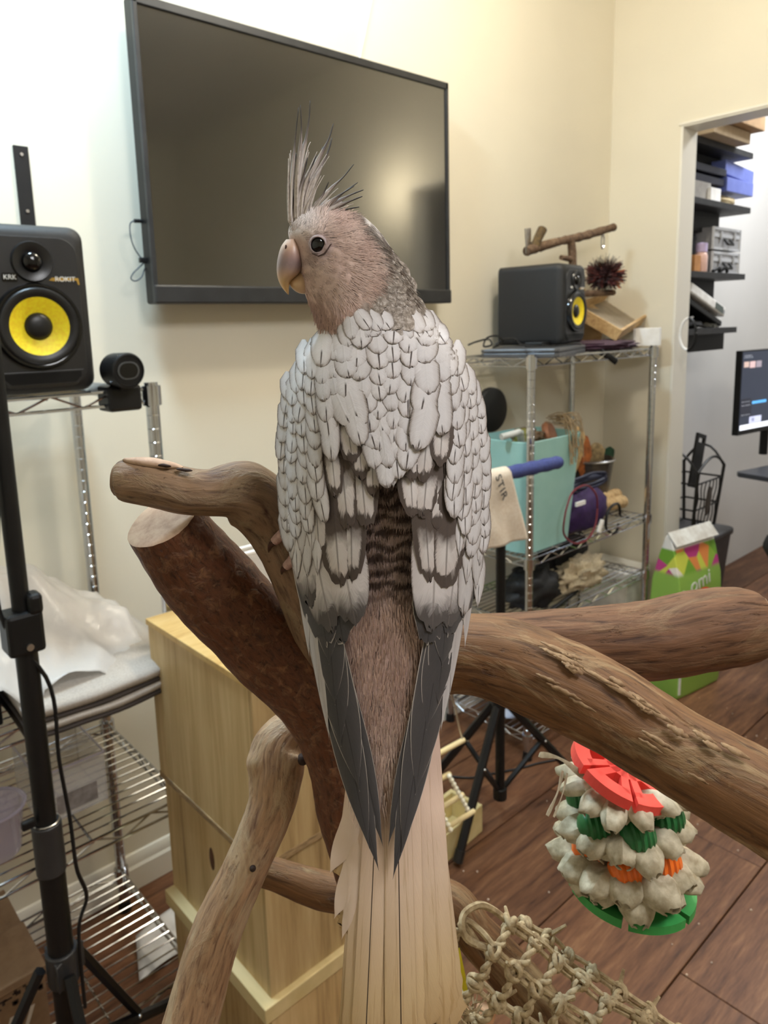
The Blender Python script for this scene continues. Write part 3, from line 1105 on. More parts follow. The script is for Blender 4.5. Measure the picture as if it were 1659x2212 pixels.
# ---- feather materials
def feather_mat(name, kind):
    m, nt, b = newmat('feather_' + name)
    tc = nt.nodes.new('ShaderNodeTexCoord')
    sep = nt.nodes.new('ShaderNodeSeparateXYZ')
    link(nt, tc.outputs['UV'], sep.inputs[0])
    u, v = sep.outputs[0], sep.outputs[1]
    oi = nt.nodes.new('ShaderNodeObjectInfo')
    rnd = oi.outputs['Random']
    side = math_(nt, 'ABSOLUTE', math_(nt, 'SUBTRACT', math_(nt, 'MULTIPLY', u, 2.0), 1.0))      # 0 rachis, 1 edge
    q = math_(nt, 'SUBTRACT', v, math_(nt, 'MULTIPLY', side, 0.22))

    def vec3(x, y):
        c = nt.nodes.new('ShaderNodeCombineXYZ')
        link(nt, x, c.inputs[0])
        link(nt, y, c.inputs[1])
        link(nt, math_(nt, 'MULTIPLY', rnd, 91.0), c.inputs[2])
        return c.outputs[0]
    long_ = kind in ('dark', 'tail', 'tailplain', 'pale')
    barb = noise_tex(nt, vec3(math_(nt, 'MULTIPLY', u, 2.2), math_(nt, 'MULTIPLY', q, 150.0 if long_ else 46.0)), 1.0, 3, 0.7)
    cloud = noise_tex(nt, vec3(math_(nt, 'MULTIPLY', u, 1.5), math_(nt, 'MULTIPLY', v, 3.0)), 1.2, 4, 0.6)
    edge = math_(nt, 'SUBTRACT', 1.0, side)
    tip = math_(nt, 'MULTIPLY', math_(nt, 'SUBTRACT', 1.0, v), 9.0 if long_ else 3.2)
    dist = math_(nt, 'MINIMUM', edge, tip)
    dj = math_(nt, 'ADD', dist, math_(nt, 'MULTIPLY', math_(nt, 'SUBTRACT', barb, 0.5), 0.22))
    if kind == 'pearl':
        c = ramp(nt, dj, [(0.0, lin((84, 74, 69))), (0.08, lin((146, 136, 130))), (0.22, lin((190, 184, 184))), (0.6, lin((206, 202, 203)))])
        gate = ramp(nt, math_(nt, 'ADD', v, math_(nt, 'MULTIPLY', math_(nt, 'SUBTRACT', rnd, 0.5), 0.5)), [(0.70, (0, 0, 0, 1)), (0.80, (1, 1, 1, 1))])
        rach = (0.03, 0.10, (70, 60, 56), gate)
    elif kind == 'lens':
        # broad dark margins and a pale central lens that dies out toward the base
        dl = math_(nt, 'ADD', dj, math_(nt, 'MULTIPLY', math_(nt, 'SUBTRACT', cloud, 0.5), 0.5))
        bs = ramp(nt, math_(nt, 'ADD', v, math_(nt, 'MULTIPLY', math_(nt, 'SUBTRACT', cloud, 0.5), 0.3)), [(0.50, (0, 0, 0, 1)), (0.66, (1, 1, 1, 1))])
        c0 = ramp(nt, dl, [(0.02, lin((86, 74, 68))), (0.30, lin((80, 70, 64))), (0.44, lin((196, 186, 182))), (0.8, lin((204, 197, 194)))])
        c = mixc(nt, bs, lin((84, 73, 67)), c0)
        rach = (0.03, 0.07, (80, 70, 66), 0.6)
    elif kind == 'mott':
        blot = noise_tex(nt, vec3(math_(nt, 'MULTIPLY', u, 2.5), math_(nt, 'MULTIPLY', v, 3.5)), 1.3, 4, 0.65)
        c = ramp(nt, math_(nt, 'ADD', math_(nt, 'MULTIPLY', math_(nt, 'SUBTRACT', barb, 0.5), 0.35), blot), [(0.36, lin((104, 93, 84))), (0.5, lin((136, 125, 115))), (0.66, lin((182, 173, 166)))])
        c = mixc(nt, ramp(nt, dj, [(0.0, (0.5, 0.5, 0.5, 1)), (0.10, (0, 0, 0, 1))]), c, lin((92, 81, 73)))
        rach = (0.02, 0.05, (90, 78, 70), 0.3)
    elif kind == 'white':
        tt = ramp(nt, math_(nt, 'ADD', v, math_(nt, 'MULTIPLY', math_(nt, 'SUBTRACT', barb, 0.5), 0.18)), [(0.74, (0, 0, 0, 1)), (0.90, (1, 1, 1, 1))])
        c0 = ramp(nt, dj, [(0.0, lin((120, 108, 102))), (0.08, lin((192, 184, 183))), (0.6, lin((204, 197, 196)))])
        c = mixc(nt, tt, c0, lin((84, 78, 76)))
        rach = (0.03, 0.06, (110, 100, 96), 0.5)
    elif kind == 'dark':
        c = ramp(nt, dist, [(0.015, lin((196, 186, 176))), (0.045, lin((98, 92, 90))), (0.09, lin((66, 62, 62))), (0.7, lin((58, 55, 56)))])
        c = mixc(nt, math_(nt, 'MULTIPLY', barb, 0.25), c, lin((96, 91, 90)))
        rach = (0.02, 0.04, (40, 36, 36), 0.8)
    elif kind == 'pale':
        c = ramp(nt, dj, [(0.02, lin((150, 142, 138))), (0.15, lin((190, 184, 182))), (0.7, lin((182, 175, 174)))])
        rach = (0.03, 0.06, (140, 130, 126), 0.4)
    else:
        streak = noise_tex(nt, vec3(math_(nt, 'MULTIPLY', u, 9.0), math_(nt, 'MULTIPLY', v, 3.0)), 1.0, 4, 0.6)
        base = ramp(nt, v, [(0.05, lin((212, 182, 168))), (0.5, lin((212, 186, 162))), (0.8, lin((198, 170, 130))), (1.0, lin((176, 144, 100)))])
        st = ramp(nt, math_(nt, 'ADD', streak, math_(nt, 'MULTIPLY', v, 0.10)), [(0.62, (0, 0, 0, 1)), (0.74, (1, 1, 1, 1))])
        c = mixc(nt, math_(nt, 'MULTIPLY', st, 0.45), base, lin((150, 116, 66)))
        c = mixc(nt, ramp(nt, dist, [(0.0, (0.5, 0.5, 0.5, 1)), (0.05, (0, 0, 0, 1))]), c, lin((150, 116, 72)))
        rach = (0.026, 0.045, (44, 28, 22), 0.97) if kind == 'tail' else (0.02, 0.04, (150, 120, 96), 0.35)
    rl = ramp(nt, side, [(rach[0], (1, 1, 1, 1)), (rach[1], (0, 0, 0, 1))])
    c = mixc(nt, math_(nt, 'MULTIPLY', rl, rach[3]), c, lin(rach[2]))
    hs = nt.nodes.new('ShaderNodeHueSaturation')
    link(nt, c, hs.inputs['Color'])
    link(nt, math_(nt, 'ADD', math_(nt, 'MULTIPLY', barb, 0.22), math_(nt, 'ADD', math_(nt, 'MULTIPLY', rnd, 0.12), 0.83)), hs.inputs['Value'])
    link(nt, hs.outputs[0], b.inputs['Base Color'])
    b.inputs['Roughness'].default_value = 0.62 if kind == 'dark' else 0.75
    b.inputs['Specular IOR Level'].default_value = 0.25
    b.inputs['Sheen Weight'].default_value = 0.1
    bump(nt, b, math_(nt, 'ADD', barb, math_(nt, 'MULTIPLY', rl, 0.6)), 0.25, 0.0003)
    return m


FM = {k: feather_mat(k, k) for k in ('pearl', 'lens', 'mott', 'white', 'dark', 'pale', 'tail', 'tailplain')}


def feather(parent, base, tip, w, kind, lift=(0.0005, 0.0016), bend=0.0, shape='round', ns=11, nt_=8, camber=0.0006, ragged=0.0, name='feather', seed=None, mat_=None, off=0.0):
    """one feather lying on the back surface; base/tip in photograph pixels, lift toward the lens in metres"""
    rg = random.Random(seed if seed is not None else hash((base, tip)) & 0xffff)
    bx, by = base
    tx, ty_ = tip
    L = math.hypot(tx - bx, ty_ - by)
    ux, uy = (tx - bx) / L, (ty_ - by) / L
    nx, ny = -uy, ux
    mb = MB()
    mb.uv = []
    for i in range(ns + 1):
        s = 1 - (1 - i / ns) ** 1.6
        if shape == 'round':
            ww = min(1.0, 0.22 + s * 2.6) * math.sqrt(max(0.0, 1 - max(0, (s - 0.45) / 0.55) ** 2.6))
        elif shape == 'point':
            ww = min(1.0, 0.3 + s * 2.2) * max(0.0, 1 - max(0, (s - 0.35) / 0.65) ** 2.2)
        elif shape == 'blade':
            ww = min(1.0, 0.75 + s) * max(0.0, 1 - max(0, (s - 0.55) / 0.45) ** 2.0)
        else:
            ww = (0.7 + 0.3 * s) * math.sqrt(max(0.0, 1 - max(0, (s - 0.9) / 0.1) ** 3))
        if i == ns:
            ww = 0.02 if shape != 'square' else 0.25
        bd = bend * math.sin(math.pi * s * 0.5) * (1 - s) * 2
        for j in range(nt_ + 1):
            t = 2 * j / nt_ - 1
            back = 0.10 * L * t * t * (0.3 if shape in ('blade', 'square') else 0.12) * s
            jag = rg.uniform(-1, 1) * ragged * abs(t) ** 3 * w * 0.5 * sst(s, 0.72, 1.0)
            lat = t * w / 2 * ww + bd + jag
            ss = s * L - back + (rg.uniform(-1, 0.4) * ragged * L * 0.04 if s > 0.93 else 0) + (rg.uniform(-0.035, 0.035) * L if 0 < i and s > 0.55 and shape in ('round', 'point') else 0)
            x, y = bx + ux * ss + nx * lat, by + uy * ss + ny * lat
            lf = lift[0] + (lift[1] - lift[0]) * s
            mb.v.append(dp(x, y, D(x, y) + off - lf - camber * (1 - t * t) * ww))
            mb.uv.append((j / nt_, s))
    k = nt_ + 1
    for i in range(ns):
        for j in range(nt_):
            mb.f.append([i * k + j, i * k + j + 1, (i + 1) * k + j + 1, (i + 1) * k + j])
            mb.m.append(0)
    return build(mb, name, mat_ or FM[kind], parent, smooth=80)


# wing shells under the feathers
def wing(side):
    """side -1: left in the picture, +1: right"""
    rows = {-1: [(730, 676, 740), (780, 648, 770), (860, 626, 790), (1000, 618, 790), (1100, 622, 780), (1200, 636, 770), (1320, 668, 752), (1420, 690, 740), (1520, 712, 748), (1600, 732, 760)],
            1: [(730, 925, 968), (780, 900, 1000), (860, 890, 1022), (1000, 880, 1038), (1100, 895, 1040), (1200, 905, 1026), (1320, 915, 992), (1420, 924, 966), (1520, 912, 946), (1600, 905, 930)]}[side]
    rows = dense(rows, 40)
    mb = MB()
    n = 10
    for lay, o in ((0, -0.0004), (1, 0.0022)):
        for (y, l, r) in rows:
            for j in range(n + 1):
                x = l + (r - l) * j / n
                mb.v.append(dp(x, y, D(x, y) + o))
    k = n + 1
    N = len(rows)
    for lay in (0, 1):
        for i in range(N - 1):
            for j in range(n):
                q = [lay * N * k + a for a in (i * k + j, i * k + j + 1, (i + 1) * k + j + 1, (i + 1) * k + j)]
                mb.f.append(q if lay == 0 else q[::-1])
                mb.m.append(0)
    for i in range(N - 1):
        for j in (0, n):
            a, b2 = i * k + j, (i + 1) * k + j
            mb.f.append([a, b2, N * k + b2, N * k + a])
            mb.m.append(0)
    return build(mb, 'wing', mat('wing_shell_grey', (92, 82, 78), 0.8, col2=(128, 116, 110), scale=600, bmp=0.2), bird, smooth=60)  # plain dark grey shell beneath the feathers


wl, wr = wing(-1), wing(1)
tail = build(MB().tube([dp(848, y, D(848, y) + 0.0075) for y in (1560, 1640, 1720, 1800)], [0.012, 0.012, 0.009, 0.004], 16, squash=0.3, up=CAM_R), 'tail', mat('tail_root', (206, 180, 168), 0.8), bird)

# tail feathers, lowest first
TF = [((905, 1560), (975, 2235), 74, 0.0066, 0.5), ((800, 1560), (760, 2330), 70, 0.0064, 0.25), ((918, 1540), (952, 2225), 80, 0.0058, 0.5), ((890, 1550), (915, 2240), 86, 0.0050, 0.45),
      ((770, 1640), (752, 2020), 44, 0.0064, 1.0), ((768, 1640), (742, 1905), 40, 0.0058, 0.9),
      ((812, 1540), (778, 2330), 92, 0.0046, 0.2), ((872, 1540), (872, 2290), 96, 0.0040, 0.3), ((842, 1540), (826, 2330), 84, 0.0043, 0.3), ((856, 1520), (868, 2320), 74, 0.0034, 0.15), ((822, 1530), (786, 2330), 66, 0.0036, 0.15)]
for i, (b_, t_, w_, o_, rg_) in enumerate(TF):
    feather(tail, b_, t_, w_, 'tail' if i in (9, 10) else 'tailplain', (0.0, 0.0004), shape='square', ns=30, nt_=8, off=o_ + 0.0012, camber=0.0005, ragged=rg_ * 0.4, seed=i)
# torn barbs along the left edge of the tail
for (b_, m_, t_, w_) in (((776, 1700), -18, (712, 1888), 54), ((774, 1800), -16, (722, 1985), 50), ((776, 1850), -10, (738, 2030), 32), ((770, 1700), -6, (744, 1850), 30), ((765, 1780), -4, (742, 1990), 24)):
    feather(tail, b_, t_, w_, 'tail', (0.0, 0.0005), bend=m_, shape='blade', off=0.006, ns=14, mat_=mat('torn_barb', (226, 204, 190), 0.7, col2=(206, 178, 150)))

# flight feathers: dark with a thin pale rim
for (b_, t_, w_, l_, bd) in (
        ((674, 1340), (819, 1884), 56, 0.0011, -8), ((694, 1330), (828, 1832), 46, 0.0008, -10), ((672, 1300), (799, 1838), 66, 0.0016, -8), ((676, 1280), (777, 1710), 70, 0.0021, -8),
        ((684, 1250), (737, 1614), 68, 0.0025, -6), ((692, 1220), (724, 1524), 64, 0.0029, -4), ((694, 1190), (711, 1436), 56, 0.0032, -2)):
    feather(wl, b_, t_, w_, 'dark', (l_ * 0.7, l_), bd, 'blade', ns=22)
for (b_, t_, w_, l_, bd) in (
        ((972, 1330), (848, 1902), 54, 0.0011, 8), ((938, 1420), (838, 1830), 34, 0.0007, 8), ((970, 1300), (866, 1846), 64, 0.0016, 8), ((974, 1280), (897, 1718), 70, 0.0021, 8),
        ((978, 1270), (921, 1578), 60, 0.0024, 6), ((980, 1250), (946, 1523), 66, 0.0027, 5), ((980, 1220), (955, 1440), 58, 0.0032, 3)):
    feather(wr, b_, t_, w_, 'dark', (l_ * 0.7, l_), bd, 'blade', ns=22)
# pale leading edges
for (b_, t_, w_, l_) in (((618, 1120), (712, 1600), 26, 0.0025), ((622, 1100), (690, 1500), 24, 0.0029), ((614, 1060), (668, 1420), 24, 0.0033)):
    feather(wl, b_, t_, w_, 'pale', (l_ * 0.8, l_), -14, 'blade', ns=20)
for (b_, t_, w_, l_) in (((1042, 1120), (952, 1580), 26, 0.0025), ((1040, 1100), (972, 1500), 24, 0.0029), ((1048, 1060), (1004, 1400), 26, 0.0033)):
    feather(wr, b_, t_, w_, 'pale', (l_ * 0.8, l_), 14, 'blade', ns=20)
# secondaries with dark ends
for (b_, t_, w_, l_, k_) in (((700, 1130), (741, 1388), 92, 0.0034, 'dark'), ((652, 1110), (706, 1392), 84, 0.0037, 'dark'), ((648, 1040), (716, 1362), 92, 0.0042, 'white'), ((634, 1040), (672, 1310), 60, 0.0044, 'white'),
                            ((712, 1060), (768, 1350), 104, 0.0045, 'white')):
    feather(wl, b_, t_, w_, k_, (l_ * 0.8, l_), 0, 'round', ns=16)
for (b_, t_, w_, l_, k_) in (((958, 1130), (923, 1390), 92, 0.0034, 'dark'), ((1008, 1110), (968, 1370), 76, 0.0037, 'dark'), ((1004, 1050), (968, 1352), 86, 0.0042, 'white'), ((1030, 1040), (1010, 1315), 54, 0.0044, 'white'),
                            ((946, 1060), (934, 1360), 104, 0.0045, 'white'), ((1024, 1080), (1000, 1330), 40, 0.0048, 'pearl')):
    feather(wr, b_, t_, w_, k_, (l_ * 0.8, l_), 0, 'round', ns=16)
# spangled scapulars and coverts: dark with pale lenses, lower rows first
for (b_, t_, w_, l_) in (((758, 1030), (760, 1255), 66, 0.0048), ((716, 1030), (734, 1264), 76, 0.0050), ((678, 1020), (690, 1200), 56, 0.0049), ((768, 900), (792, 1140), 74, 0.0054), ((728, 900), (752, 1140), 70, 0.0056),
                        ((800, 860), (806, 1070), 56, 0.0056), ((766, 850), (782, 1035), 60, 0.0058), ((738, 830), (762, 1000), 62, 0.0059), ((706, 880), (726, 1075), 48, 0.0056)):
    feather(wl, b_, t_, w_, 'lens', (l_ - 0.0007, l_) if t_[1] > 1145 else (l_ - 0.0036, l_ - 0.0002), 0, 'round', ns=14)
for (b_, t_, w_, l_) in (((914, 1030), (928, 1255), 62, 0.0048), ((972, 1030), (962, 1268), 80, 0.0050), ((1004, 1040), (1002, 1200), 52, 0.0049), ((882, 930), (892, 1116), 62, 0.0054), ((930, 940), (914, 1118), 64, 0.0055), ((974, 930), (946, 1142), 74, 0.0053),
                        ((894, 850), (890, 1040), 52, 0.0057), ((930, 850), (914, 1040), 60, 0.0058), ((962, 830), (950, 1005), 58, 0.0059), ((986, 900), (984, 1080), 52, 0.0056)):
    feather(wr, b_, t_, w_, 'lens', (l_ - 0.0007, l_) if t_[1] > 1145 else (l_ - 0.0036, l_ - 0.0002), 0, 'round', ns=14)


def column(parent, pts, step, w, L, lift0, lift1, kind='pearl', phase=0.0, jit=3.0, shape='round', seed=0):
    """rows of overlapping scalloped feathers down a curve; the upper ones lie over the lower"""
    rg = random.Random(seed)
    c = curve(pts, 60)
    run = [0.0]
    for a, b2 in zip(c, c[1:]):
        run.append(run[-1] + math.hypot(b2[0] - a[0], b2[1] - a[1]))
    s = phase * step
    rows = []
    while s < run[-1]:
        i = min(range(60), key=lambda q: abs(run[q] - s))
        i2 = min(i + 3, 59)
        i1 = max(i - 3, 0)
        dx, dy = c[i2][0] - c[i1][0], c[i2][1] - c[i1][1]
        ln = math.hypot(dx, dy)
        rows.append((c[i][0] + rg.uniform(-jit, jit), c[i][1] + rg.uniform(-jit, jit), dx / ln, dy / ln, s / run[-1]))
        s += step
    for (x, y, dx, dy, f) in reversed(rows):
        l = lift0 + (lift1 - lift0) * f
        LL = L * (0.8 + 0.4 * f) * rg.uniform(0.92, 1.1)
        ww = w * rg.uniform(0.9, 1.1)
        sw = rg.uniform(-0.14, 0.14)
        dx, dy = dx - dy * sw, dy + dx * sw
        feather(parent, (x - dx * LL * 0.5, y - dy * LL * 0.5), (x + dx * LL * 0.5, y + dy * LL * 0.5), ww, kind, (l - 0.0026, l + 0.0005), 0, shape, ns=10, nt_=10, camber=0.0005, seed=rg.randint(0, 9999))


# small coverts at the wing edges
column(wl, [(622, 830), (612, 930), (614, 1050), (622, 1160)], 31, 30, 80, 0.0016, 0.0058, seed=1)
column(wl, [(638, 795), (632, 920), (634, 1050), (640, 1150)], 31, 32, 84, 0.0018, 0.0062, phase=0.5, seed=2)
column(wl, [(658, 770), (652, 900), (656, 1020), (662, 1130)], 33, 34, 90, 0.0020, 0.0064, seed=3)
column(wl, [(676, 760), (674, 880), (680, 1000), (690, 1080)], 36, 40, 98, 0.0022, 0.0068, phase=0.5, seed=4)
column(wl, [(698, 748), (702, 860), (714, 940)], 38, 46, 104, 0.0022, 0.0066, seed=14)
column(wr, [(1024, 840), (1040, 930), (1046, 1050), (1044, 1170)], 31, 30, 80, 0.0016, 0.0058, seed=5)
column(wr, [(1010, 800), (1022, 920), (1028, 1050), (1022, 1160)], 31, 32, 86, 0.0018, 0.0062, phase=0.5, seed=6)
column(wr, [(990, 775), (1002, 900), (1006, 1020), (1000, 1120)], 33, 36, 92, 0.0020, 0.0064, seed=7)
column(wr, [(968, 755), (984, 880), (986, 1000), (984, 1070)], 36, 42, 98, 0.0022, 0.0068, phase=0.5, seed=8)
# long narrow coverts low on each wing
for k, (x, y) in enumerate(((628, 1150), (650, 1140), (672, 1130), (640, 1190), (662, 1185), (684, 1180))):
    feather(wl, (x - 2, y - 66), (x + 2, y + 62), 28, 'pearl', (0.0040, 0.0056), 0, 'point', seed=k)
for k, (x, y) in enumerate(((1040, 1160), (1018, 1150), (996, 1140), (1032, 1210), (1012, 1200), (1036, 1250))):
    feather(wr, (x + 2, y - 66), (x - 4, y + 62), 28, 'pearl', (0.0040, 0.0056), 0, 'point', seed=k + 9)
# mantle: columns of scallops running down to the point of the V
MC = [([(716, 742), (724, 830), (740, 890)], 52), ([(744, 728), (752, 830), (782, 940)], 58), ([(774, 716), (785, 850), (810, 985)], 56), ([(810, 708), (818, 850), (834, 1000)], 54),
      ([(850, 704), (850, 850), (856, 1000)], 54), ([(888, 704), (884, 850), (880, 980)], 56), ([(922, 712), (918, 830), (910, 920)], 58), ([(950, 732), (950, 820), (948, 890)], 54)]
for k, (pts, w_) in enumerate(MC):
    column(bird, pts, 34, w_, 92, 0.0016, 0.0058 if k in (0, 7) else 0.0074, phase=0.5 * (k % 2), jit=5.0, seed=20 + k)
feather(bird, (826, 930), (842, 1054), 44, 'pearl', (0.0056, 0.0070), 0, 'point', seed=77)
feather(bird, (858, 930), (850, 1052), 44, 'pearl', (0.0054, 0.0068), 0, 'point', seed=78)
# nape: smaller mottled scales over the back of the neck
rg = random.Random(5)
for y in range(718, 548, -15):
    xb = lerp_table(NAPE, y)[0]
    r = lerp_table(BODY, y)[1]
    x = xb + 26 + (8 if (y // 15) % 2 else 0)
    while x < r - 6:
        f = flow(x, y)
        L = rg.uniform(40, 54) * (1.35 if y >= 688 else 1)
        feather(bird, (x - f.x * L * 0.5, y - f.y * L * 0.5), (x + f.x * L * 0.5, y + f.y * L * 0.5), rg.uniform(24, 32) * (1.4 if y >= 688 else 1), 'mott' if y < 688 or rg.random() < 0.15 else 'pearl', ((-0.0006, 0.0007) if y < 680 else (-0.0003, 0.0016)), 0, 'round', ns=7, nt_=6, camber=0.0002, seed=rg.randint(0, 9999))
        x += 22

# crest
m_crest, nt, b = newmat('crest_feather')
tc = nt.nodes.new('ShaderNodeTexCoord')
sep = nt.nodes.new('ShaderNodeSeparateXYZ')
link(nt, tc.outputs['UV'], sep.inputs[0])
oi = nt.nodes.new('ShaderNodeObjectInfo')
cmb = nt.nodes.new('ShaderNodeCombineXYZ')
link(nt, math_(nt, 'MULTIPLY', sep.outputs[0], 7.0), cmb.inputs[0])
link(nt, math_(nt, 'MULTIPLY', sep.outputs[1], 4.0), cmb.inputs[1])
link(nt, math_(nt, 'MULTIPLY', oi.outputs['Random'], 50.0), cmb.inputs[2])
stn = noise_tex(nt, cmb.outputs[0], 1.0, 4)
f_ = math_(nt, 'ADD', sep.outputs[1], math_(nt, 'MULTIPLY', math_(nt, 'SUBTRACT', stn, 0.5), 0.7))
c_ = ramp(nt, f_, [(0.25, lin((208, 198, 192))), (0.5, lin((160, 148, 142))), (0.68, lin((92, 82, 78))), (0.85, lin((44, 38, 36)))])
link(nt, c_, b.inputs['Base Color'])
b.inputs['Roughness'].default_value = 0.7
m_crest2 = mat('crest_down', (206, 196, 188), 0.8, col2=(172, 160, 152), scale=500)


def crest(pts, w, m, dep=0.0, name='crest_feather'):
    c = curve([tuple(map(float, p)) for p in pts][::-1], 16)
    mb = MB()
    mb.uv = []
    n = len(c)
    for i, (x, y) in enumerate(c):
        s = i / (n - 1)
        x2, y2 = c[min(i + 1, n - 1)]
        x1, y1 = c[max(i - 1, 0)]
        ln = math.hypot(x2 - x1, y2 - y1)
        nx, ny = -(y2 - y1) / ln, (x2 - x1) / ln
        ww = w * (0.5 + 0.7 * s) * (1 - sst(s, 0.35, 0.8) * 0.84) * (1 - 0.6 * sst(s, 0.85, 1.0))
        for j in range(5):
            t = j / 2 - 1
            d = 0.2835 + dep * s + 0.0012 * t * t * ww / 10 - 0.004 * (1 - s)
            mb.v.append(dp(x + nx * t * ww / 2, y + ny * t * ww / 2, d))
            mb.uv.append((j / 4, s))
    for i in range(n - 1):
        for j in range(4):
            mb.f.append([i * 5 + j, i * 5 + j + 1, (i + 1) * 5 + j + 1, (i + 1) * 5 + j])
            mb.m.append(0)
    return build(mb, name, m, bird, smooth=80, solid=0.00012)


CR = [([(649, 227), (651, 270), (650, 301), (645, 354), (640, 399), (638, 470)], 11), ([(645, 232), (638, 300), (634, 345), (630, 400), (628, 478)], 9), ([(670, 217), (668, 254), (661, 301), (654, 327), (647, 385), (644, 470)], 11),
      ([(720, 267), (712, 296), (697, 327), (678, 363), (658, 408), (650, 474)], 13), ([(717, 298), (708, 330), (687, 372), (668, 417), (658, 476)], 15), ([(683, 336), (672, 365), (660, 400), (650, 435), (644, 480)], 15),
      ([(710, 393), (697, 422), (680, 450), (668, 480)], 13), ([(764, 355), (741, 383), (714, 408), (690, 438), (668, 474)], 10), ([(773, 394), (741, 417), (714, 440), (688, 462), (676, 482)], 13),
      ([(785, 410), (755, 422), (723, 439), (697, 460), (684, 480)], 14), ([(783, 424), (750, 437), (714, 453), (690, 474)], 14), ([(776, 447), (737, 455), (700, 470), (684, 482)], 13), ([(768, 466), (732, 466), (704, 474), (690, 484)], 11),
      ([(640, 330), (634, 380), (630, 430), (630, 482)], 13), ([(697, 318), (686, 350), (668, 395), (654, 440), (648, 480)], 14), ([(664, 340), (655, 385), (645, 430), (640, 482)], 15), ([(765, 402), (730, 424), (700, 448), (680, 478)], 12)]
for k, (pts, w_) in enumerate(CR):
    crest(pts, w_ * 1.15, m_crest, (k % 5 - 2) * 0.002)
rg = random.Random(3)
for k in range(84):
    a = rg.choice(CR[:7] + CR[13:16]) if rg.random() < 0.66 else rg.choice(CR[7:13])
    pts = a[0]
    cut = rg.uniform(0.42, 0.66)
    c = curve([tuple(map(float, p)) for p in pts][::-1], 30)[:max(6, int(30 * cut))]
    ox, oy = rg.uniform(-9, 15), rg.uniform(-3, 8)
    crest([(x + ox * (0.4 + i / len(c)), y + oy) for i, (x, y) in enumerate(c)][::-3] + [c[0]], rg.uniform(6, 11), m_crest2, rg.uniform(-0.006, 0.006))

# beak
m_beak = vcol_mat('beak_horn', 0.38, 0.0, 500.0, 0.08, 0.5)


def loft(sts, zc, name, n=20):
    """stations: front point, back point, half depth (m), colour"""
    mb = MB()
    mb.col = []
    sts = [tuple(map(float, (f[0], f[1], b2[0], b2[1], h, *c))) for f, b2, h, c in sts]
    sm = curve(sts, 28)
    for (fx, fy, bx, by, h, r_, g_, b3) in sm:
        for j in range(n):
            th = 2 * math.pi * j / n
            x = (fx + bx) / 2 + (bx - fx) / 2 * math.cos(th)
            y = (fy + by) / 2 + (by - fy) / 2 * math.cos(th)
            mb.v.append(dp(x, y, zc - h * math.sin(th)))
            mb.col.append(lin(tuple(max(0, min(255, q)) for q in (r_, g_, b3))))
    for i in range(len(sm) - 1):
        for j in range(n):
            mb.f.append([i * n + j, i * n + (j + 1) % n, (i + 1) * n + (j + 1) % n, (i + 1) * n + j])
            mb.m.append(0)
    mb.f.append(list(range(n)))
    mb.m.append(0)
    mb.f.append([(len(sm) - 1) * n + j for j in range(n)])
    mb.m.append(0)
    return build(mb, name, m_beak, bird, smooth=70)


ZB = 0.2815
loft([((618, 517), (642, 516), 0.0045, (205, 172, 150)), ((608, 531), (652, 535), 0.0062, (200, 166, 146)), ((602, 548), (656, 555), 0.0068, (164, 134, 126)), ((598, 570), (656, 574), 0.0066, (142, 120, 120)),
      ((598, 590), (648, 590), 0.0060, (178, 144, 122)), ((602, 607), (630, 606), 0.0045, (206, 168, 122)), ((609, 621), (625, 617), 0.0028, (216, 176, 120)), ((618, 632), (624, 628), 0.0013, (214, 172, 112)), ((623, 637), (624, 635), 0.0003, (206, 160, 100))], ZB, 'upper_beak')
loft([((662, 584), (668, 634), 0.0036, (178, 146, 122)), ((651, 585), (654, 635), 0.0040, (196, 162, 128)), ((640, 593), (641, 631), 0.0036, (202, 168, 128)), ((630, 600), (631, 623), 0.0028, (200, 164, 120)), ((623, 605), (624.5, 612), 0.0012, (186, 148, 106))], ZB + 0.0012, 'lower_beak')
build(MB().ball(dp(618, 536, ZB - 0.0052), (0.00042, 0.0005, 0.0013), None, 10, 6), 'nostril', mat('nostril_dark', (60, 36, 30), 0.8), bird)
# eye
sf = dp(687, 529, D(687, 529) - 0.0003)
nrm = (CAM - sf).normalized()
nrm = (nrm - CAM_R * 0.12).normalized()
rt = CAM_R - nrm * CAM_R.dot(nrm)
rt.normalize()
Me = frame(sf, rt, nrm.cross(rt), nrm)
build(MB().ball(sf - nrm * 0.0019, 0.0034, None, 20, 14), 'eye', mat('eye_black', (9, 8, 9), 0.08, spec=0.6), bird)
build(MB().lathe([(0.0037, -0.0008), (0.0036, 0.0002), (0.0033, 0.0007), (0.00295, 0.0009), (0.00272, 0.0006), (0.0026, -0.0001)], 30, Me), 'eyelid', mat('eyelid_skin', (160, 144, 144), 0.6, bmp=0.2, scale=900), bird)
lid = [dp(x, y, D(x, y) - 0.0004) for x, y in ((674, 548), (688, 553), (700, 548), (708, 538), (714, 528), (717, 527))]
build(MB().tube(lid, [0.00012, 0.00028, 0.0003, 0.0003, 0.00022, 0.0001], 6), 'eyelid_crease', mat('lid_line', (84, 66, 62), 0.8), bird)

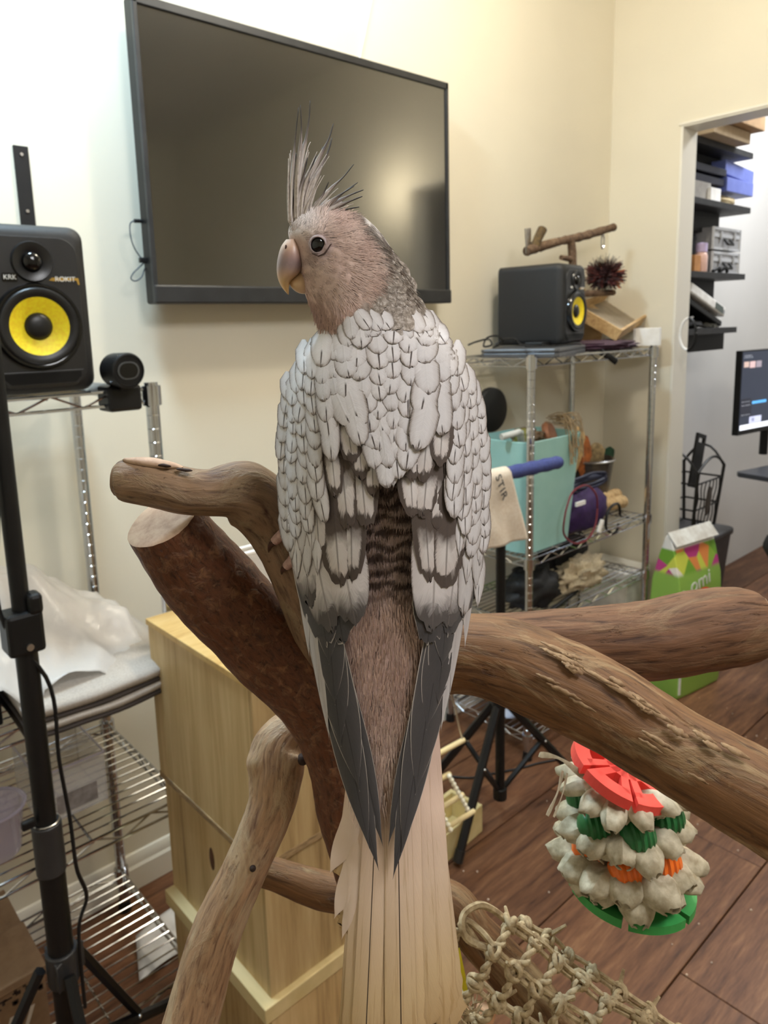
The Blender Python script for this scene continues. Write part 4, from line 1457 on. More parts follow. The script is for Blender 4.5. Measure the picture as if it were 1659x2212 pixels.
# feet, gripping the grey-brown limb
m_toe = mat('toe_skin', (178, 142, 132), 0.6, col2=(200, 164, 152), scale=700, bmp=0.4)
m_nail = mat('nail_brown', (72, 48, 38), 0.35)
for k, (ox, oy, od) in enumerate(((0, 0, 0), (62, 66, 0.004))):
    g = lambda x, y, d: dp(x + ox, y + oy, d + od)
    ft = build(MB().tube([g(672, 1130, 0.292), g(660, 1160, 0.298), g(646, 1178, 0.304)], [0.0042, 0.0034, 0.0036], 12), 'foot', m_toe, bird)
    for (a, b2, c2, n1, n2) in (((646, 1176, 0.303), (618, 1152, 0.302), (592, 1170, 0.304), (583, 1180, 0.306), (580, 1194, 0.309)), ((646, 1178, 0.304), (640, 1200, 0.304), (618, 1224, 0.307), (610, 1232, 0.309), (608, 1242, 0.312)),
                                ((646, 1178, 0.304), (668, 1190, 0.302), (690, 1210, 0.306), (696, 1220, 0.309), (696, 1230, 0.312)), ((646, 1178, 0.304), (662, 1206, 0.303), (670, 1236, 0.307), (672, 1246, 0.310), (670, 1256, 0.313))):
        build(MB().tube(curve([tuple(g(*a)), tuple(g(*b2)), tuple(g(*c2))], 9), [0.0026, 0.0026, 0.0025, 0.0027, 0.0024, 0.0025, 0.0022, 0.0021, 0.0019], 10), 'toe', m_toe, ft)
        build(MB().tube(curve([tuple(g(*c2)), tuple(g(*n1)), tuple(g(*n2))], 8), [0.0018, 0.0016, 0.0014, 0.0011, 0.0009, 0.0006, 0.0004, 0.0001], 8), 'claw', m_nail, ft)

# ------------------------------------------------------------------ left side: stand, camera, bundle, boxes
t = thing('tripod_stand', 'black telescopic pole on tripod legs in front of the left wire rack', 'stand', (0.272, 1.05, 0))
tx, ty2 = 0.272, 1.05
build(MB().cyl((tx, ty2, 1.02), (tx, ty2, 1.50), 0.0125, 16), 'upper_tube', m_blk, t)
build(MB().cyl((tx, ty2, 0.72), (tx, ty2, 1.06), 0.0155, 16), 'middle_tube', m_blk, t)
build(MB().cyl((tx, ty2, 0.22), (tx, ty2, 0.735), 0.019, 16), 'lower_tube', m_blk, t)
build(MB().cyl((tx, ty2, 0.66), (tx, ty2, 0.742), 0.0215, 18), 'collar', mat('dark_grey_plastic', (44, 44, 46), 0.45), t, bevel=0.002)
build(MB().tube([V((tx, ty2, 0.744)) + V((math.cos(a / 16 * 6.2832), math.sin(a / 16 * 6.2832), 0)) * 0.0188 for a in range(16)], 0.0012, 5, closed=True), 'collar_ring', m_steel, t)
build(MB().box((tx - 0.002, ty2, 1.045), (0.05, 0.045, 0.062)).box((tx + 0.014, ty2 - 0.01, 1.085), (0.02, 0.03, 0.03)), 'clamp', m_blk, t, smooth=0, bevel=0.006)
build(MB().cyl((tx + 0.0, ty2 - 0.025, 1.026), (tx + 0.0, ty2 - 0.0205, 1.026), 0.005, 10), 'clamp_bolt', m_steel, t)
build(MB().box((tx - 0.026, ty2 - 0.008, 0.756), (0.02, 0.01, 0.014)), 'knob', m_blk, t, smooth=0, bevel=0.003)
hub = build(MB().cyl((tx, ty2, 0.475), (tx, ty2, 0.52), 0.034, 3).cyl((tx, ty2, 0.47), (tx, ty2, 0.525), 0.024, 16), 'hub', mat('dark_grey_plastic', (44, 44, 46), 0.45), t, smooth=30, bevel=0.002)
build(MB().cyl((tx, ty2, 0.30), (tx, ty2, 0.34), 0.028, 16), 'lower_hub', m_blk, t, bevel=0.002)
fr = at(395, 2112, 2, 0.10)
for ang, ext in ((None, fr), (165, None), (268, None)):
    if ext is not None:
        d = V((ext.x - tx, ext.y - ty2, 0)).normalized()
    else:
        d = V((math.cos(R_(ang)), math.sin(R_(ang)), 0))
    o = V((tx, ty2, 0))
    a, b = o + d * 0.02 + V((0, 0, 0.33)), o + d * 0.42 + V((0, 0, 0.012))
    lg = build(MB().tube([a, a + (b - a) * 0.985], 0.0105, 8), 'leg', m_blk, t)
    build(MB().cyl(a + (b - a) * 0.95, b - V((0, 0, 0.0)), 0.0125, 10), 'foot', m_rub, lg)
    m2 = a + (b - a) * 0.42
    build(MB().tube([o + d * 0.032 + V((0, 0, 0.50)), m2 + V((0, 0, 0.012))], 0.009, 6), 'brace', m_blk, t)
    build(MB().ball(m2 + V((0, -0.011, 0.012)), 0.004), 'rivet', m_steel, t)
cp = curve([(tx - 0.017, ty2 - 0.012, 1.45), (tx - 0.016, ty2 - 0.012, 1.25), (tx - 0.03, ty2 - 0.01, 1.08), (tx + 0.022, ty2 - 0.014, 0.96), (tx + 0.024, ty2 - 0.014, 0.84), (tx + 0.03, ty2 - 0.014, 0.74), (tx + 0.03, ty2 - 0.02, 0.66), (tx + 0.042, ty2 - 0.014, 0.6), (tx + 0.025, ty2 - 0.014, 0.55), (tx + 0.02, ty2 - 0.02, 0.42)], 60)
build(MB().tube(cp, 0.003, 6), 'cable', m_blk, t)

# small round camera clipped on the rack corner
cc = at(266, 800, 1, 1.235)
t = thing('webcam', 'small round black camera clipped on the corner of the left rack', 'camera', V((cc.x, 1.262, 1.36)))
ax = (V((CAM.x, CAM.y, cc.z)) - cc).normalized()
ax = (ax + V((0.42, 0, 0))).normalized()
rt = ax.cross(V((0, 0, 1))).normalized() * -1
M = frame(cc, rt, V((0, 0, 1)), ax)
build(MB().lathe([(0.0001, -0.034), (0.026, -0.034), (0.030, -0.030), (0.031, 0.018), (0.029, 0.022), (0.0265, 0.0225), (0.026, 0.0205), (0.0001, 0.0205)], 36, M), 'barrel', m_blk, t)


def pill(w, h, k=8):
    r = h / 2
    return [(w / 2 - r + r * math.cos(R_(-90 + 180 * i / k)), r * math.sin(R_(-90 + 180 * i / k))) for i in range(k + 1)] + [(-w / 2 + r + r * math.cos(R_(90 + 180 * i / k)), r * math.sin(R_(90 + 180 * i / k))) for i in range(k + 1)]


build(MB().prism(pill(0.040, 0.031), 0.0203, 0.0222, M), 'lens_frame', mat('grey_lens_frame', (74, 76, 78), 0.4), t, smooth=0)
build(MB().prism(pill(0.034, 0.026), 0.0210, 0.0226, M), 'lens_window', m_blk_gloss, t, smooth=0)
build(MB().cyl((cc.x, cc.y, cc.z - 0.03), (cc.x + 0.002, 1.255, 1.362), 0.007, 10), 'stalk', m_blk, t)
build(MB().bb((cc.x - 0.026, 1.244, 1.318), (cc.x + 0.036, 1.30, 1.364)), 'clip', m_blk, t, smooth=0, bevel=0.006)

# folded cloth, dark box and clear plastic bag on the shelf
SZ = LZ[1] + 0.003
m_cloth = mat('beige_grey_cloth', (176, 166, 156), 0.85, col2=(192, 184, 174), scale=300, bmp=0.3, sheen=0.3)
m_clothd = mat('dark_cloth_edge', (60, 52, 48), 0.9)
t = thing('folded_mat', 'folded beige cloth stack with dark edges hanging over the left rack shelf', 'cloth', (0.42, 1.38, SZ))


def cloth_layer(z, th, dx, sag, m, nm='fold'):
    def top(u, v):
        x = 0.30 + dx + u * 0.30
        y = 1.215 + v * 0.36 - 0.02 * math.sin(u * 3)
        sg = sag * max(0.0, 1 - v * 3.2) ** 2 + 0.004 * noise.noise(V((x * 14, y * 14, z * 40)))
        return V((x, y, z + th - sg + 0.02 * u * (1 - v) * 0.6))
    mb = MB().grid(top, 14, 16)
    return build(mb, nm, m, t, smooth=60, solid=th)


cloth_layer(SZ + 0.000, 0.006, 0.0, 0.012, m_clothd, 'lining')
cloth_layer(SZ + 0.008, 0.012, 0.004, 0.014, m_cloth)
cloth_layer(SZ + 0.024, 0.004, -0.002, 0.010, m_clothd, 'lining')
cloth_layer(SZ + 0.030, 0.016, 0.0, 0.012, m_cloth)

build(MB().bb((0.05, 1.29, SZ), (0.285, 1.5, SZ + 0.06)).bb((0.06, 1.285, SZ + 0.012), (0.27, 1.292, SZ + 0.03)), 'black_case', m_blk, None, smooth=0, bevel=0.008, label='black case under the plastic bag on the left rack', cat='case')


def film_mat():
    m, nt, b = newmat('clear_plastic_film')
    b.inputs['Base Color'].default_value = lin((232, 228, 224))
    b.inputs['Roughness'].default_value = 0.28
    b.inputs['Alpha'].default_value = 0.62
    b.inputs['Specular IOR Level'].default_value = 0.6
    vec = coords(nt)
    bump(nt, b, noise_tex(nt, vec, 26, 4, 0.6, 1.0), 0.5, 0.006)
    return m


def bagfn(u, v):
    x = -0.02 + u * 0.575
    y = 1.235 + v * 0.39
    hgt = 0.155 * math.exp(-((x - 0.34) / 0.20) ** 2 - ((y - 1.47) / 0.13) ** 2) + 0.11 * math.exp(-((x - 0.10) / 0.17) ** 2 - ((y - 1.40) / 0.17) ** 2)
    z = SZ + 0.058 + hgt + 0.03 * noise.noise(V((x * 9, y * 9, 2))) + 0.018 * noise.noise(V((x * 22 + y * 8, y * 20, 5))) + 0.012 * abs(noise.noise(V((x * 16 - y * 12, y * 9, 9))))
    e = max(0, 1 - v * 5) ** 2
    z -= e * 0.045 * (1.0 if x < 0.34 else 0.3) * (0.6 + 0.8 * noise.noise(V((x * 20, 0, 4))))
    return V((x, y, z))


build(MB().grid(bagfn, 54, 40), 'plastic_bag', film_mat(), None, smooth=80, solid=0.0006, label='crumpled translucent plastic bag draped over the folded cloth on the left rack', cat='bag')

# clear tubs on the next shelf
def clear_mat(name, col, alpha=0.35, rough=0.08):
    m, nt, b = newmat(name)
    b.inputs['Base Color'].default_value = lin(col)
    b.inputs['Roughness'].default_value = rough
    b.inputs['Alpha'].default_value = alpha
    b.inputs['Specular IOR Level'].default_value = 0.7
    return m


m_clr = clear_mat('clear_plastic', (226, 222, 222), 0.26)
m_clrp = clear_mat('clear_lilac_plastic', (206, 196, 214), 0.42)
z2 = LZ[2] + 0.003
tc_ = at(-6, 1835, 2, z2 + 0.02)
t = thing('plastic_cup', 'clear ribbed plastic cup at the left edge on the left rack', 'cup', (0.27, 1.36, z2))
prof = [(0.0001, 0.0), (0.040, 0.0), (0.042, 0.004), (0.052, 0.085), (0.056, 0.088), (0.056, 0.092), (0.050, 0.090), (0.040, 0.008), (0.0001, 0.006)]
build(MB().lathe(prof, 30, Matrix.Translation((0.262, 1.352, z2))), 'cup_wall', m_clrp, t, smooth=50)
build(MB().tube([V((0.262 + 0.056 * math.cos(a / 30 * 6.2832), 1.352 + 0.056 * math.sin(a / 30 * 6.2832), z2 + 0.091)) for a in range(30)], 0.003, 6, closed=True), 'rim', m_clrp, t)
t = thing('plastic_box', 'clear rectangular plastic box standing behind the black pole on the left rack', 'box', (0.41, 1.42, z2))
mb = MB()
x0, x1, y0, y1, h = 0.345, 0.475, 1.36, 1.52, 0.105
for lo, hi in (((x0, y0, z2), (x1, y1, z2 + 0.002)), ((x0, y0, z2), (x0 + 0.002, y1, z2 + h)), ((x1 - 0.002, y0, z2), (x1, y1, z2 + h)), ((x0, y0, z2), (x1, y0 + 0.002, z2 + h)), ((x0, y1 - 0.002, z2), (x1, y1, z2 + h))):
    mb.bb(lo, hi)
build(mb, 'box_wall', m_clr, t, smooth=0)
mb = MB()
for a, b in (((x0, y0), (x1, y0)), ((x1, y0), (x1, y1)), ((x1, y1), (x0, y1)), ((x0, y1), (x0, y0))):
    mb.tube([(a[0], a[1], z2 + h), (b[0], b[1], z2 + h)], 0.0028, 6)
build(mb, 'rim', m_clrp, t)
build(MB().bb((x0 + 0.03, y0 - 0.0008, z2 + 0.012), (x1 - 0.02, y0 - 0.0002, z2 + 0.05)), 'paper_label', mat('grey_label', (150, 142, 138), 0.7, col2=(120, 112, 108), scale=60), t, smooth=0)

# cardboard box on the bottom shelf
z4 = LZ[3] + 0.003
bx0 = at(80, 1960, 1, 1.27)
m_card = mat('cardboard', (132, 104, 78), 0.85, col2=(146, 118, 90), scale=40, bmp=0.1)
t = thing('cardboard_box', 'brown printed cardboard box on the lowest shelf of the left rack', 'box', (0.2, 1.36, z4))
hx = bx0.x
build(MB().bb((hx - 0.22, 1.27, z4), (hx, 1.52, z4 + 0.20)), 'carton', m_card, t, smooth=0, bevel=0.002)
build(MB().bb((hx - 0.225, 1.265, z4 + 0.186), (hx + 0.003, 1.40, z4 + 0.203)), 'lid_flap', m_card, t, smooth=0, bevel=0.002)
Mx = frame((hx - 0.062, 1.2695, z4 + 0.105), (1, 0, 0), (0, 0, 1), (0, -1, 0))
lettering('W', 0.075, Mx, 'printed_letter', mat('pale_print', (206, 196, 184), 0.8), t, 0.0003)
rg = random.Random(8)
mb = MB()
for k in range(26):
    x, z = hx - 0.012 - rg.random() * 0.12, z4 + 0.15 + rg.random() * 0.03
    mb.bb((x, 1.2690, z), (x + rg.uniform(0.004, 0.014), 1.2699, z + rg.uniform(0.002, 0.008)))
build(mb, 'dark_script_print', mat('dark_print', (58, 44, 36), 0.8), t, smooth=0, kind='stuff')

# paper sheet on the floor
def paper(u, v):
    p = V((0.40, 1.02, 0)) + V((0.17, 0.02, 0)) * u + V((0.05, 0.13, 0)) * v
    return p + V((0, 0, 0.004 + 0.022 * (u * u) * v + 0.006 * math.sin(u * 5)))


pp = at(300, 2110, 2, 0.02)
off = pp - V((0.40, 1.02, 0.02))
off.z = 0
build(MB().grid(lambda u, v: paper(u, v) + off, 12, 10), 'paper_sheet', mat('white_paper', (214, 214, 216), 0.8), None, smooth=60, solid=0.0006, label='white sheet of paper on the floor beside the left rack', cat='paper')

# plywood nest box cabinet
m_ply_shaded = wood_mat('plywood_shaded', [(132, 104, 68), (182, 154, 108), (200, 174, 128), (210, 188, 146)], grain=(10, 10, 0.6), scale=2.2, rough=0.55, bmp=0.15, per_object=True)  # upright panels: their shade is put into this darker, greyer plywood colour
m_ply_lit = wood_mat('plywood_lit', [(196, 150, 84), (228, 190, 122), (240, 208, 146)], grain=(2.0, 8, 8), scale=2.4, rough=0.5, bmp=0.15, per_object=True)  # same plywood with the light on the top put into the colour
m_ply_e = mat('plywood_edge', (122, 100, 72), 0.8, col2=(180, 150, 108), scale=50, stretch=(1, 1, 9))
t = thing('plywood_cabinet', 'tall plywood nest box cabinet standing behind the perch beside the left rack', 'cabinet', (0.67, 1.06, 0))
qx0, qx1, qy0, qy1, CT = 0.536, 0.80, 0.884, 1.236, 0.929
ZS, ZL = 0.618, 0.362
build(MB().bb((qx0 - 0.003, qy0 - 0.005, CT - 0.0115), (qx1, qy1 + 0.003, CT)), 'top_panel', m_ply_lit, t, smooth=0, bevel=0.001)
for (z0, z1, ins) in ((ZS, CT - 0.0115, 0.0), (ZL, ZS - 0.011, 0.008), (0.0, ZL - 0.03, 0.004)):
    build(MB().bb((qx0 + ins, qy0 + ins + 0.009, z0), (qx0 + ins + 0.009, qy1, z1)), 'side_panel', m_ply_shaded, t, smooth=0)
    build(MB().bb((qx1 - 0.009, qy0 + ins + 0.009, z0), (qx1, qy1, z1)), 'side_panel', m_ply_shaded, t, smooth=0)
    build(MB().bb((qx0 + ins, qy0 + ins, z0), (qx1, qy0 + ins + 0.009, z1)), 'front_panel', m_ply_shaded, t, smooth=0)
    build(MB().bb((qx0 + ins + 0.009, qy1 - 0.009, z0), (qx1 - 0.009, qy1, z1)), 'back_panel', m_ply_shaded, t, smooth=0)
build(MB().bb((qx0 - 0.002, qy0 - 0.002, ZS - 0.011), (qx1, qy1, ZS)), 'shelf_board', m_ply_e, t, smooth=0)
build(MB().bb((qx0 - 0.012, qy0 - 0.004, ZL - 0.03), (qx1, qy1, ZL)), 'base_strip', mat('pale_pine', (206, 184, 130), 0.6, col2=(222, 200, 150), stretch=(1, 0.2, 1)), t, smooth=0, bevel=0.002)
build(MB().ball((qx0 + 0.0085, 1.065, 0.52), (0.0016, 0.010, 0.024), None, 14, 10), 'knot', mat('knot_brown', (74, 48, 34), 0.7, col2=(104, 70, 48), scale=120), t)

# on the cabinet: a blue bowl and a clear tub
bp = at(626, 1292, 2, CT + 0.02)
t = thing('blue_bowl', 'bright blue plastic bowl on the plywood cabinet, half hidden by the bird', 'bowl', (bp.x + 0.02, bp.y, CT))
build(MB().lathe([(0.0001, 0.0), (0.022, 0.0), (0.026, 0.003), (0.032, 0.027), (0.034, 0.028), (0.034, 0.031), (0.030, 0.029), (0.022, 0.005), (0.0001, 0.003)], 28, Matrix.Translation((bp.x + 0.02, bp.y, CT + 0.0005))), 'bowl_body', mat('blue_plastic', (24, 36, 214), 0.3), t, smooth=50)
bp = at(520, 1290, 2, CT)
t = thing('clear_bin', 'clear plastic bin with white rim on the plywood cabinet under the upper limb', 'bin', (bp.x, bp.y, CT))
mb = MB()
x0, x1, y0, y1, h = bp.x - 0.02, bp.x + 0.10, bp.y - 0.01, bp.y + 0.09, 0.09
y1 = min(y1, 1.23)
for lo, hi in (((x0, y0, CT + 0.0005), (x1, y1, CT + 0.0025)), ((x0, y0, CT + 0.0005), (x0 + 0.002, y1, CT + h)), ((x1 - 0.002, y0, CT + 0.0005), (x1, y1, CT + h)), ((x0, y0, CT + 0.0005), (x1, y0 + 0.002, CT + h)), ((x0, y1 - 0.002, CT + 0.0005), (x1, y1, CT + h))):
    mb.bb(lo, hi)
build(mb, 'bin_wall', m_clr, t, smooth=0)
mb = MB()
for a, b in (((x0, y0), (x1, y0)), ((x1, y0), (x1, y1)), ((x1, y1), (x0, y1)), ((x0, y1), (x0, y0))):
    mb.tube([(a[0], a[1], CT + h), (b[0], b[1], CT + h)], 0.004, 6)
build(mb, 'rim', mat('white_plastic', (232, 230, 226), 0.4), t)

# ------------------------------------------------------------------ on the right rack
zt = RZ[0] + 0.0032
t = thing('laptop', 'closed dark grey laptop lying under the right loudspeaker', 'laptop', (2.07, 1.45, zt))
c0 = V((2.262, 1.392, 0))
ux_ = V((0.945, 0.327, 0)).normalized()
uy_ = V((-ux_.y, ux_.x, 0))
M = frame(c0 + V((0, 0, zt)), -ux_, uy_, V((0, 0, 1)))
sq = lambda w, d, c: [(c, 0), (w - c, 0), (w, c), (w, d - c), (w - c, d), (c, d), (0, d - c), (0, c)]
m_lap = mat('grey_aluminium', (96, 98, 102), 0.38, 0.6)
build(MB().prism(sq(0.37, 0.25, 0.012), 0.0, 0.013, M), 'base', m_lap, t, smooth=0, bevel=0.002)
build(MB().prism(sq(0.37, 0.25, 0.012), 0.0145, 0.026, M), 'lid', m_lap, t, smooth=0, bevel=0.003)
lt = zt + 0.0262
p = at(1180, 748, 2, lt)
build(MB().box((p.x, p.y + 0.03, lt + 0.0075), (0.13, 0.06, 0.015), Matrix.Rotation(0.33, 3, 'Z')), 'power_adapter', m_blk, None, smooth=0, bevel=0.003, label='flat black adapter box on the laptop in front of the right loudspeaker', cat='adapter')
cabp = [(1012, 745), (1030, 738), (1055, 733), (1062, 745), (1045, 748), (1052, 730), (1075, 726), (1085, 740), (1066, 750), (1085, 735), (1110, 732), (1125, 744), (1150, 747), (1200, 747), (1245, 741), (1256, 750)]
cp = []
for k, (x, y) in enumerate(cabp):
    q = at(x, y, 1, 1.36 + 0.03 * math.sin(k * 1.7))
    cp.append((q.x, q.y, max(q.z, lt + 0.003)))
build(MB().tube(curve(cp, 110), 0.0028, 6), 'coiled_cable', m_blk, None, label='tangled black cable lying on the laptop', cat='cable')

# tray, board, purple bag, white carton
m_pine = wood_mat('light_pine', [(150, 118, 76), (196, 162, 112), (214, 184, 136)], grain=(3, 14, 14), scale=5, rough=0.6, bmp=0.2)
P0 = at(1330, 737, 1, 1.42)
P1 = at(1400, 692, 1, 1.60)
P2 = at(1264, 722, 1, 1.45)
t = thing('wooden_tray', 'shallow light wooden tray tilted on the right rack beside the loudspeaker', 'tray', (P0.x, P0.y, zt))
ea, eb = (P1 - P0), (P2 - P0)
la, lb = ea.length, eb.length
ea.normalize()
eb = (eb - ea * eb.dot(ea)).normalized()
en = eb.cross(ea) * -1
if en.z < 0:
    en = -en
M = frame(P0, ea, eb, en)
rot = M.to_3x3()


def lbox(lo, hi):
    c = (V(lo) + V(hi)) / 2
    return MB().box(M @ c, V(hi) - V(lo), rot)


lb = 0.20
hh = 0.045
build(lbox((0.004, 0.004, 0), (la - 0.004, lb - 0.004, 0.005)), 'tray_floor', mat('tray_inside', (150, 138, 120), 0.8), t, smooth=0)
for lo, hi in (((0, 0, 0), (la, 0.010, hh)), ((0, lb - 0.010, 0), (la, lb, hh)), ((0, 0.010, 0), (0.010, lb - 0.010, hh)), ((la - 0.010, 0.010, 0), (la, lb - 0.010, hh))):
    build(lbox(lo, hi), 'tray_side', m_pine, t, smooth=0, bevel=0.001)
q = at(1288, 680, 1, 1.62)
build(MB().box((q.x, 1.64, q.z - 0.05), (0.16, 0.012, 0.17), Matrix.Rotation(0.35, 3, 'Y')), 'wood_board', m_pine, None, smooth=0, bevel=0.001, label='thin wooden board leaning on the wall behind the tray', cat='board')


def blob(c, r, amp, freq, seed, n=28, k=18, flat=None):
    """lumpy closed surface; flat: do not go below this height"""
    mb = MB()
    c = V(c)
    r = V(r)
    vs = []
    for i in range(k + 1):
        ph = math.pi * i / k
        for j in range(n):
            th = 2 * math.pi * j / n
            d = V((math.sin(ph) * math.cos(th), math.sin(ph) * math.sin(th), -math.cos(ph)))
            f = 1 + amp * noise.noise(d * freq + V((seed * 9.1, seed * 3.3, 0))) + amp * 0.5 * noise.noise(d * freq * 2.3 + V((seed, 7, 2)))
            p = c + V((d.x * r.x, d.y * r.y, d.z * r.z)) * f
            if flat is not None:
                p.z = max(p.z, flat)
            vs.append(p)
    fs = [(i * n + j, i * n + (j + 1) % n, (i + 1) * n + (j + 1) % n, (i + 1) * n + j) for i in range(k) for j in range(n)]
    return mb.add(vs, fs)


m_purp = mat('dark_purple_cloth', (50, 26, 42), 0.75, col2=(70, 38, 58), scale=200, bmp=0.3)
build(blob((2.47, 1.46, zt + 0.016), (0.19, 0.11, 0.02), 0.25, 3, 2, flat=zt), 'purple_pouch', m_purp, None, smooth=70, label='dark purple pouch lying under the wooden tray', cat='pouch')
q = at(1400, 728, 1, 1.44)
build(MB().box((q.x + 0.03, 1.46, zt + 0.036), (0.07, 0.10, 0.07), Matrix.Rotation(0.4, 3, 'Z')), 'white_carton', mat('white_card', (238, 236, 232), 0.6), None, smooth=0, bevel=0.002, label='small white carton at the right end of the right rack', cat='carton')
q = at(1318, 772, 1, 1.335)
build(MB().tube([(q.x - 0.03, q.y + 0.02, q.z + 0.02), (q.x, q.y, q.z), (q.x + 0.035, q.y - 0.004, q.z - 0.018)], 0.011, 8, squash=0.35), 'black_strap', m_blk, None, label='short black strap end hanging over the front of the right rack', cat='strap')

# wall perch with clamp and the bristly hanging toy
m_twig = wood_mat('twig_bark', [(62, 46, 36), (104, 82, 64), (148, 124, 100)], grain=(30, 30, 30), scale=2, rough=0.8, bmp=0.6)
YP = 1.58


def wp(x, y, yy=YP):
    return at(x, y, 1, yy)


t = thing('wall_perch', 'knobbly natural branch perch above the right loudspeaker', 'perch', wp(1237, 600))
mb = MB()
pts = curve([(*wp(1137, 543), 0.016), (*wp(1170, 532), 0.017), (*wp(1215, 520), 0.015), (*wp(1260, 510), 0.016), (*wp(1325, 491), 0.015)], 40)
build(MB().tube([p[:3] for p in pts], [p[3] * (1 + 0.25 * noise.noise(V((k * 0.6, 0, 3)))) for k, p in enumerate(pts)], 12), 'main_branch', m_twig, t)
build(MB().tube([wp(1233, 515), wp(1236, 545), wp(1238, 590), wp(1238, 640)], [0.015, 0.016, 0.014, 0.014], 10), 'upright_branch', m_twig, t)
build(MB().tube([wp(1236, 560), wp(1212, 556)], [0.012, 0.009], 10), 'side_stub', m_twig, t)
build(MB().tube([wp(1155, 535), wp(1162, 515), wp(1172, 495)], [0.017, 0.016, 0.017], 10), 'mossy_stub', mat('moss_bark', (104, 84, 50), 0.9, col2=(70, 56, 40), scale=120, bmp=0.6), t)
build(MB().tube([wp(1237, 632), wp(1270, 634), wp(1325, 632)], [0.013, 0.013, 0.012], 10), 'lower_branch', m_twig, t)
q = wp(1141, 520)
build(MB().box(q, (0.05, 0.004, 0.085), Matrix.Rotation(0.25, 3, 'Z') @ Matrix.Rotation(-0.12, 3, 'Y')), 'metal_plate', m_steel, t, smooth=0, bevel=0.001)
build(MB().cyl(wp(1238, 610), V((wp(1238, 610).x, YW, wp(1238, 610).z)), 0.01, 10), 'wall_stub', m_twig, t)
kc = wp(1306, 594)
t = thing('bristle_toy', 'dark red and orange bristly ball toy hanging from the branch perch', 'toy', kc)
ring = wp(1302, 522)
build(MB().tube([ring + V((0.010 * math.cos(a / 14 * 6.2832), 0, 0.028 * math.sin(a / 14 * 6.2832))) for a in range(14)], 0.003, 6, closed=True), 'hanging_ring', m_chrome, t)
build(MB().ball(kc, 0.036), 'core', mat('toy_core', (58, 26, 24), 0.9), t)
rg = random.Random(4)
KM = [mat('bristle_maroon', (84, 36, 34), 0.8), mat('bristle_dark', (52, 36, 38), 0.8), mat('bristle_orange', (188, 112, 66), 0.8)]
for ci in range(3):
    mb = MB()
    for k in range(420 if ci < 2 else 260):
        d = V((rg.gauss(0, 1), rg.gauss(0, 1), rg.gauss(0, 1))).normalized()
        if ci == 2 and d.x < 0.15:
            continue
        s = d.orthogonal().normalized()
        a = kc + d * 0.03
        b = kc + (d + V((rg.uniform(-.12, .12), rg.uniform(-.12, .12), rg.uniform(-.12, .12)))) * rg.uniform(0.06, 0.079)
        w_ = 0.0026
        mb.add([a - s * w_, a + s * w_, b + s * w_ * 0.8, b - s * w_ * 0.8], [(0, 1, 2, 3)])
    build(mb, 'bristles', KM[ci], t, smooth=0, kind='stuff')

# black disc on the wall
q = at(1068, 886, 1, 1.69)
build(MB().lathe([(0.0001, 0.03), (0.03, 0.03), (0.075, 0.024), (0.082, 0.018), (0.084, 0.008), (0.084, 0.0), (0.0001, 0.0)], 40, frame((q.x, YW - 0.0005, q.z), (1, 0, 0), (0, 0, 1), (0, -1, 0))), 'wall_disc', m_blk_matt, None, label='round black disc on the wall just right of the bird', cat='disc')

# teal bin with toy parts
zs = RZ[1] + 0.0035
m_teal = mat('teal_plastic', (156, 204, 198), 0.45, col2=(162, 208, 202))
bc = V((2.035, 1.465, zs))
t = thing('teal_bin', 'tall teal plastic bin filled with toy parts on the right rack', 'bin', bc)


def rrect(w, d, c, k=5):
    pts = []
    for cx_, cy_, a0 in ((w / 2 - c, d / 2 - c, 0), (-w / 2 + c, d / 2 - c, 90), (-w / 2 + c, -d / 2 + c, 180), (w / 2 - c, -d / 2 + c, 270)):
        for i in range(k + 1):
            th = R_(a0 + 90 * i / k)
            pts.append((cx_ + c * math.cos(th), cy_ + c * math.sin(th)))
    return pts


def tub(parent, c, w0, d0, w1, d1, h, cr, m, th=0.003, name='tub_wall'):
    rings = []
    for z, w_, d_ in ((0, w0, d0), (h, w1, d1), (h + 0.002, w1 - th, d1 - th), (h, w1 - 2 * th, d1 - 2 * th), (0.004, w0 - 2 * th, d0 - 2 * th)):
        rings.append([V(c) + V((x, y, z)) for x, y in rrect(w_, d_, cr)])
    k = len(rings[0])
    fs = [(i * k + j, i * k + (j + 1) % k, (i + 1) * k + (j + 1) % k, (i + 1) * k + j) for i in range(4) for j in range(k)]
    fs += [tuple(range(k - 1, -1, -1)), tuple(4 * k + j for j in range(k))]
    return build(MB().add([p for r in rings for p in r], fs), name, m, parent, smooth=40)


tub(t, bc, 0.27, 0.19, 0.335, 0.235, 0.375, 0.05, m_teal)
zb = zs + 0.375
rg = random.Random(21)
build(MB().cyl((1.95, 1.42, zs + 0.30), (1.90, 1.40, zb + 0.03), 0.012, 12).cyl((1.90, 1.40, zb + 0.03), (1.83, 1.42, zb + 0.02), 0.011, 12), 'pipe_piece', mat('pale_grey_plastic', (186, 186, 180), 0.4), None, smooth=40, label='pale grey bent pipe sticking out of the teal bin', cat='pipe')
build(MB().lathe([(0.0001, 0), (0.04, 0), (0.045, 0.012), (0.04, 0.022), (0.0001, 0.022)], 20, Matrix.Translation((2.09, 1.43, zb - 0.005)) @ Matrix.Rotation(1.2, 4, 'X') @ Matrix.Rotation(0.3, 4, 'Y')), 'leather_disc', mat('tan_leather', (150, 92, 58), 0.6, col2=(170, 110, 72), scale=80), None, label='round tan leather piece at the top of the teal bin', cat='toy')
build(blob((2.01, 1.45, zb - 0.01), (0.05, 0.05, 0.035), 0.4, 3, 5), 'brown_clump', mat('brown_fibre', (96, 74, 52), 0.9, col2=(130, 104, 74), scale=150, bmp=0.6), None, label='clump of brown fibre toy in the middle of the teal bin', cat='toy')
